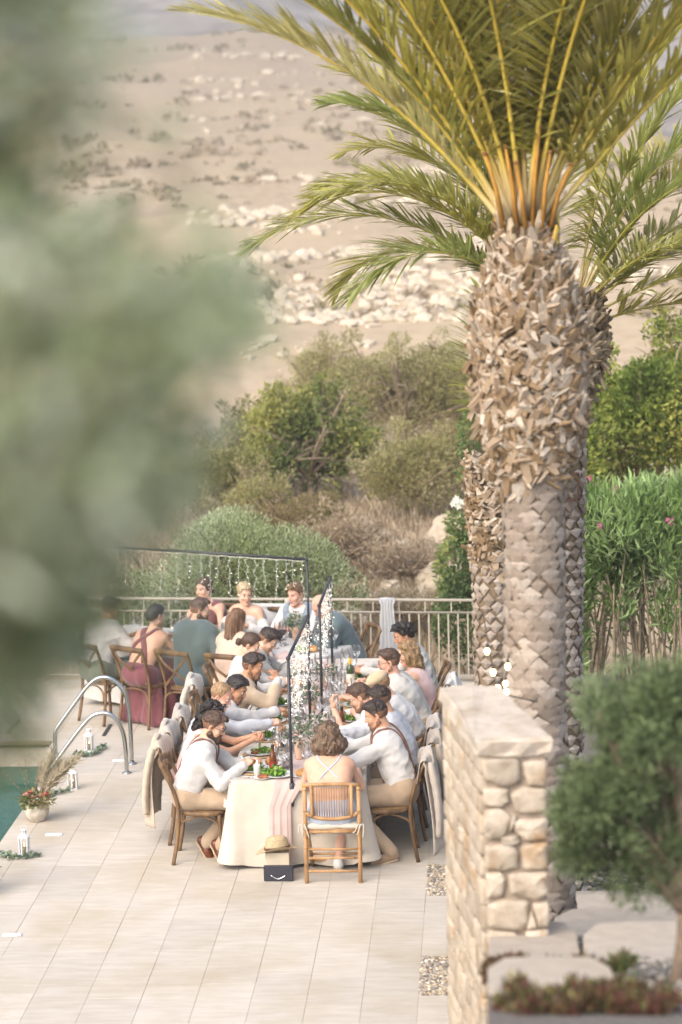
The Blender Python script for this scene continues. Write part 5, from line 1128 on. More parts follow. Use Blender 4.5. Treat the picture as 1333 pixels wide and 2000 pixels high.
WHITE = mat('white_shirt', 'bbb8b4', .85, .02, 6, col2='c3c0bc', bump=.55, bscale=16, sheen=.2, spec=.15, detail=3); BEIGE = fabric('beige_suit', 'b09a80', 'bda88f'); TEAL = fabric('teal_suit', '4c595c', '586668', var=.05); KHAKI = fabric('khaki_trousers', 'a08a72', 'ad9880'); MAUVE = fabric('mauve_dress', '6c4044', '784a4e', sheen=.3); PALEBLUE = fabric('pale_blue', 'a3acbc', 'aeb7c5'); PINK = fabric('blush_top', 'c9a8a2', 'd4b5af'); LACE = fabric('white_lace', 'bdb8b4', 'c8c4c0', bump=.4, bs=60); WHITEB = mat('cool_white_shirt', 'b0b1b5', .85, .02, 6, col2='b8b9bd', bump=.55, bscale=16, spec=.15); WHITEC = mat('offwhite_linen_shirt', 'b4b0a8', .85, .05, 6, col2='c0bcb4', bump=.7, bscale=14, spec=.1); GREYV = fabric('grey_waistcoat', '7d8791', '8a949d'); CREAMT = fabric('cream_top', 'bb9f8b', 'c7ad9a'); DARKT = fabric('dark_trousers', '33383b', '3d4245'); BROWNL = mat('brown_leather', '5a2f1c', .35, .2, 9, col2='7a452a', spec=.5); SUEDE = fabric('suede', '93795f', 'a38a70'); SOLE = mat('shoe_sole', 'b39b80', .8, .1, 10); BLK = mat('black_leather', '1f1c1b', .4, .1, 9, spec=.5); WSHOE = mat('white_shoe', 'cfccc6', .6, .05, 9); SUSP = fabric('suspender', '6e4a3c', '7a5546'); MET = mat('steel', 'b8b8b8', .22, .05, 10, metal=1.0); GLF = mat('glasses_frame', '2a241f', .3, .1, 10, spec=.5)
def yaw_m(yaw, pitch, roll=0):   # yaw to the person's left, pitch down
    return rotm(0, 0, R(yaw)) @ rotm(-R(pitch), 0, 0) @ rotm(0, R(roll), 0)
def xf(V, M, o): return V@M.T+o
def head_skin(female=False, fat=1.0, nose=1.0):
    f = .93 if female else 1.0; w = f*fat
    P = [el((0, -.014, .034), (.073*f, .094*f, .087*f)), el((0, .028, -.035), (.058*w, .06*f, .082*f), k=.03), rc((-.047*w, .0, -.068), (-.012, .062*f, -.103), .022, .018, k=.03), rc((.047*w, .0, -.068), (.012, .062*f, -.103), .022, .018, k=.03), rc((0, .07*f, -.104), (0, .066*f, -.1), .019, k=.02),
         rc((-.034, .074*f, .030), (.034, .074*f, .030), .011, k=.022), el((.032, .088*f, .006), (.017, .011, .011), k=.012, op='s'), el((-.032, .088*f, .006), (.017, .011, .011), k=.012, op='s'),
         rc((0, .083*f, .018), (0, .105*f*nose, -.026), .0075, .0115, k=.014), rc((-.011, .09*f, -.031), (.011, .09*f, -.031), .0085, k=.008), el((-.04*w, .056*f, -.028), (.022, .02, .02), k=.025), el((.04*w, .056*f, -.028), (.022, .02, .02), k=.025),
         el((0, .088*f, -.060), (.021, .009, .0055), k=.007), el((0, .087*f, -.069), (.018, .009, .006), k=.007), rc((-.018, .0945*f, -.0645), (.018, .0945*f, -.0645), .0022, k=.003, op='s'),
         el((.077*f, -.012, -.005), (.008, .019, .031), rotm(0, .15, .35), k=.008), el((-.077*f, -.012, -.005), (.008, .019, .031), rotm(0, -.15, -.35), k=.008), el((.083*f, -.006, -.005), (.006, .009, .016), k=.005, op='s'), el((-.083*f, -.006, -.005), (.006, .009, .016), k=.005, op='s'),
         rc((0, -.02, -.05), (0, -.035, -.15), .052*(.88 if female else 1.0), k=.03)]
    return sdf(P, .0052, pad=.02)
HL_Y = [-.14, -.075, -.035, -.018, .0, .03, .045, .065, .12]; HL_Z = [-.085, -.075, -.045, -.012, -.022, .03, .055, .082, .086]
def hair_mesh(style, female, seed, recede=0.0):
    f = .93 if female else 1.0; vox = .0058; n = lambda X, fr, s_=1: snoise(X+seed*.37, fr, s_)
    cap = lambda e: [el((0, -.014, .036), (.073*f+e, .094*f+e, .087*f+e), k=.02)]
    hl = lambda X: np.interp(X[..., 1], HL_Y, HL_Z)+recede*np.exp(-((X[..., 1]-.05)/.03)**2)+.006*n(X, (60, 60, 0), 2)
    cut = lambda X, v: np.maximum(v, (hl(X)-X[..., 2])*.8)
    if style == 'short':
        P = cap(.010)+[el((0, .012, .078), (.062*f, .085, .045), k=.03), el((0, .06, .098), (.045, .03, .02), k=.03)]
        return sdf(P, vox, lambda X: .005*n(X, (95, 45, 70))+.003*n(X, (150, 90, 140), 2), cut)
    if style == 'quiff':
        P = cap(.010)+[el((0, .02, .090), (.06*f, .082, .048), k=.03), el((0, .06, .104), (.046, .03, .022), k=.03)]
        return sdf(P, vox, lambda X: .006*n(X, (90, 38, 70))+.004*n(X, (150, 80, 140), 2), cut)
    if style == 'thin':
        P = cap(.0045)+[el((0, -.02, .075), (.06*f, .075, .05), k=.02)]
        return sdf(P, vox, lambda X: .003*n(X, (120, 60, 90)), cut)
    if style == 'curly':
        P = cap(.016)+[el((0, .0, .07), (.082, .095, .066), k=.02), el((0, .055, .092), (.06, .035, .03), k=.02), el((0, -.06, .0), (.075, .06, .07), k=.02)]
        return sdf(P, vox, lambda X: .012*n(X, 95)+.008*n(X, 60, 2), cut)
    if style == 'bob':        # chin-length loose curls
        P = cap(.016)+[el((0, -.03, -.02), (.12, .105, .108), k=.03), el((.082, -.02, -.07), (.065, .075, .08), k=.03), el((-.082, -.02, -.07), (.065, .075, .08), k=.03), el((0, -.065, -.085), (.09, .06, .075), k=.03), el((0, -.02, .065), (.085, .09, .055), k=.03)]
        c2 = lambda X, v: np.maximum(v, np.where(X[..., 1] > .0, np.minimum((.045-np.abs(X[..., 0]))*1.0, (hl(X)-X[..., 2])), -1)*.9)
        return sdf(P, vox, lambda X: .010*n(X, (70, 70, 45))+.008*n(X, (110, 110, 60), 2), lambda X, v: np.maximum(c2(X, v), (-.165+.015*n(X, (60, 60, 0))-X[..., 2])))
    if style == 'curlylong':
        P = cap(.014)+[el((0, -.045, -.03), (.095, .08, .1), k=.03), el((.055, -.055, -.11), (.06, .05, .08), k=.03), el((-.055, -.055, -.11), (.06, .05, .08), k=.03), el((0, -.075, -.14), (.07, .045, .09), k=.03), el((.07, .0, -.06), (.03, .04, .07), k=.02), el((-.07, .0, -.06), (.03, .04, .07), k=.02)]
        c2 = lambda X, v: np.maximum(v, np.where(X[..., 1] > .005, np.minimum(.05-np.abs(X[..., 0]), (hl(X)-X[..., 2])), -1)*.9)
        return sdf(P, vox, lambda X: .011*n(X, (80, 80, 55))+.009*n(X, (120, 120, 70), 2), c2)
    if style == 'long':       # straight, falling down the back
        P = cap(.012)+[rc((0, -.075, .0), (0, -.095, -.2), .075, .07, k=.04), rc((0, -.095, -.2), (.0, -.10, -.48), .07, .04, k=.03), rc((.06, -.04, -.03), (.07, -.03, -.17), .035, .03, k=.03), rc((-.06, -.04, -.03), (-.07, -.03, -.17), .035, .03, k=.03), rc((.05, -.07, -.2), (.06, -.09, -.46), .03, .015, k=.02)]
        c2 = lambda X, v: np.maximum(v, np.where(X[..., 1] > .0, np.minimum(.052-np.abs(X[..., 0]), (hl(X)-X[..., 2])), -1)*.9)
        return sdf(P, vox, lambda X: .007*n(X, (110, 110, 10))+.004*n(X, (60, 60, 8), 2), c2)
    if style in ('bun', 'updo', 'lowbun'):
        P = cap(.009)+[el((0, .0, .06), (.076*f, .09, .062), k=.02)]
        if style == 'bun': P += [el((0, -.118, -.02), (.04, .036, .038), k=.01)]
        if style == 'lowbun': P += [el((0, -.105, -.045), (.06, .04, .045), k=.012), el((.066, .012, -.03), (.018, .036, .06), k=.02), el((-.066, .012, -.03), (.018, .036, .06), k=.02), el((0, -.03, .06), (.086, .095, .07), k=.02)]+([rc((.074, .03, -.06), (.085, .03, -.14), .014, .008, k=.02), rc((-.074, .02, -.06), (-.09, .0, -.16), .016, .01, k=.02)] if seed == 21 else [])
        if style == 'updo': P += [el((0, -.085, .0), (.07, .05, .065), k=.03)]
        return sdf(P, vox, lambda X: .003*n(X, (90, 20, 90))+.0035*n(X, (60, 110, 60), 2)*(X[..., 1] < -.08), cut)
def beard_mesh(kind, seed):
    e = .009 if kind == 'full' else .0035
    P = [rc((-.05, -.002, -.062), (-.014, .062, -.105), .024+e, .021+e, k=.03), rc((.05, -.002, -.062), (.014, .062, -.105), .024+e, .021+e, k=.03), rc((-.01, .068, -.106), (.01, .068, -.106), .021+e*1.6, k=.02), rc((-.022, .087, -.052), (.022, .087, -.052), .006+e*.5, k=.01), rc((-.027, .08, -.055), (-.025, .072, -.095), .010+e*.6, k=.01), rc((.027, .08, -.055), (.025, .072, -.095), .010+e*.6, k=.01)]
    if kind == 'full': P.append(rc((0, .07, -.115), (0, .066, -.135), .024, .016, k=.02))
    P += [el((0, .098, -.0655), (.019, .016, .0085), k=.004, op='s')]
    return sdf(P, .0055, lambda X: .003*snoise(X+seed, 110, 1), lambda X, v: np.maximum(v, (X[..., 2]+.02+.4*np.clip(X[..., 1]-.02, 0, .05)-.012)))
def hand_mesh(wr, d, n, right, curl=.55, thumb=.5):
    d = unit(d); n = unit(np.array(n)-d*(np.array(n)@d)); s_ = np.cross(d, n)*(1 if right else -1); M = np.stack([s_, d, -n], 1)
    P = [rc((0, -.03, 0), (0, .02, 0), .025, .027, k=.02), bxp((0, .05, 0), (.038, .044, .0145), r=.013, k=.012)]
    for i, (x, y, L, a) in enumerate(((.028, .088, .075, .06), (.0095, .093, .083, .01), (-.0095, .09, .077, -.03), (-.027, .082, .06, -.09))):
        c1, c2 = curl*(.7+.12*i), curl*(1.9+.2*i); p0 = np.array([x, y-.012, .0]); d1 = np.array([a, math.cos(c1), -math.sin(c1)]); p1 = p0+unit(d1)*L*.52
        d2 = np.array([a*.6, math.cos(c2), -math.sin(c2)]); p2 = p1+unit(d2)*L*.52; P += [rc(p0, p1, .0098, .0086, k=.007), rc(p1, p2, .0086, .0074, k=.003)]
    t0 = np.array([.03, .02, -.006]); t1 = t0+unit([.75, .65, -.35*thumb-.2])*.045; t2 = t1+unit([.15-.4*thumb, .85, -.5*thumb-.1])*.034; P += [rc(t0, t1, .014, .011, k=.012), rc(t1, t2, .011, .008, k=.003)]
    V, F = sdf(P, .0052, pad=.015); F = F if np.linalg.det(M) > 0 else F[:, ::-1]
    return xf(V, M, np.array(wr)), F
def ik(S, T, l1, l2, hint):
    S, T = np.array(S, float), np.array(T, float); v = T-S; L = np.linalg.norm(v); m = (l1+l2)*.985
    if L > m: T = S+v/L*m; v = T-S; L = m
    u = v/L; a = (l1*l1-l2*l2+L*L)/(2*L); h = math.sqrt(max(l1*l1-a*a, 0)); hv = np.array(hint, float); hv = hv-u*(hv@u); return S+u*a+unit(hv)*h, T
TP = [0, .2, .4, .6, .8, .93, 1.0]
def person(label, seat, head, look=(0, 15), skin='fair', female=False, hair=('short', 'dark'), beard=None, glasses=None, top=('shirt', None), bottom=('trousers', None), shoes=None, hands=None, scale=1.0, recede=0.0, extras=(), legs=None, seed=1, elbow=None, fat=1.0, twist=0.0, eyes=True):
    x, y, fc = seat; rz = R(fc); t = thing('person', label, 'person', (x, y, 0), rz); c, s_ = math.cos(rz), math.sin(rz); rng = random.Random(seed)
    loc = lambda w_: np.array([c*(w_[0]-x)+s_*(w_[1]-y), -s_*(w_[0]-x)+c*(w_[1]-y), w_[2]])
    H = loc(head); HR = yaw_m(look[0], look[1], look[2] if len(look) > 2 else 0); sm = SKIN[skin]; fs = .94 if female else 1.0
    neck_top = H+HR@np.array([0, -.025, -.085]); P0 = np.array([0, -.02, .565])
    N = neck_top+.095*unit(np.array([P0[0]*.5+neck_top[0]*.5, neck_top[1]*.55+P0[1]*.45-.07, 0.2])-neck_top)
    Lt = .515*fs; dz = N[2]-P0[2]; hor = math.sqrt(max(Lt*Lt-dz*dz, .0025)); P0[1] = np.clip(N[1]-hor if N[1] > -.05 else N[1]-hor*.4, -.14, .10); P0[0] = np.clip(N[0]*.3, -.1, .1)
    mid = (P0+N)/2+np.array([0, -.022, .015])
    spine = lambda q: P0*(1-q)**2+2*mid*q*(1-q)+N*q*q
    axis_x = rotm(0, 0, R(twist))@np.array([1., 0, 0])
    W_ = np.array([.088, .078, .082, .098, .115, .12, .045])*(.88 if female else 1.0)*fat; Rr = np.array([.102, .089, .090, .100, .095, .070, .050])*(.90 if female else 1.0)*fat
    if female: W_[1] *= .86; W_[0] *= 1.1; Rr[1] *= .9
    def torso(e, q0=0, q1=1.0, k=.05):
        out = []
        for q in np.linspace(q0, q1, 12):
            p = spine(q) if q >= 0 else P0+np.array([0, 0, q*.5]); w_, r_ = np.interp(q, TP, W_), np.interp(q, TP, Rr)+e; out.append(rc(p-axis_x*w_, p+axis_x*w_, r_, k=k))
        if female:
            for sg in (-1, 1): ch = spine(.62); fw = unit(np.cross(N-P0, axis_x))*-1; fw = fw if fw[1] > 0 else -fw; out.append(el(ch+axis_x*sg*.072+fw*.075, np.array([.058, .058, .06])+e, k=.03))
        return out
    sw = (.165 if female else .19)*(.5+.5*fat); C9 = spine(.885); SH = {}; EL = {}; WR = {}
    la, lb = .285*fs, .265*fs; hands = hands or {}
    for nm, sg in (('R', 1), ('L', -1)):
        S = C9+axis_x*sg*sw+np.array([0, .015, -.005]); tgt, dirs = hands.get(nm, ((sg*.16, .42, .80), None)); tgt = np.array(tgt, float)
        if len(tgt) == 4: tgt = loc(tgt[:3])
        hint = (elbow or {}).get(nm, (sg*.65, -.35, -.75)); d0 = unit(tgt-S); wrist = tgt
        E_, W2 = ik(S, wrist, la, lb, hint); SH[nm], EL[nm], WR[nm] = S, E_, W2
    a_r = (.050, .040, .027) if not female else (.042, .034, .023)
    arms = lambda e, stop=1.0, st2=1.0: sum([[rc(C9+axis_x*sg*sw*.55, SH[nm], .058*fs+e, .053*fs+e, k=.05), rc(SH[nm], EL[nm], a_r[0]+e, a_r[1]+e*1.5, k=.02)][:2]+([rc(EL[nm], EL[nm]*(1-st2)+WR[nm]*st2, a_r[1]+e*1.5, a_r[1]*(1-st2)+a_r[2]*st2+e*.9, k=.018)] if st2 > 0 else []) for nm, sg in (('R', 1), ('L', -1))], [])
    legs = legs or {}; KN, AN, HP, FT = {}, {}, {}, {}
    for nm, sg in (('R', 1), ('L', -1)):
        HP[nm] = P0+np.array([sg*.085, .02, -.015]); k_, a_, f_ = legs.get(nm, ((sg*.12, .43, .535), (sg*.12, .40, .085), (0, 1, -.03))); KN[nm], AN[nm], FT[nm] = np.array(k_, float), np.array(a_, float), unit(f_)
    def lower(e, k=.03, shin=1.0):
        out = [rc(P0-axis_x*.075, P0+axis_x*.075, .105*fat+e, k=k)]
        for nm in 'RL': out += [rc(HP[nm], KN[nm], .084+e, .058+e, k=k), rc(KN[nm], KN[nm]*(1-shin)+AN[nm]*shin, .055+e, .036+.02*(1-shin)+e, k=.02)]
        return out
    # the body: one continuous skin mesh with head and hands
    body = torso(0)+[rc(N-np.array([0, 0, .01]), neck_top+HR@np.array([0, 0, .05]), .058*(.85 if female else 1), .05*(.85 if female else 1), k=.04)]+arms(0)+lower(0)
    parts = [sdf(body, .0115)]
    hv, hf = head_skin(female, fat if fat < 1.1 else 1.06); parts.append((xf(hv, HR, H), hf))
    HW = {}
    for nm, rt_ in (('R', True), ('L', False)):
        tgt, dr = hands.get(nm, (None, None)); fd = WR[nm]-EL[nm]
        spec = dr or {}; fd = spec.get('d', fd); pn = spec.get('n', (0.0, 0, -1) if rt_ else (0.0, 0, -1)); parts.append(hand_mesh(WR[nm], fd, pn, rt_, spec.get('curl', .6), spec.get('thumb', .6))); HW[nm] = WR[nm]+unit(fd)*.085+unit(np.array(pn, float))*.02
    V, F = join(parts); mesh_np('body', V, F, sm, t)
    # face details
    f = .93 if female else 1.0
    if eyes:
        for sg in (-1, 1):
            b = MB(); b.lathe([(0, -.0105), (.0075, -.0074), (.0105, 0), (.0082, .0066)], (0, 0, 0), 10); b.lathe([(.0082, .0066), (.005, .0094), (0, .0105)], (0, 0, 0), 10, m=1); Q = np.array(rotm(-math.pi/2, 0, 0)); b.V = [xf(xf(v, Q, np.array([sg*.031, .0755*f, .006])), HR, H) for v in b.V]; b.build('eye', [EYEW, IRIS], t)
    b = MB()
    for sg in (-1, 1): b.tube(xf(np.array([(sg*.015, .0875*f, .0245), (sg*.03, .088*f, .031), (sg*.047, .076*f, .026)]), HR, H), [.0036, .004, .002], 6)
    hm = HAIR[hair[1]]; b.build('eyebrows', hm, t)
    b = MB(); b.tube(xf(np.array([(-.02, .0905*f, -.0645), (-.008, .097*f, -.0615), (0, .0975*f, -.0625), (.008, .097*f, -.0615), (.02, .0905*f, -.0645)]), HR, H), [.002, .0046, .004, .0046, .002], 6); b.tube(xf(np.array([(-.017, .0905*f, -.067), (0, .096*f, -.0705), (.017, .0905*f, -.067)]), HR, H), [.002, .0052, .002], 6); b.build('lips', LIP, t)
    if hair[0]:
        hv, hf = hair_mesh(hair[0], female, seed, recede); fz = hv[hf].mean(1)[:, 2]; fd_ = mat('faded_'+hair[1]+skin, tuple(.72*a+.28*b for a, b in zip(hexc({'dark': '2e221b', 'black': '221b17', 'brown': '4a3728', 'light': '6d5439'}.get(hair[1], '6d5439')), hexc('b98a6c'))), .6, .2, 50); mesh_np('hair', xf(hv, HR, H), hf, [hm, fd_], t, midx=(fz < .03+.010*snoise(hv[hf].mean(1), 70, 1)).astype(int) if hair[0] in ('short', 'quiff', 'thin') else None)
    if beard:
        bv, bf = beard_mesh(beard, seed); mesh_np('beard', xf(bv, HR, H), bf, hm if beard == 'full' else mat('stubble_'+skin, tuple(.45*a+.55*b for a, b in zip(hexc('a97c60'), hexc('3a2b22'))), .7, .2, 60), t)
    if glasses:
        gm = GLF if glasses != 'gold' else MET; g = thing if False else None; b = MB()
        for sg in (-1, 1):
            a = np.arange(16)*2*math.pi/16; b.tube(xf(np.stack([sg*.034+.025*np.cos(a), np.full(16, .098*f), .004+.021*np.sin(a)], 1), HR, H), .0019, 5, closed=True); b.tube(xf(np.array([(sg*.059, .095*f, .01), (sg*.078*f, .03, .012), (sg*.081*f, -.012, .008), (sg*.079*f, -.03, -.008)]), HR, H), .0018, 5)
        b.tube(xf(np.array([(-.011, .099*f, .008), (0, .103*f, .011), (.011, .099*f, .008)]), HR, H), .0018, 5); b.build('glasses', gm, t)
    if 'headsun' in extras:     # sunglasses pushed up into the hair
        b = MB()
        for sg in (-1, 1): b.tube(xf(np.array([(sg*.010, .065, .128), (sg*.035, .063, .131), (sg*.062, .052, .12), (sg*.035, .07, .108)]), HR, H), .007, 6, closed=True); b.tube(xf(np.array([(sg*.066, .05, .118), (sg*.083, -.02, .07)]), HR, H), .003, 5)
        b.build('sunglasses', [mat('sunglass', '30343c', .15, .1, 5, spec=.8)], t)
    # clothes
    kind, tm = top; nz = lambda X, fr, q=1: snoise(X+seed*.91, fr, q)
    rdg = lambda v: 1-1.6*np.abs(v)
    wr = lambda a1=.007, a2=.008: (lambda X: a1*nz(X, (12, 12, 22))-a2*rdg(nz(X, (13, 13, 22), 2))-a2*.6*rdg(nz(X, (24, 28, 34), 3)))
    ndir = unit(neck_top-N)
    def neckcut(r=.064, up=.012): return [rc(N+ndir*up, N+ndir*.2, r, r*.95, k=.006, op='s')]
    def collar(m, r=.063, h=.034, name='collar'):
        b = MB(); u = unit(np.cross(ndir, [1, 0, 0])); v = np.cross(ndir, u); V_ = []; n = 20
        fwd = -u if (-u)[1] > 0 else u
        for (dr, dh) in ((-.002, -.006), (.004, .012), (0, h), (.006, h+.002), (.016, h*.35), (.022, -.004)):
            for i in range(n):
                a = 2*math.pi*(i+.5)/n; q = .5+.5*((math.cos(a)*fwd@fwd)); V_.append(N+ndir*(dh*(1-.25*q)+.004)+fwd*math.cos(a)*(r+dr)+np.cross(ndir, fwd)*math.sin(a)*(r+dr))
        F_ = [(k*n+i, k*n+(i+1) % n, (k+1)*n+(i+1) % n, (k+1)*n+i) for k in range(5) for i in range(n)]; b.add(V_, F_); b.build(name, m, t)
    fwdv = np.cross(axis_x, unit(N-P0)); fwdv = fwdv if fwdv[1] > 0 else -fwdv
    shirt_P = None
    if kind in ('shirt', 'rolled', 'shortsleeve'):
        st = {'shirt': .95, 'rolled': .12, 'shortsleeve': 0}[kind]; e = .015
        shirt_P = torso(e, .06, .98)+(arms(e, 1, st) if kind != 'shortsleeve' else sum([[rc(C9+axis_x*sg*sw*.55, SH[nm], .07*fs+e, .06*fs+e, k=.05), rc(SH[nm], SH[nm]*.28+EL[nm]*.72, a_r[0]+e+.006, a_r[1]+e+.016, k=.02)] for nm, sg in (('R', 1), ('L', -1))], []))+neckcut()
        V, F = sdf(shirt_P, .0105, wr()); so = mesh_np('shirt', V, F, tm or WHITE, t); collar(tm or WHITE)
    if kind in ('jacket', 'openjacket', 'waistcoat'):
        inner = torso(.014, -.02, .99)+arms(.014, 1, .97)+neckcut(); V, F = sdf(inner, .011, wr(.002, .002)); mesh_np('shirt', V, F, WHITE, t); collar(WHITE)
        e = .03 if kind != 'waistcoat' else .024; P = torso(e, -.02, .955, .06)
        if kind != 'waistcoat':
            P += sum([[rc(C9+axis_x*sg*sw*.55, SH[nm]+axis_x*sg*.004, .068*fs+e, .062*fs+e*.8, k=.05), rc(SH[nm]+axis_x*sg*.004, EL[nm], a_r[0]+e*.95, a_r[1]+e*.85, k=.025), rc(EL[nm], EL[nm]*.13+WR[nm]*.87, a_r[1]+e*.85, a_r[2]+e*.8, k=.02)] for nm, sg in (('R', 1), ('L', -1))], [])
            P += [rc(P0+np.array([-.1, -.035, -.05]), P0+np.array([.1, -.035, -.05]), .11, k=.05)]
        P += [rc(N+ndir*.015-fwdv*.0, N+ndir*.2+fwdv*.1, .070, .085, k=.006, op='s')]
        vtop, vbot = spine(.97)+fwdv*.08, spine(.45 if kind != 'waistcoat' else .55)+fwdv*.16
        V, F = sdf(P, .0105, wr(.006, .003))
        u_ = vbot-vtop; Lv = u_@u_; q = np.clip(((V-vtop)@u_)/Lv, -.5, 1.2); lat = np.abs((V-vtop)@axis_x); front = (V-spine(.6))@fwdv > .02
        hole = front & (lat < .075*(1-q)) & (q < 1) & (np.abs((V-C9)@axis_x) < .1); V, F = keep(V, F, ~hole); jo = mesh_np('jacket' if kind != 'waistcoat' else 'waistcoat', V, F, tm, t)
        for sg in (-1, 1):       # lapels
            b = MB(); pts = [spine(.99)+axis_x*sg*.075+fwdv*.0+ndir*.03, vtop+axis_x*sg*.082+fwdv*.055, (vtop*.55+vbot*.45)+axis_x*sg*.055+fwdv*.05, vbot+axis_x*sg*.008+fwdv*.022]; pp = smoothpath(pts, 5); b.tube(pp, np.interp(np.linspace(0, 1, len(pp)), [0, .35, 1], [.016, .03, .008]), 8, flat=(1, .3), up=axis_x); b.build('lapel', tm, t)
    if kind in ('sleeveless', 'straps', 'oneshoulder', 'coldshoulder', 'wraptop'):
        hi = {'sleeveless': .93, 'straps': .62, 'oneshoulder': .6, 'coldshoulder': .84, 'wraptop': .9}[kind]
        P = torso(.009, -.05, hi, .04)
        if kind == 'coldshoulder': P += sum([[rc(SH[nm]*.45+EL[nm]*.55, EL[nm], a_r[0]+.022, a_r[1]+.028, k=.02), rc(EL[nm], EL[nm]*.25+WR[nm]*.75, a_r[1]+.028, a_r[2]+.03, k=.02)] for nm in 'RL'], [])
        if kind == 'wraptop': P += neckcut(.075, -.02)
        V, F = sdf(P, .0105, wr(.003, .003))
        if kind == 'straps':     # low open back
            back = ((V-spine(.45))@fwdv < .03) & (V[:, 2] > spine(.43)[2]); band = (V[:, 2] > spine(.52)[2]) & (V[:, 2] < spine(.60)[2]); low = (V[:, 2] < spine(.2)[2]); V, F = keep(V, F, ~((V-spine(.45))@fwdv < .03) | low | (band))
        if kind == 'oneshoulder': V, F = keep(V, F, ~(((V-spine(.45))@fwdv < .02) & (V[:, 2] > spine(.17)[2])))
        mesh_np('dress_top', V, F, tm, t)
    def strap(pts, w_, m, name, off=.012, lift=1.0, prims=None):
        """flat band laid over the torso along pts"""
        PR = prims or torso(off, 0, .99)+arms(off, 1, 0); pp = smoothpath(pts, 7); X = pp.copy()
        for _ in range(5):
            def D(Y):
                d = np.full(len(Y), 9.)
                for p in PR:
                    if p[6] == 'u': e2 = pdist(p, Y); h = np.maximum(p[5]-np.abs(d-e2), 0)/p[5]; d = np.minimum(d, e2)-h*h*p[5]*.25
                return d
            d0 = D(X); ee = 1e-3; G = np.stack([D(X+np.eye(3)[i]*ee)-d0 for i in range(3)], 1)/ee; G /= np.maximum(np.linalg.norm(G, axis=1, keepdims=True), 1e-6); X = X-G*d0[:, None]*.9
        T = np.gradient(X, axis=0); T /= np.linalg.norm(T, axis=1, keepdims=True); S_ = np.cross(T, G); S_ /= np.maximum(np.linalg.norm(S_, axis=1, keepdims=True), 1e-6); V_ = []; n = len(X)
        for i in range(n):
            for (a, h_) in ((-.5, -.004), (-.5, .0035), (0, .0055), (.5, .0035), (.5, -.004)): V_.append(X[i]+S_[i]*w_*a+G[i]*h_*lift)
        F_ = [(i*5+k, i*5+k+1, (i+1)*5+k+1, (i+1)*5+k) for i in range(n-1) for k in range(4)]; b = MB(); b.add(V_, F_); b.build(name, m, t)
    B = lambda q, lat, fr: spine(q)+axis_x*lat+fwdv*fr
    if 'suspenders' in extras:
        for sg in (-1, 1): strap([B(.02, sg*.085, -.13), B(.45, sg*.05, -.16), B(.8, sg*.075, -.15), B(.985, sg*.085, -.02), B(.8, sg*.1, .15), B(.4, sg*.1, .16), B(.02, sg*.095, .16)], .032, SUSP, 'suspender', .020, 1.4, prims=torso(.025, -.06, .99)+arms(.025, 1, 0))
    if 'crossstraps' in extras:
        for sg in (-1, 1): strap([B(.6, -sg*.075, -.12), B(.78, -sg*.005, -.14), B(.95, sg*.085, -.06), B(.97, sg*.095, .02)], .013, tm, 'strap', .002, .8)
    if 'wideback' in extras:
        strap([B(.2, .11, -.10), B(.55, .05, -.14), B(.85, -.035, -.14), B(.98, -.07, -.03)], .07, tm, 'strap', .002); strap([B(.35, -.13, -.06), B(.62, -.08, -.13), B(.9, .04, -.12), B(.985, .08, -.02)], .05, tm, 'strap', .004)
    if 'bowtie' in extras:
        cc = N+ndir*.022+fwdv*.072; bm = mat('bow_tie_'+label[:6].replace(' ', ''), *( ('8a4a3c',) if 'red bow' in label else ('4d4a48',)), .7, .25, 60); b = MB()
        for sg in (-1, 1): b.add([cc+axis_x*sg*.008+ndir*.008, cc+axis_x*sg*.05+ndir*.026, cc+axis_x*sg*.052-ndir*.024, cc+axis_x*sg*.008-ndir*.008, cc+axis_x*sg*.03+fwdv*.016], [(0, 1, 4), (1, 2, 4), (2, 3, 4), (3, 0, 4), (0, 3, 2, 1)])
        b.box(cc+fwdv*.008, (.009, .008, .011)); b.build('bow_tie', bm, t)
    # lower body
    bk, bmt = bottom
    if bk == 'trousers':
        wpn = unit(spine(.25)-P0); wpo = spine(.16); V, F = sdf(lower(.023)+[rc(spine(.10)-axis_x*W_[0], spine(.10)+axis_x*W_[0], Rr[0]+.024, k=.05)], .0125, lambda X: .005*nz(X, (22, 14, 14))-.004*rdg(nz(X, (22, 14, 22), 2)), lambda X, v: np.maximum(v, np.minimum((X-wpo)@wpn, P0[1]+.15-X[..., 1]))); bo = mesh_np('trousers', V, F, bmt or KHAKI, t)
        b = MB(); wf = unit(np.cross(axis_x, wpn)); wp = [wpo-wpn*.012+axis_x*(W_[0]*np.sign(math.cos(a))*abs(math.cos(a))**.7+(Rr[0]+.02)*math.cos(a))+wf*(Rr[0]+.022)*math.sin(a) for a in np.arange(24)*2*math.pi/24]; b.tube(wp, .017, 6, closed=True, flat=(1, .4), up=wpn); b.build('belt', SUSP, bo)
    elif bk in ('skirt', 'gown'):
        hem = .30 if bk == 'skirt' else .03; km = (KN['R']+KN['L'])/2; P = lower(.028, .05, .35)+[rc(P0+np.array([0, .03, .0]), km+np.array([0, -.02, 0]), .11, .095, k=.06)]
        ys = km[1]
        for sg in (-1, -.6, -.2, .2, .6, 1):
            P.append(rc((km[0]+sg*.13, ys+.01, km[2]-.02), (km[0]+sg*.17, ys-.02, hem+.05), .07, .05, k=.06)); P.append(rc((km[0]+sg*.14, ys-.15, km[2]-.06), (km[0]+sg*.19, ys-.2, hem+.05), .06, .05, k=.06))
            if bk == 'gown': P.append(rc((sg*.15, -.02, .44), (sg*.24, -.10, .06), .06, .06, k=.06)); P.append(rc((sg*.17, .15, .42), (sg*.25, .10, .05), .06, .06, k=.06))
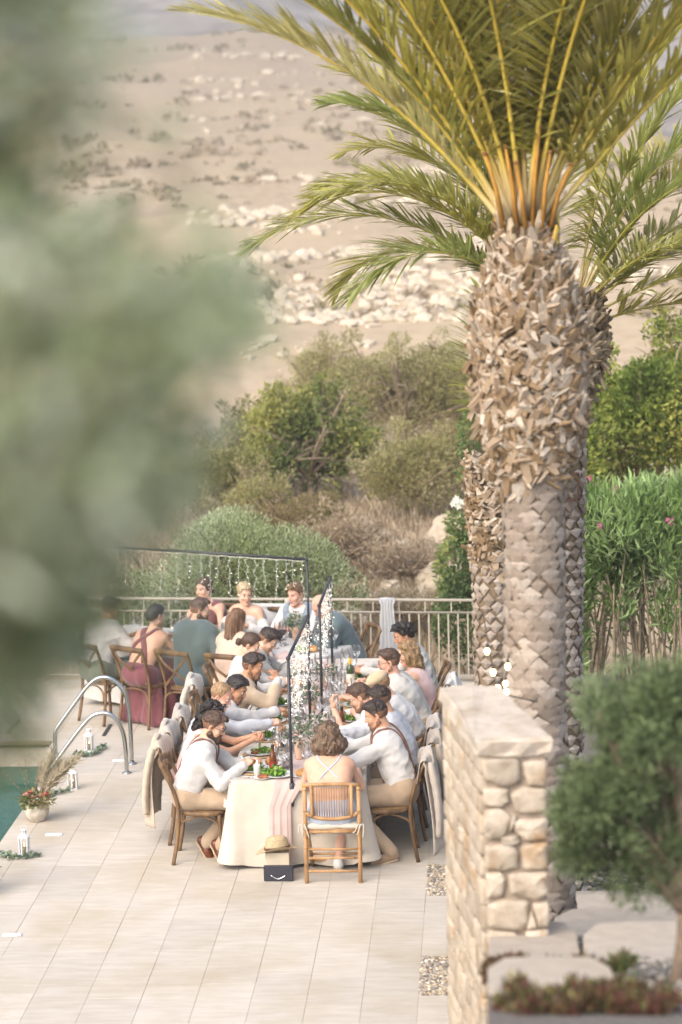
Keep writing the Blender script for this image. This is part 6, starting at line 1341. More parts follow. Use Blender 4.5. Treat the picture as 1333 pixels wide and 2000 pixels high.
        V, F = sdf(P, .0125, lambda X: (.012*nz(X, (30, 20, 3))+.006*nz(X, (60, 50, 5), 2))*np.clip((.62-X[..., 2])/.2, .25, 1)); mesh_np('skirt', V, F, bmt, t)
    if shoes:
        for nm in 'RL':
            fd = FT[nm]; up_ = unit(np.array([0, 0, 1.])-fd*fd[2]); sd_ = np.cross(fd, up_); Mf = np.stack([sd_, fd, up_], 1); o_ = AN[nm]
            P = [rc((0, -.035, -.045), (0, .07, -.05), .036, .038, k=.02), rc((0, .07, -.05), (0, .17, -.058), .038, .026, k=.02), rc((0, -.02, -.01), (0, -.025, -.04), .038, .04, k=.02)]
            V, F = sdf(P, .0085, None, lambda X, v: np.maximum(v, -.078-X[..., 2])); sh = mesh_np('shoe', xf(V, Mf, o_), F, shoes, t)
            P = [bxp((0, .0, -.083), (.036, .055, .009), r=.008, k=.005), bxp((0, .10, -.083), (.042, .075, .008), r=.008, k=.02), rc((0, .16, -.083), (0, .165, -.083), .03, k=.01)]
            V, F = sdf(P, .0085, None, lambda X, v: np.maximum(np.maximum(v, -.092-X[..., 2]), X[..., 2]+.075)); mesh_np('sole', xf(V, Mf, o_), F, SOLE if shoes is not BLK else BLK, sh)
    Mw = np.array([[c, -s_, 0], [s_, c, 0], [0, 0, 1]]); wp = lambda p: Mw@np.array(p)+np.array([x, y, 0])
    return dict(t=t, HW={k: wp(v) for k, v in HW.items()}, H=H, HR=HR, wp=wp, spine=spine, fwd=fwdv, ax=axis_x, N=N, WR=WR, EL=EL, loc=loc)

# cutlery held in hands or lying on the table
def cutlery(kind, p, d, up, label, group=None):
    d = unit(d); up = unit(np.array(up, float)-d*(np.array(up, float)@d)); s_ = np.cross(d, up); M = np.stack([s_, d, up], 1); b = MB()
    if kind == 'knife':
        b.add([(-.006, -.11, -.002), (.006, -.11, -.002), (.005, 0, -.002), (-.005, 0, -.002), (-.006, -.11, .003), (.006, -.11, .003), (.005, 0, .003), (-.005, 0, .003)], [(0, 3, 2, 1), (4, 5, 6, 7), (0, 1, 5, 4), (1, 2, 6, 5), (2, 3, 7, 6), (3, 0, 4, 7)])
        b.add([(-.006, 0, 0), (-.010, .05, 0), (-.009, .09, 0), (.004, .115, 0), (.007, .05, 0), (.006, 0, 0), (-.006, 0, .002), (.006, 0, .002), (.007, .05, .002)], [(0, 1, 2, 3, 4, 5), (5, 4, 8, 7)])
    else:
        b.tube([(0, -.11, 0), (0, -.03, .004), (0, .035, .0)], [.005, .0034, .003], 6, flat=(.6, 1.2)); b.add([(-.004, .03, 0), (.004, .03, 0), (.011, .05, -.003), (.011, .062, -.003), (-.011, .062, -.003), (-.011, .05, -.003)], [(0, 1, 2, 3, 4, 5)])
        for x in (-.0095, -.0032, .0032, .0095): b.box((x, .079, .0), (.0017, .018, .0012))
    o = b.build(kind, MET); o.matrix_world = Matrix([[*M[0], p[0]], [*M[1], p[1]], [*M[2], p[2]], [0, 0, 0, 1]]); return setp(o, label, kind, group)

ALLP = {}
def cut2(nm, who, fork='L', knife='R', fd=None, kd=None):
    """cutlery in the two hands"""
    p = ALLP[nm]; fx = p['wp'](p['fwd'])-p['wp']((0, 0, 0)); fx = unit([fx[0], fx[1], 0]); 
    ax = p['wp']((1, 0, 0))-p['wp']((0, 0, 0))
    if fork: h = p['HW'][fork]; cutlery('fork', h, fd if fd is not None else fx*.8+ax*(.25 if fork == 'L' else -.25)+np.array([0, 0, -.45]), (0, 0, 1), 'fork held by '+who)
    if knife: h = p['HW'][knife]; cutlery('knife', h, kd if kd is not None else fx*.7+ax*(.35 if knife == 'L' else -.35)+np.array([0, 0, -.5]), (0, 0, 1), 'knife held by '+who)
eat = lambda z=.83, y=.40, w=.10: {'R': ((w, y, z), {'curl': .85, 'n': (-.5, .1, -.85)}), 'L': ((-w, y, z), {'curl': .85, 'n': (.5, .1, -.85)})}
FL = {'R': ((.13, .30, .55), (.10, .02, .12), (.1, .75, -.62)), 'L': ((-.10, .30, .55), (-.06, .08, .10), (.0, .85, -.4))}
ALLP['L1'] = person('bearded man in glasses, red bow tie and brown suspenders, nearest on the left', SEATS['L1'], (-2.36, 20.22, 1.165), (-6, 24), 'fair', hair=('short', 'brown'), beard='full', glasses='dark', top=('shirt', None), shoes=BROWNL, hands={'R': ((.06, .36, .83), {'curl': .8, 'n': (-.6, 0, -.8)}), 'L': ((-.10, .42, .83), {'curl': .8, 'n': (.5, 0, -.85)})}, extras=('suspenders', 'bowtie'), seed=1, legs={'R': ((.13, .40, .545), (.15, .16, .155), (.12, .45, -.88)), 'L': ((-.10, .40, .545), (-.02, .02, .14), (.1, .5, -.85))}, elbow={'R': (.55, -.35, -.75), 'L': (-.6, -.3, -.7)})
cut2('L1', 'the man in brown suspenders on the left')
ALLP['L2'] = person('woman with dark curls, sunglasses on her head and a blush top, second left', SEATS['L2'], (-2.44, 20.8, 1.13), (-8, 28), 'warm', True, ('curlylong', 'black'), top=('sleeveless', PINK), bottom=('skirt', PINK), hands={'R': ((.05, .50, .92), {'curl': .9, 'n': (-.7, 0, -.6)}), 'L': ((-.05, .50, .93), {'curl': .9, 'n': (.7, 0, -.6)})}, extras=('headsun',), seed=2)
cut2('L2', 'the woman with sunglasses in her dark curls', knife='R')
ALLP['L3'] = person('fair balding man in a white shirt, third on the left', SEATS['L3'], (-2.42, 21.36, 1.165), (-12, 26), 'pink', hair=('thin', 'sand'), recede=.03, top=('shirt', WHITEB), hands={'R': ((.04, .60, .92), {'curl': .8, 'n': (-.5, 0, -.8)}), 'L': ((-.15, .45, .84), {'curl': .7})}, seed=3)
cut2('L3', 'the fair balding man', fork='R', knife=None)
ALLP['L4'] = person('smiling dark haired man with stubble in a white shirt, fourth on the left', SEATS['L4'], (-2.33, 21.86, 1.12), (-18, 26), 'tan', hair=('short', 'black'), beard='stubble', top=('shirt', None), hands={'R': ((-.05, .60, .86), {'curl': .6, 'n': (-.3, 0, -.9)}), 'L': ((-.2, .44, .82), {'curl': .6})}, seed=4)
cut2('L4', 'the smiling dark haired man', fork='R', knife=None)
ALLP['L5'] = person('dark bearded man in a beige suit biting into bread, fifth on the left', SEATS['L5'], (-2.25, 22.66, 1.165), (-4, 16), 'tan', hair=('quiff', 'dark'), beard='stubble', top=('jacket', BEIGE), hands={'R': ((.02, .50, 1.03), {'curl': .8, 'd': (-.2, -.45, .85), 'n': (-.6, -.6, 0)}), 'L': ((-.2, .5, .86), {'curl': .7})}, elbow={'R': (.5, .3, -.85)}, seed=5)
ALLP['L6'] = person('woman with a low brown bun in a white knit top, sixth on the left', SEATS['L6'], (-2.34, 23.40, 1.215), (-6, 26), 'fair', True, ('bun', 'brown'), top=('shirt', LACE), bottom=('skirt', LACE), hands=eat(.86, .55, .08), seed=6)
cut2('L6', 'the woman with the low bun', knife=None)
ALLP['L7'] = person('dark haired young man looking down at his plate, farthest on the left', SEATS['L7'], (-2.22, 24.0, 1.14), (-10, 38), 'fair', hair=('quiff', 'dark'), top=('jacket', fabric('light_grey_suit', '9c978f', 'a7a29a')), hands=eat(.9, .55, .06), seed=7)
cut2('L7', 'the young man looking down at the far left end')
ALLP['R1'] = person('man in white shirt, thin brown suspenders and black wristwatch, nearest on the right', SEATS['R1'], (-.97, 20.42, 1.20), (-2, 20), 'warm', hair=('short', 'dark'), beard='stubble', top=('shirt', None), shoes=SUEDE, hands={'L': ((-.08, .52, .86), {'curl': .8, 'n': (.4, 0, -.9)}), 'R': ((.06, .55, .9), {'curl': .8, 'n': (-.5, 0, -.8)})}, extras=('suspenders',), seed=8, fat=1.06, legs={'L': ((-.14, .40, .55), (-.20, -.02, .095), (-.35, .85, -.12)), 'R': ((.12, .42, .55), (.02, .06, .09), (-.1, .95, -.1))})
cut2('R1', 'the man with the black wristwatch', fork='R', knife='L', kd=(-.5, .3, .5))
ALLP['R2'] = person('dark haired man in a white shirt, second on the right', SEATS['R2'], (-.96, 21.0, 1.195), (4, 20), 'warm', hair=('short', 'dark'), top=('shirt', WHITEB), hands=eat(.9, .52, .08), seed=9, shoes=BLK)
cut2('R2', 'the man second on the right')
ALLP['R3'] = person('man in glasses and white shirt with a fork at his mouth, on the right', SEATS['R3'], (-1.16, 21.42, 1.13), (-4, 26), 'fair', hair=('short', 'brown'), beard='stubble', glasses='dark', top=('rolled', None), hands={'L': ((-.02, .56, 1.03), {'curl': .85, 'd': (.1, .25, .9), 'n': (.3, -.9, .1)}), 'R': ((.12, .48, .83), {'curl': .7})}, extras=('bowtie',), elbow={'L': (-.4, .2, -.85)}, seed=10)
cut2('R3', 'the man with a fork at his mouth', fork='L', knife=None, fd=(.15, .1, .9))
ALLP['RH'] = person('guest in a beige flat cap, mostly hidden on the right side', SEATS['RH'], (-1.0, 21.92, 1.12), (0, 30), 'fair', hair=('short', 'sand'), top=('shirt', None), hands=eat(), seed=11)
p_ = ALLP['RH']; V, F = sdf([el((0, -.01, .075), (.098, .112, .062)), el((0, .09, .075), (.07, .05, .014), k=.02)], .008, None, lambda X, v: np.maximum(v, .045-X[..., 2])); o = mesh_np('cap', xf(V, p_['HR'], p_['H']), F, fabric('cap_cloth', 'b9a585', 'c6b393')); o.location = p_['t'].location; o.rotation_euler = p_['t'].rotation_euler; setp(o, 'beige cap on the head of the hidden guest on the right', 'cap')
ALLP['R4'] = person('upright man in glasses and loose white shirt with a dark goatee, on the right', SEATS['R4'], (-.94, 22.66, 1.185), (2, 10), 'pink', hair=('short', 'brown'), beard='stubble', glasses='dark', top=('shortsleeve', WHITEC), hands={'L': ((-.1, .52, .86), {'curl': .5}), 'R': ((.12, .5, .86), {'curl': .6})}, seed=12, fat=1.1)
ALLP['R5'] = person('woman with long dark blond curls in a blush dress on the right', SEATS['R5'], (-.78, 23.15, 1.165), (6, 18), 'fair', True, ('curlylong', 'dblond'), top=('wraptop', PINK), bottom=('skirt', PINK), glasses='gold', hands=eat(.86, .5, .1), seed=13)
ALLP['R6'] = person('man with dark curls and sunglasses on his head at the far right of the table', SEATS['R6'], (-.84, 23.92, 1.19), (10, 24), 'tan', hair=('curly', 'black'), top=('shirt', WHITEC), hands=eat(.86, .5, .1), extras=('headsun',), seed=14)
ALLP['W'] = person('woman with curly brown bob and pale blue backless dress on the bamboo chair', SEATS['W'], (-1.345, 19.80, 1.155), (4, 12), 'fair', True, ('bob', 'curl'), top=('straps', PALEBLUE), bottom=('skirt', PALEBLUE), hands={'R': ((.20, .36, .82), {'curl': .6}), 'L': ((-.2, .36, .82), {'curl': .6})}, elbow={'R': (.35, -.35, -.9), 'L': (-.35, -.35, -.9)}, extras=('crossstraps',), shoes=WSHOE, seed=15, legs={'R': ((.10, .36, .53), (.03, .05, .10), (0, .9, -.3)), 'L': ((-.10, .38, .53), (-.05, .22, .10), (0, 1, -.1))})
ALLP['H1'] = person('blurred man in a white short sleeved shirt at the far left of the head table', SEATS['H1'], (-4.08, 25.62, 1.18), (-20, 14), 'tan', hair=('short', 'brown'), top=('shortsleeve', WHITEC), bottom=('trousers', fabric('olive_shorts', '6d7160', '787c6b')), hands=eat(.84, .45, .14), shoes=WSHOE, seed=16)
ALLP['H2'] = person('woman in a long mauve dress with crossed back straps and pinned-up dark hair', SEATS['H2'], (-3.54, 25.36, 1.15), (-12, 8), 'fair', True, ('updo', 'black'), top=('oneshoulder', MAUVE), bottom=('gown', MAUVE), hands=eat(.84, .42, .14), extras=('wideback',), seed=17)
ALLP['H3'] = person('bearded man in a teal suit jacket, his back to the viewer', SEATS['H3'], (-3.04, 25.14, 1.245), (-46, 12), 'fair', hair=('short', 'brown'), beard='full', top=('jacket', TEAL), bottom=('trousers', DARKT), hands={'R': ((.22, .32, .84), {'curl': .6}), 'L': ((-.14, .42, .82), {'curl': .6})}, seed=18, shoes=BLK)
ALLP['H4'] = person('woman with long straight brown hair and a beige top, back to the viewer', SEATS['H4'], (-2.62, 24.94, 1.17), (-8, 8), 'fair', True, ('long', 'long'), top=('shirt', CREAMT), bottom=('skirt', CREAMT), hands=eat(.84, .42, .1), seed=19)
ALLP['B1'] = person('bridesmaid in mauve with brown hair tied back, facing the viewer', SEATS['B1'], (-3.2, 26.85, 1.16), (-12, 6), 'fair', True, ('lowbun', 'brown'), top=('wraptop', MAUVE), bottom=('gown', MAUVE), hands=eat(.82, .40, .12), seed=20)
ALLP['B2'] = person('bride in white lace with blond hair pinned up and bare shoulders', SEATS['B2'], (-2.70, 26.56, 1.15), (46, 12), 'fair', True, ('lowbun', 'blond'), top=('coldshoulder', LACE), bottom=('gown', LACE), hands={'R': ((.16, .3, .82), {'curl': .5}), 'L': ((-.14, .36, .82), {'curl': .5})}, seed=21)
ALLP['G'] = person('groom with light brown hair, grey waistcoat, white shirt and grey bow tie', SEATS['G'], (-2.11, 26.32, 1.18), (-14, 10), 'pink', hair=('quiff', 'light'), top=('waistcoat', GREYV), bottom=('trousers', DARKT), hands=eat(.82, .4, .12), extras=('bowtie',), seed=22)
ALLP['BD'] = person('bald man in a teal suit jacket bent over his plate, right of the groom', SEATS['BD'], (-1.79, 25.68, 1.165), (10, 40), 'pink', hair=(None, 'sand'), top=('jacket', TEAL), bottom=('trousers', TEAL), hands={'R': ((.06, .42, .86), {'curl': .7}), 'L': ((-.12, .42, .86), {'curl': .7})}, seed=23, shoes=BLK, fat=1.06)
def pin(nm, name, lat, q, dp, r, col, lab):     # things worn on the bald man's jacket
    p = ALLP[nm]; c_ = p['spine'](q)+p['ax']*lat+p['fwd']*dp; b = MB(); pts = [c_+rotm(0, 0, 0)@np.array([0, 0, 0])]
    u = p['ax']; v = np.cross(p['fwd'], u); ring = [c_+u*r*math.cos(a)+v*r*math.sin(a) for a in np.arange(12)*math.pi/6]; b.add(ring+[c_+p['fwd']*.008], [(i, (i+1) % 12, 12) for i in range(12)]); b.build(name, mat(name, col, .6), p['t'], smooth=False)
pin('BD', 'boutonniere', .09, .78, .15, .022, 'd8d2c6', '')
# wristwatch of the man at the right
def watch():
    p = ALLP['R1']; w_ = p['WR']['L']; e = p['EL']['L']; d = unit(w_-e); c_ = w_-d*.03; u = unit(np.cross(d, [0, 0, 1])); v = np.cross(u, d); m = mat('watch_strap', '2b2e38', .5, .1, 10); b = MB()
    b.tube([c_+(u*math.cos(a)+v*math.sin(a))*.031 for a in np.arange(18)*2*math.pi/18], .010, 6, closed=True, flat=(.35, 1), up=u); M = np.stack([u, d, v], 1); b.box(c_+v*.035, (.019, .022, .006), rot=M, bev=.004); b.build('wristwatch', m, p['t'])
watch()
# ------------------------------------------------------------------ things on the tables
CH = mat('china', 'd9d6d2', .25, .02, 5, spec=.5); CHG = mat('woven_charger', 'a58a66', .8, .3, 50, bump=.5, col2='b89c78'); GLS = clear_glass('clear_glass'); WINE = mat('red_wine', '3a0d18', .15, .1, 5, spec=.6)
def inst(cache={}, key=None, make=None, name=None, loc=None, rz=0, parent=None):
    if key not in cache:
        o = make(); cache[key] = o
        if parent is not None: o.parent = parent
        o.location = loc; o.rotation_euler = (0, 0, rz); return o
    c = copy_tree(cache[key], parent, None, loc, rz); return c
def mk_plate():
    b = MB(); b.lathe([(0, .0), (.07, 0), (.085, .004), (.132, .016), (.135, .019), (.13, .019), (.085, .008), (0, .005)], (0, 0, 0), 24); return b.build('plate', CH)
def mk_small():
    b = MB(); b.lathe([(0, .0), (.05, 0), (.075, .009), (.083, .013), (.08, .014), (.05, .005), (0, .004)], (0, 0, 0), 20); return b.build('side_plate', CH)
def mk_charger():
    b = MB(); b.lathe([(0, .0), (.15, 0), (.163, .004), (.16, .008), (0, .006)], (0, 0, 0), 24); return b.build('charger_plate', CHG)
def mk_wineglass():
    t = thing('wine_glass', 'x', 'wine glass'); b = MB(); b.lathe([(0, .002), (.036, .001), (.036, .003), (.006, .008), (.0042, .02), (.0042, .085), (.010, .096), (.034, .125), (.043, .155), (.042, .185), (.036, .22)], (0, 0, 0), 14); b.build('bowl', GLS, t); return t
def mk_tumbler():
    b = MB(); b.lathe([(0, .004), (.031, .002), (.037, .10), (.0355, .10), (.03, .008), (0, .008)], (0, 0, 0), 14); return b.build('tumbler', GLS)
def mk_redglass():
    t = mk_wineglass(); b = MB(); b.lathe([(0, .099), (.010, .099), (.033, .126), (.0415, .150), (0, .150)], (0, 0, 0), 14); b.build('wine', WINE, t); return t
def mk_bread():
    V, F = sdf([el((0, 0, .025), (.055, .042, .032)), el((.02, .0, .028), (.035, .036, .03), k=.02)], .008, lambda X: .003*snoise(X, 60, 1)); return mesh_np('bread_roll', V, F, mat('bread_crust', 'a87547', .75, .3, 12, col2='c89c68', bump=.3))
def salad_mesh(seed):
    g = np.random.default_rng(seed); n = 90; P = np.stack([g.normal(size=n)*.03, g.normal(size=n)*.024, np.abs(g.normal(size=n))*.016], 1); A = g.normal(size=(n, 3)); A[:, 2] = np.abs(A[:, 2])*.7; A /= np.linalg.norm(A, axis=1, keepdims=True)
    V, F = leaf_arrays(P, A, .028+.02*g.random(n), .02+.014*g.random(n), g, fold=.5); c = np.array([hexc(q) for q in ('5f8a2a', '7aa63a', '93b85a', '4a7322', 'a9c070')]); ti = np.repeat(c[g.integers(0, 5, n)]*(.8+.4*g.random((n, 1))), 4, 0)
    return mesh_np('salad', V, F, mat('salad_leaf', (1, 1, 1), .5, .08, 9, tint=True, trans=.25), None, False, ti)
def mk_meat(seed):
    r = random.Random(seed); P = [rc((-.035, 0, .012), (.035, .012, .012), .016, .018, k=.01), rc((-.02, -.025, .012), (.03, -.02, .014), .014, k=.01)]; V, F = sdf(P, .007, lambda X: .004*snoise(X+seed, 70, 1)); return mesh_np('meat', V, F, mat('roast_meat', '7d452a', .5, .3, 18, col2='a0633f', bump=.3))
WHO = dict(L1='the bearded man in suspenders', L2='the woman with sunglasses in her dark curls', L3='the fair balding man', L4='the smiling dark haired man', L5='the man in the beige suit', L6='the woman with the bun', L7='the young man at the far left end',
           R1='the man with the wristwatch', R2='the man second on the right', R3='the man with a fork at his mouth', RH='the guest in the cap', R4='the upright man in glasses', R5='the curly haired woman in pink', R6='the man with dark curls on the right', W='the woman in pale blue')
CC = {}
def setting(k, px, py, dx, z=TZ+.004):
    who = WHO[k]; r = random.Random(k); sgn = dx; rz = r.uniform(0, 6)
    o = inst(CC, 'charger', mk_charger, loc=(px, py, z)); setp(o, 'woven round charger under the plate of '+who, 'charger', 'woven chargers')
    o = inst(CC, 'plate', mk_plate, loc=(px, py, z+.008), rz=rz); setp(o, 'white dinner plate in front of '+who, 'plate', 'dinner plates')
    s_ = salad_mesh(hash(k) % 97 if False else sum(map(ord, k))); s_.location = (px+.02*sgn+r.uniform(-.01, .01), py+r.uniform(-.03, .03), z+.018); setp(s_, 'green salad on the plate of '+who, 'salad', 'salads on the plates')
    if k not in ('L4', 'R2'):
        m_ = inst(CC, 'meat', lambda: mk_meat(1), loc=(px-.05*sgn, py-.02, z+.015), rz=rz); setp(m_, 'slices of brown meat on the plate of '+who, 'food', 'meat on the plates')
    sx, sy = px+.13*sgn, py+.21
    if k != 'W':
        o = inst(CC, 'small', mk_small, loc=(sx, sy, z)); setp(o, 'small bread plate beside '+who, 'plate', 'bread plates')
        o = inst(CC, 'bread', mk_bread, loc=(sx, sy, z+.006), rz=rz); setp(o, 'round bread roll on the small plate beside '+who, 'bread', 'bread rolls')
    for i, (kind, ddx, ddy) in enumerate((('wine', .24, -.05), ('wine', .31, .05), ('tumbler', .25, .10))):
        gx, gy = px+sgn*(ddx+r.uniform(-.015, .015)), py+ddy+r.uniform(-.03, .03)
        if kind == 'wine': o = inst(CC, 'wine', mk_wineglass, loc=(gx, gy, z), rz=rz); setp(o, ('outer' if i == 0 else 'inner')+' clear wine glass in front of '+who, 'wine glass', 'clear wine glasses')
        else: o = inst(CC, 'tumbler', mk_tumbler, loc=(gx, gy, z), rz=rz); setp(o, 'straight water tumbler in front of '+who, 'glass', 'water tumblers')
    b = None
for k in ('L1', 'L2', 'L3', 'L4', 'L5', 'L6', 'L7'): setting(k, TX0+.20, SEATS[k][1]+.03, 1)
for k in ('R1', 'R2', 'R3', 'RH', 'R4', 'R5', 'R6'): setting(k, TX1-.20, SEATS[k][1]+.03, -1)
# setting of the woman at the near end
k = 'W'; o = inst(CC, 'charger', mk_charger, loc=(-1.32, TY0+.19, TZ+.004)); setp(o, 'woven round charger under the plate of '+WHO[k], 'charger', 'woven chargers'); o = inst(CC, 'plate', mk_plate, loc=(-1.32, TY0+.19, TZ+.012)); setp(o, 'white dinner plate in front of '+WHO[k], 'plate', 'dinner plates')
# the big salad and bread at the near end, in front of the frame pole
o = inst(CC, 'plate', mk_plate, loc=(-1.80, 20.06, TZ+.006)); setp(o, 'white serving plate with salad at the near end by the pole', 'plate', 'dinner plates'); s_ = salad_mesh(501); s_.location = (-1.83, 20.06, TZ+.016); s_.scale = (1.35, 1.3, 1.4); setp(s_, 'large heap of green salad at the near end by the pole', 'salad')
o = inst(CC, 'small', mk_small, loc=(-1.60, 20.03, TZ+.006)); setp(o, 'bread plate right of the near pole', 'plate', 'bread plates'); o = inst(CC, 'bread', mk_bread, loc=(-1.60, 20.03, TZ+.014)); setp(o, 'bread roll just right of the near pole', 'bread', 'bread rolls')
o = inst(CC, 'small', mk_small, loc=(-1.93, 19.99, TZ+.004)); setp(o, 'small plate with meat beside the candle at the near end', 'plate', 'bread plates'); o = inst(CC, 'meat', lambda: mk_meat(1), loc=(-1.93, 19.99, TZ+.008)); setp(o, 'thin slices of meat on the small plate beside the candle', 'food', 'meat on the plates')
# candle
t = thing('candle', 'lit white pillar candle near the near left corner of the table', 'candle', (-1.985, 20.07, TZ+.004)); b = MB(); b.lathe([(0, 0), (.029, 0), (.029, .098), (.024, .104), (0, .100)], n=16); b.build('wax', mat('white_wax', 'e0dbd0', .5, .03, 9, trans=.2), t); b = MB(); b.lathe([(0, .108), (.005, .114), (.0035, .124), (0, .136)], n=8); b.build('flame', mat('flame', 'ffcf80', .5, 0, 1, emit=(1, .62, .22), estr=12), t)
t = thing('candle', 'white tumbler candle behind the second pole', 'candle', (-1.50, 22.0, TZ+.004)); b = MB(); b.lathe([(0, 0), (.04, 0), (.04, .10), (.036, .104), (0, .09)], n=16); b.build('wax', MATS['white_wax'], t)
# bottles
def bottle(x, y, lab, kind):
    t = thing('bottle', lab, 'bottle', (x, y, TZ+.004)); b = MB()
    if kind == 'beer':
        g = mat('brown_glass', '4a2412', .12, .2, 20, col2='7a3f18', spec=.6); b.lathe([(0, 0), (.029, .0), (.031, .01), (.031, .115), (.025, .145), (.013, .18), (.0125, .222), (.0135, .225), (.0135, .232), (0, .232)], n=14); b.build('glass', g, t); b = MB(); b.lathe([(.0315, .03), (.0318, .032), (.0318, .09), (.0315, .092)], n=14); b.build('label', mat('red_label', '7e1d1c', .5, .3, 30, col2='a8342c'), t); b = MB(); b.lathe([(.0145, .205), (.0148, .212), (.0148, .234), (0, .236)], n=12); b.build('neck_foil', mat('dark_foil', '2a201c', .4, .2, 20), t)
    else:
        g = mat('dark_green_glass', '3b4a2c', .1, .1, 10, spec=.6); b.lathe([(0, 0), (.037, .0), (.038, .19), (.032, .215), (.014, .24), (.0135, .295), (0, .296)], n=14); b.build('glass', g, t); b = MB(); b.lathe([(.0145, .235), (.0148, .24), (.0148, .30), (0, .302)], n=12); b.build('neck_foil', mat('yellow_foil', 'c79a1f', .4, .1, 20), t); b = MB(); b.lathe([(.0385, .05), (.0388, .06), (.0388, .14), (.0385, .145)], n=14); b.build('label', mat('cream_label', 'd8d2c0', .6), t)
bottle(-1.86, 20.22, 'brown beer bottle with red label behind the candle on the left', 'beer'); bottle(-1.34, 21.62, 'brown beer bottle in front of the man with a fork at his mouth', 'beer'); bottle(-1.36, 23.45, 'wine bottle with a yellow foil neck in the far part of the table', 'wine')
# pepper mill and cruets
t = thing('cruet_set', 'glass oil and vinegar cruets with brown stoppers in a bowl', 'cruets', (-1.84, 21.02, TZ+.004))
for i, (dx, dy) in enumerate(((-.02, 0), (.022, .01))):
    b = MB(); b.lathe([(0, .003), (.024, .003), (.026, .05), (.012, .09), (.012, .12)], (dx, dy, 0), 12); g_ = b.build('flask', GLS, t); b = MB(); b.lathe([(.0, .115), (.015, .117), (.017, .135), (.01, .148), (0, .15)], (dx, dy, 0), 10); b.build('stopper', mat('brown_stopper', '5a3322', .5), g_); b = MB(); b.lathe([(0, .006), (.022, .006), (.0235, .035), (0, .035)], (dx, dy, 0), 12); b.build('vinegar', mat('dark_vinegar', '2b1418', .2), g_)
# extra glasses in the middle of the table (nothing tells them apart)
r = random.Random(44)
for i in range(26):
    y = 20.4+4.1*(i+.5)/26; x = (TX0+TX1)/2+r.choice((-.19, .2, .27))+r.uniform(-.05, .05)
    o = inst(CC, 'wine', mk_wineglass, loc=(x, y+r.uniform(-.05, .05), TZ+.004)); setp(o, 'clear wine glass in the crowd of glasses along the middle of the table', 'wine glass', 'glasses crowded along the middle of the table')
for i, k in enumerate('AB'):
    pass
o = mk_redglass(); o.location = (-2.2, 25.55, TZ+.006); o.scale = (1.15,)*3; setp(o, 'large glass of red wine on the head table', 'wine glass')
o = mk_redglass(); o.location = (-1.78, 20.92, TZ+.004); setp(o, 'glass with a little red wine beside the cruets', 'wine glass')
# napkins
def napkin(x, y, lab, seed, sx=.1, sy=.12, z=TZ+.006):
    n = 9; g = np.random.default_rng(seed); X, Y = np.meshgrid(np.linspace(-sx, sx, n), np.linspace(-sy, sy, n)); P = np.stack([X, Y, 0*X], -1); Z = .012+.012*snoise(P+seed, 18, 1); V = np.stack([X, Y, np.maximum(Z, .002)], -1).reshape(-1, 3); i = np.arange((n-1)**2); r_ = i//(n-1); c = i % (n-1); a = r_*n+c
    o = mesh_np('napkin', V, np.stack([a, a+1, a+n+1, a+n], 1), fabric('napkin_cloth', 'd5d1cb', 'dbd7d2')); o.location = (x, y, z); o.rotation_euler = (0, 0, g.uniform(-.5, .5)); setp(o, lab, 'napkin', 'white napkins')
napkin(-1.95, 21.66, 'crumpled white napkin before the smiling dark haired man', 1); napkin(-1.95, 22.34, 'white napkin left of the man in the beige suit', 2); napkin(-1.35, 20.75, 'white napkin before the man with the wristwatch', 3); napkin(-1.28, 22.3, 'folded white napkin before the guest in the cap', 4); napkin(-1.24, 24.3, 'grey shadowed napkin by the far right corner of the table', 5)
# napkin cloth on the laps
def lapcloth(nm, lab, seed):
    x, y, fc = SEATS[nm]; rz = R(fc); n = 12; V = []
    for j in range(n):
        f = j/(n-1)
        for i in range(n):
            u = i/(n-1)-.5; yy = .20+.22*f; z = .655-.02*f-.5*max(0, abs(u)-.26)*1.1-.03*math.sin(u*9+seed)*f; V.append((u*.5, yy, z+.01*math.sin(f*8+u*7)))
    i = np.arange((n-1)**2); r_ = i//(n-1); c = i % (n-1); a = r_*n+c; o = mesh_np('lap_napkin', V, np.stack([a, a+1, a+n+1, a+n], 1), fabric('lap_linen', 'c9bfb2', 'd2c9bd')); o.location = (x, y, 0); o.rotation_euler = (0, 0, rz); setp(o, lab, 'napkin', 'napkins on laps')
lapcloth('L1', 'cream napkin over the lap of the bearded man in suspenders', 1); lapcloth('R1', 'cream napkin over the lap of the man with the wristwatch', 2)
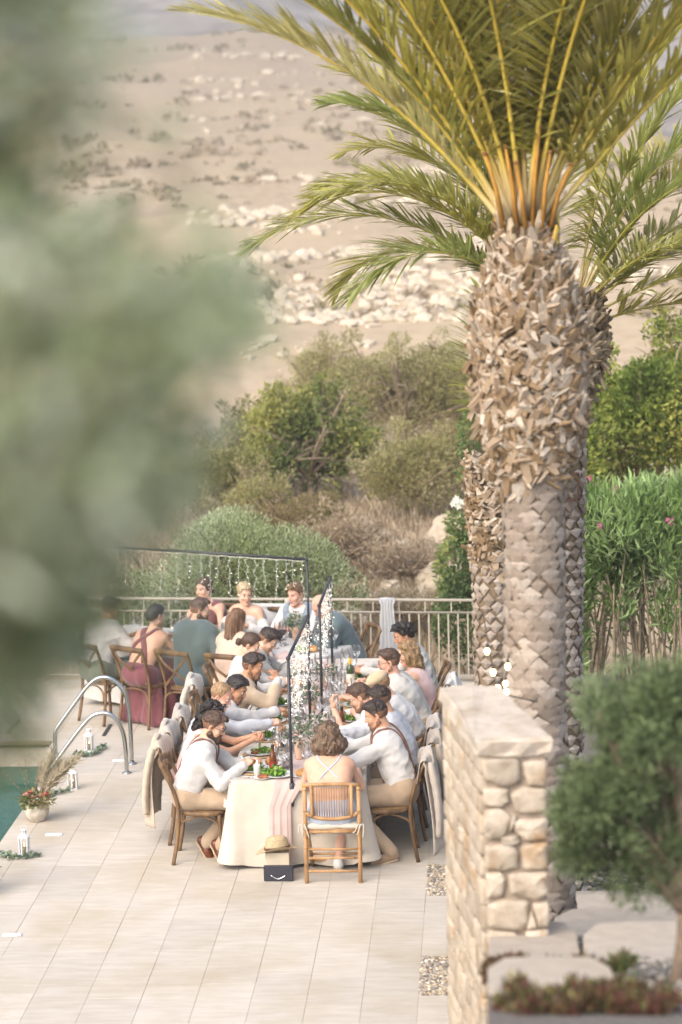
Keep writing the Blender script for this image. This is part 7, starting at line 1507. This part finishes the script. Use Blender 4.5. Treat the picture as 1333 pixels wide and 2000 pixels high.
# flower vases
def flowers(x, y, z, lab, seed, h=.17, rr=.12, vase='peach', cols=('e2cfc6', 'd9b3a8', 'efe9df'), greens=('6d7d62', '84937a', '9aa68e', '58694e'), n=11, dens=150):
    t = thing('flower_vase', lab, 'flowers', (x, y, z)); r = random.Random(seed); vm = mat('vase_'+vase, {'peach': 'c9a48c', 'bowl': 'b7aa9a', 'glass': 'cfd4d2'}[vase], .6, .15, 14, col2={'peach': 'd4b29c', 'bowl': 'c9beb0', 'glass': 'dadedc'}[vase], bump=.25)
    b = MB(); b.lathe([(0, 0), (.032, 0), (.038, .02), (.042, h*.7), (.036, h), (.032, h), (.034, h*.7), (0, h*.6)], n=16); b.build('vase', vm, t)
    for i in range(n):
        a = r.uniform(0, 6.28); q = rr*math.sqrt(r.random()); c = np.array([q*math.cos(a), q*math.sin(a), h+.03+.10*(1-q/rr)+r.uniform(0, .05)]); R0 = r.uniform(.018, .034); b = MB(); col = r.choice(cols)
        for ring, (k, sc, up) in enumerate(((6, 1, .15), (5, .75, .6), (4, .45, 1.2))):
            for j in range(k):
                aa = 2*math.pi*j/k+ring*.5; d = unit([math.cos(aa), math.sin(aa)-.35, up]); s_ = unit(np.cross(d, [0, 0, 1])); p1 = c+d*R0*sc; b.add([c, c+d*R0*sc*.5+s_*R0*.45*sc, p1, c+d*R0*sc*.5-s_*R0*.45*sc], [(0, 1, 2, 3)])
        b.build('blossom', mat('petal_'+col, col, .6, .08, 30, trans=.25), t, smooth=False)
    foliage('leaves', [((0, 0, h+.05), (rr, rr, .09))], dens, .045, .024, list(greens), 'vase_leaf', t, seed, out=.8, up=.4, shell=.3)
    return t
flowers(-1.66, 20.62, TZ+.004, 'peach vase of blush flowers and eucalyptus behind the near pole', 3); flowers(-1.60, 21.35, TZ+.004, 'loose vase of white and pink flowers with round grey-green leaves in mid table', 4, .10, .17); flowers(-1.68, 22.5, TZ+.004, 'small pink flowers between the two frames on the table', 5, .10, .10); flowers(-1.62, 23.5, TZ+.004, 'white flowers in the far part of the long table', 6, .10, .12)
flowers(-2.08, 25.82, TZ+.006, 'peach vase of cream roses in front of the groom', 7, .15, .11, cols=('e6dccb', 'ddc0ae', 'd9c98f')); flowers(-3.62, 26.1, TZ+.006, 'vase of white flowers at the left part of the head table', 8, .2, .12)
# head table: plates and glasses (too alike to tell apart)
hx = lambda u, v: (-2.85+u*math.cos(R(25))+v*math.sin(R(25)), 25.86-u*math.sin(R(25))+v*math.cos(R(25)))
headseats = {(0, 0): 'the man in the short sleeved shirt', (1, 0): 'the woman in the crossed mauve dress', (2, 0): 'the man in the teal jacket', (3, 0): 'the long haired woman in beige', (4, 0): 'the empty near right place of the head table', (1, 1): 'the bridesmaid', (2, 1): 'the bride', (3, 1): 'the groom', (4, 1): 'the bald man'}
for (i, f), who in headseats.items():
    u, v = (-1.3, -.75, -.15, .45, 1.05)[i], (-.24, .24)[f]
    x, y = hx(u, v); o = inst(CC, 'plate', mk_plate, loc=(x, y, TZ+.008)); setp(o, 'white plate on the head table before '+who, 'plate', 'plates on the head table'); s_ = salad_mesh(700+i*2+f); s_.location = (x, y, TZ+.02); setp(s_, 'salad on the head table plate before '+who, 'salad', 'salads on the head table')
    for q, (du, dv) in enumerate(((.2, .0), (.27, -.05), (.13, .02))):
        x2, y2 = hx(u+du, v*.45+dv); o = inst(CC, 'wine', mk_wineglass, loc=(x2, y2, TZ+.006)); setp(o, ('middle', 'right', 'left')[q]+' of three clear wine glasses before '+who, 'wine glass', 'wine glasses on the head table')
x, y = hx(1.18, -.18); o = inst(CC, 'bread', mk_bread, loc=(x, y, TZ+.01)); setp(o, 'round bread roll by the pole at the right end of the head table', 'bread', 'bread rolls')
# plate with food in front of the upright man on the right, held a little high
o = inst(CC, 'plate', mk_plate, loc=(-1.24, 23.35, TZ+.05)); o.scale = (1.25, 1.25, 1); o.rotation_euler = (.05, -.1, 0); setp(o, 'large white plate of food being passed by the upright man on the right', 'plate')
o = inst(CC, 'meat', lambda: mk_meat(1), loc=(-1.24, 23.35, TZ+.06)); o.scale = (1.5, 1.6, 1); setp(o, 'food on the plate being passed on the right', 'food')
# cutlery lying on the cloth
for i, (x, y, a) in enumerate(((-2.10, 19.99, .2), (-1.95, 20.42, .1), (-1.72, 20.0, -.3), (-1.30, 20.55, 1.4), (-1.95, 22.02, 1.5), (-1.38, 21.85, 1.5), (-1.52, 22.9, .3), (-1.42, 22.95, .2))):
    cutlery('knife' if i % 2 else 'fork', np.array([x, y, TZ+.009]), (math.cos(a), math.sin(a), 0), (0, 0, 1), ['fork lying on the cloth left of the candle', 'knife lying behind the beer bottle', 'fork lying at the foot of the near pole', 'knife lying before the man with the wristwatch', 'fork lying between the smiling man and the beige suit', 'knife lying near the second beer bottle', 'fork lying on the pink runner beyond the second pole', 'knife lying on the pink runner beyond the second pole'][i])

# ------------------------------------------------------------------ on the floor at the near end
def hat():
    m = mat('straw', 'b09a78', .85, .2, 40, stretch=(1, 1, 3), bump=.7, bscale=120, col2='c4b08c')
    t = thing('straw_hat', 'wide brimmed straw hat with a dark band resting on a pale bag', 'hat', (-1.79, 19.62, .235)); n = 30; V = []
    prof = [(.172, 0), (.15, .0), (.12, .004), (.098, .01), (.094, .03), (.09, .07), (.082, .10), (.066, .116), (.04, .113), (.0, .104)]
    for k, (r_, z) in enumerate(prof):
        for i in range(n):
            a = 2*math.pi*i/n; zz = z; rr = r_
            if r_ > .1: zz += (.03*math.cos(2*a)*((r_-.098)/.074)**2)*-1+.012*((r_-.098)/.074)
            if z > .08: zz -= .012*math.exp(-(math.sin(a)/.5)**2)*(1 if r_ < .07 else .3)
            V.append((rr*math.cos(a)*1.08, rr*math.sin(a)*.95, zz))
    F = [(k*n+i, k*n+(i+1) % n, (k+1)*n+(i+1) % n, (k+1)*n+i) for k in range(len(prof)-1) for i in range(n)]
    b = MB(); b.add(V, F); b.build('crown_and_brim', m, t); b = MB(); b.tube([(.1*1.08*math.cos(a), .1*.95*math.sin(a), .022) for a in np.arange(26)*2*math.pi/26], .010, 6, closed=True, flat=(1.0, .35), up=(0, 0, 1)); b.build('band', mat('hat_band', '5a4030', .6, .2, 30), t); t.rotation_euler = (R(-8), R(-5), .2)
    t2 = thing('gift_bag', 'small pale cardboard bag under the straw hat', 'bag', (-1.79, 19.62, 0)); m2 = mat('pale_card', 'cdbfa8', .8, .05, 9); b = MB(); b.box((0, 0, .11), (.10, .045, .11), bev=.003); b.build('bag_body', m2, t2, smooth=False)
    for y in (-.03, .03): b = MB(); b.tube(smoothpath([(-.045, y, .21), (-.03, y, .255), (.03, y, .255), (.045, y, .21)], 5), .003, 6); b.build('bag_handle', m2, t2)
hat()
t = thing('clutch_bag', 'black envelope clutch with a silver chevron clasp on the floor', 'clutch', (-1.775, 19.50, 0), R(-2)); cm = mat('black_glitter', '1b1b25', .45, .4, 160, col2='2b2b38', spec=.6, bump=.4, bscale=300)
b = MB(); b.box((0, 0, .069), (.124, .02, .066), bev=.006); b.build('clutch_body', cm, t, smooth=False); b = MB(); b.add([(-.122, -.0225, .133), (.122, -.0225, .133), (0.005, -.0235, .05), (-.122, -.0205, .133), (.122, -.0205, .133)], [(0, 2, 1), (0, 1, 4, 3)]); b.build('flap', mat('black_glitter_flap', '20202b', .4, .4, 160, col2='32323f', spec=.6), t, smooth=False)
b = MB(); b.tube(smoothpath([(-.062, -.027, .058), (-.03, -.028, .038), (0, -.028, .028), (.03, -.028, .038), (.062, -.027, .058)], 4), .0052, 8); b.build('clasp', mat('silver', 'd8d8d8', .15, .03, 10, metal=1.0), t)

# ------------------------------------------------------------------ at the pool
def ladder():
    st = mat('stainless', 'b4b6b4', .18, .06, 8, metal=1.0, stretch=(1, 1, .3))
    t = thing('pool_handrails', 'pair of curved stainless steel handrails at the pool ladder', 'handrail', (-3.95, 23.2, 0))
    for y, pts in ((-.09, [(.37, 0), (.366, .25), (.345, .42), (.28, .55), (.18, .61), (.06, .59), (-.03, .51), (-.14, .38), (-.34, .12), (-.47, -.06), (-.56, -.3)]), (.27, [(.37, 0), (.366, .45), (.345, .66), (.28, .80), (.17, .885), (.05, .88), (-.06, .79), (-.17, .65), (-.33, .44), (-.385, .36), (-.40, .28), (-.40, .0), (-.40, -.4)])):
        P = smoothpath([(q[0], y, q[1]) for q in pts], 6)
        b = MB(); b.tube(P, .0215, 12); r_ = b.build('rail', st, t); b = MB(); b.lathe([(.0, .018), (.026, .018), (.03, .012), (.048, .006), (.05, .0), (0, 0)], (.37, y, .001), 18); b.build('base_flange', st, r_)
    for z in (-.35, -.6): b = MB(); b.box((-.56, .055, z), (.05, .23, .014), bev=.004); b.build('tread', st, t)
ladder()
LAN = mat('white_lantern', 'd9d9d9', .45, .03, 9); LGL = clear_glass('lantern_glass', refl=.2)
def lantern(x, y, rz, lab):
    t = thing('lantern', lab, 'lantern', (x, y, 0), rz, 'white metal lanterns by the pool'); n = 6; ring = lambda r_, z: [(r_*math.cos(2*math.pi*i/n), r_*math.sin(2*math.pi*i/n), z) for i in range(n)]
    def prism(name, prof, m=LAN, par=t):
        V, F = [], []
        for r_, z in prof: V += ring(r_, z)
        for k in range(len(prof)-1): F += [(k*n+i, k*n+(i+1) % n, (k+1)*n+(i+1) % n, (k+1)*n+i) for i in range(n)]
        F += [tuple(range(n))[::-1], tuple((len(prof)-1)*n+i for i in range(n))]; b = MB(); b.add(V, F); return b.build(name, m, par, smooth=False)
    prism('base', [(.072, 0), (.072, .014), (.064, .018)]); roof = prism('roof', [(.07, .205), (.07, .213), (.034, .245), (.028, .248)]); prism('chimney', [(.027, .249), (.027, .262), (.03, .263), (.03, .292), (.018, .304)])
    for i in range(n):
        a = 2*math.pi*i/n; b = MB(); b.box((.06*math.cos(a), .06*math.sin(a), .112), (.0065, .0065, .095), rot=rotm(0, 0, a)); b.build('corner_bar', LAN, t, smooth=False)
        a2 = a+math.pi/n; b = MB(); b.box((.0285*math.cos(a2), .0285*math.sin(a2), .278), (.002, .005, .007), rot=rotm(0, 0, a2)); b.build('vent', mat('lantern_hole', '4a4a48', .8), t, smooth=False)
    for i in range(n):
        c1, c2 = ring(.0575, .022)[i], ring(.0575, .022)[(i+1) % n]; mesh_np('pane', [c1, c2, (c2[0], c2[1], .203), (c1[0], c1[1], .203)], [[0, 1, 2, 3]], LGL, t, False)
    b = MB(); b.tube(smoothpath([(-.03, 0, .29), (-.034, 0, .325), (0, 0, .345), (.034, 0, .325), (.03, 0, .29)], 4), .002, 5); b.build('handle', LAN, t)
    t.scale = (.78,)*3; c = thing('candle', 'candle inside the '+lab, 'candle', (x, y, .02)); b = MB(); b.lathe([(0, 0), (.022, 0), (.022, .06), (0, .058)], n=12); b.build('wax', mat('tan_wax', 'b8a98a', .6, .1, 12), c); b = MB(); b.lathe([(0, .061), (.003, .066), (0, .077)], n=6); b.build('flame', MATS['flame'], c)
def garland(pts, lab, seed, n=120):
    r = random.Random(seed); t = thing('eucalyptus_garland', lab, 'garland', (*pts[0][:2], 0), 0, 'eucalyptus garlands by the lanterns'); P = smoothpath([(p[0]-pts[0][0], p[1]-pts[0][1], .015) for p in pts], 8); b = MB(); b.tube(P, .004, 5); b.build('stem', mat('eucalyptus_stem', '6d5c48', .8), t)
    V, F, nn, ti = [], [], 0, []; cols = [np.array(hexc(c)) for c in ('6d7d6a', '7f8f7c', '93a08e', '5b6c56', '839174')]
    for i in range(n):
        p = P[r.randrange(len(P))]+np.array([r.gauss(0, .016), r.gauss(0, .02), abs(r.gauss(0, .012))]); d = unit([r.gauss(0, 1), r.gauss(0, 1), abs(r.gauss(.4, .5))]); s_ = unit(np.cross(d, [r.gauss(0, 1), r.gauss(0, 1), r.gauss(0, 1)])); L = r.uniform(.025, .045)
        ring = [p+d*L*(.5-.5*math.cos(a))+s_*L*.45*math.sin(a) for a in np.arange(8)*math.pi/4]; V += ring; F += [[nn, nn+k, nn+k+1] for k in range(1, 7)]; ti += [r.choice(cols)*r.uniform(.8, 1.2)]*8; nn += 8
    o = mesh_np('leaves', V, np.array(F), mat('eucalyptus_leaf', (1, 1, 1), .6, .06, 9, tint=True, trans=.15), t, False, np.array(ti)); o['kind'] = 'stuff'
lantern(-4.08, 20.32, .2, 'white lantern nearest the viewer on the pool edge'); lantern(-4.02, 22.52, .5, 'white lantern between the flower bowl and the handrails'); lantern(-4.10, 24.02, .1, 'white lantern behind the handrails')
garland([(-4.30, 20.27), (-4.2, 20.2), (-4.05, 20.22), (-3.93, 20.27)], 'eucalyptus sprig at the foot of the nearest lantern', 1, 90); garland([(-4.24, 22.2), (-4.14, 22.32), (-4.03, 22.42)], 'eucalyptus sprig in front of the middle lantern', 2, 60); garland([(-4.2, 23.8), (-4.08, 23.78), (-3.98, 23.95), (-3.98, 24.15)], 'eucalyptus wreath round the lantern behind the handrails', 3, 130)
def flower_bowl(x, y, lab, seed, pampas=1):
    t = thing('flower_bowl', lab, 'flower bowl', (x, y, 0)); t.scale = (1.12,)*3; r = random.Random(seed); b = MB(); b.lathe([(0, 0), (.055, 0), (.062, .006), (.098, .06), (.104, .10), (.094, .142), (.088, .144), (.09, .1), (0, .09)], n=24); b.build('bowl', mat('stone_bowl', 'b3a694', .8, .25, 22, col2='c9c0b2', bump=.5), t)
    foliage('leaves', [((0, 0, .18), (.15, .13, .07))], 380, .05, .02, ['5d6b40', '8a8a58', 'b3a67c', 'c2b18a', '6c7848'], 'bowl_leaf', t, seed, out=.8, up=.4, shell=.2)
    for i in range(9):
        a = r.uniform(0, 6.28); q = .11*math.sqrt(r.random()); c = np.array([q*math.cos(a)-.02, q*math.sin(a)-.02, .22+r.uniform(-.02, .05)]); R0 = r.uniform(.022, .04); col = r.choice(('b9695c', 'c98274', 'd9b9a4', 'cf9b8c')); b = MB()
        for ring, (k, sc, up) in enumerate(((7, 1, .15), (6, .8, .6), (5, .5, 1.3))):
            for j in range(k): aa = 2*math.pi*j/k+ring*.4; d = unit([math.cos(aa), math.sin(aa)-.4, up]); s_ = unit(np.cross(d, [0, 0, 1])); b.add([c, c+d*R0*sc*.55+s_*R0*.5*sc, c+d*R0*sc, c+d*R0*sc*.55-s_*R0*.5*sc], [(0, 1, 2, 3)])
        b.build('blossom', mat('petal_'+col, col, .6, .1, 30, trans=.2), t, smooth=False)
    g = np.random.default_rng(seed); V, F, nn = [], [], 0
    for i in range(12):           # feathery pampas plumes
        d = unit([r.uniform(.0, .7)*pampas, r.uniform(-.1, .3), 1]); p0 = np.array([.03, .0, .15]); L = r.uniform(.30, .46); path = np.array([p0+d*L*q+np.array([.06*q*q, 0, -.03*q*q]) for q in np.linspace(0, 1, 12)])
        b = MB(); b.tube(path, .002, 4); pl = b.build('plume', mat('pampas', 'c9bda4', .9, .1, 30, trans=.3), t); n = 150; q = g.integers(4, 12, n); P = path[q]; A = d+g.normal(size=(n, 3))*.42; A /= np.linalg.norm(A, axis=1, keepdims=True); VV, FF = leaf_arrays(P, A, .05+.07*g.random(n), np.full(n, .003), g, droop=.1); o = mesh_np('plume_hairs', VV, FF, MATS['pampas'], pl, False); o['kind'] = 'stuff'
    for i in range(6):
        d = unit([r.uniform(-.8, .3), r.uniform(-.2, .2), r.uniform(.5, 1)]); p0 = np.array([-.03, 0, .15]); path = np.array([p0+d*q*.36 for q in np.linspace(0, 1, 9)]); b = MB(); b.tube(path, .0022, 5); s_ = b.build('twig', mat('catkin_twig', '7a6450', .8), t); bb = MB()
        for q in range(4, 9): bb.lathe([(0, -.009), (.006, 0), (0, .011)], path[q]+np.array([r.uniform(-.006, .006), 0, 0]), 6)
        o = bb.build('catkins', mat('catkin', 'd5d0c6' if i % 2 else 'b07f66', .8), s_); o['kind'] = 'stuff'
flower_bowl(-4.17, 21.42, 'stone bowl of pink roses and pampas grass on the pool edge', 1); flower_bowl(-4.27, 19.18, 'second bowl of dried flowers cut off by the left edge of the picture', 2, pampas=-.4)

# ------------------------------------------------------------------ at the railing
t = thing('white_veil', 'sheer white fabric tied over the railing beside the boulders', 'fabric', (-1.13, 27.1, 0)); V, F = [], []; nx, nz_ = 17, 26
for j in range(nz_):
    f = j/(nz_-1); z = .975-.9*f
    for i in range(nx): u = i/(nx-1)-.5; wd = .14+.14*f**1.3+(.04 if f < .05 else 0); V.append((u*wd+.02*math.sin(f*3)*f, -.045-.012*math.sin(u*30)*(1+f)-.03*f, z))
for j in range(nz_-1):
    for i in range(nx-1): F.append((j*nx+i, j*nx+i+1, (j+1)*nx+i+1, (j+1)*nx+i))
mesh_np('tulle', V, np.array(F), mat('white_tulle', 'd8d8d8', .8, .03, 20, trans=.5), t)
b = MB(); b.box((0, .0, .95), (.085, .035, .03), bev=.015); b.build('knot', MATS['white_tulle'], t)
t = thing('sign_board', 'white framed sign leaning on the railing behind the groom', 'sign', (-2.32, 27.05, .0), R(174)); wm = mat('white_frame', 'd6d4d0', .5, .03, 8); b = MB(); b.box((0, 0, .60), (.36, .006, .31)); b.build('panel', mat('sign_panel', 'cfccc8', .6, .02, 5), t, smooth=False)
for (cx, cz, hx_, hz_) in ((0, .92, .385, .018), (0, .28, .385, .018), (-.367, .6, .018, .302), (.367, .6, .018, .302)): b = MB(); b.box((cx, .002, cz), (hx_, .014, hz_), bev=.003); b.build('frame_bar', wm, t, smooth=False)
for sx in (-.3, .3): b = MB(); b.box((sx, 0, .13), (.018, .014, .131), bev=.003); b.build('leg', wm, t, smooth=False)
# framed lantern on the rear palm, white bundle on it
b = MB(); t = thing('wall_lantern', 'dark square lantern frame fixed to the rear palm trunk', 'lantern', (.66, 18.60, 3.42)); im = mat('rust_iron', '4a3328', .6, .2, 20)
for (cx, cz, hx_, hz_) in ((0, -.1, .075, .012), (0, .1, .075, .012), (-.07, 0, .008, .1), (.07, 0, .008, .1)): b = MB(); b.box((cx, 0, cz), (hx_, .02, hz_)); b.build('frame_bar', im, t, smooth=False)
mesh_np('pane', [(-.062, .0, -.088), (.062, 0, -.088), (.062, 0, .088), (-.062, 0, .088)], [[0, 1, 2, 3]], clear_glass('pane_glass'), t, False)
# ------------------------------------------------------------------ white house across the valley
def house(x, y, z, lab, s=1.0):
    t = thing('white_house', lab, 'house', (x, y, z)); wm = mat('white_render', 'c9c5c0', .8, .05, .5); dm = mat('dark_window', '4a4c50', .3); rf = mat('flat_roof', 'a89a8a', .8)
    for (cx, cy, w_, d_, h_) in ((0, 0, 5*s, 4*s, 2.6*s), (-5*s, .5, 3*s, 3.4*s, 1.6*s), (4.4*s, -.6, 2.2*s, 3*s, 3.7*s)):
        b = MB(); b.box((cx, cy, h_-3), (w_, d_, h_+3)); b.build('wall', wm, t, smooth=False); b = MB(); b.box((cx, cy, 2*h_+.12), (w_+.15, d_+.15, .12)); b.build('roof', rf, t, smooth=False)
        for i in range(max(1, int(w_))):
            wx = cx-w_+(i+.5)*2*w_/max(1, int(w_)); f_ = MB(); f_.box((wx, cy-d_-.03, h_), (.55, .05, .75)); w2 = f_.build('window', wm, t, smooth=False); p = MB(); p.box((wx, cy-d_-.09, h_), (.45, .02, .65)); p.build('pane', dm, w2, smooth=False)
house(36.5, 500, -8.2, 'white flat roofed house on the far slope right of the palm'); house(43.5, 520, -7.5, 'second white house at the right edge of the view', .8)
# ------------------------------------------------------------------ the air: one even, thin haze round everything
def haze():
    b = MB(); b.box((0, 1150, 205), (1500, 1230, 235)); m = bpy.data.materials.new('air'); m.use_nodes = True; t = m.node_tree; t.nodes.clear()
    o_ = t.nodes.new('ShaderNodeOutputMaterial'); v = t.nodes.new('ShaderNodeVolumePrincipled'); v.inputs['Color'].default_value = (1, .985, .97, 1); v.inputs['Density'].default_value = .0012; v.inputs['Anisotropy'].default_value = .2
    t.links.new(v.outputs[0], o_.inputs['Volume']); o = b.build('haze', m, smooth=False); setp(o, 'thin even summer haze in the air', kind='stuff')
haze()
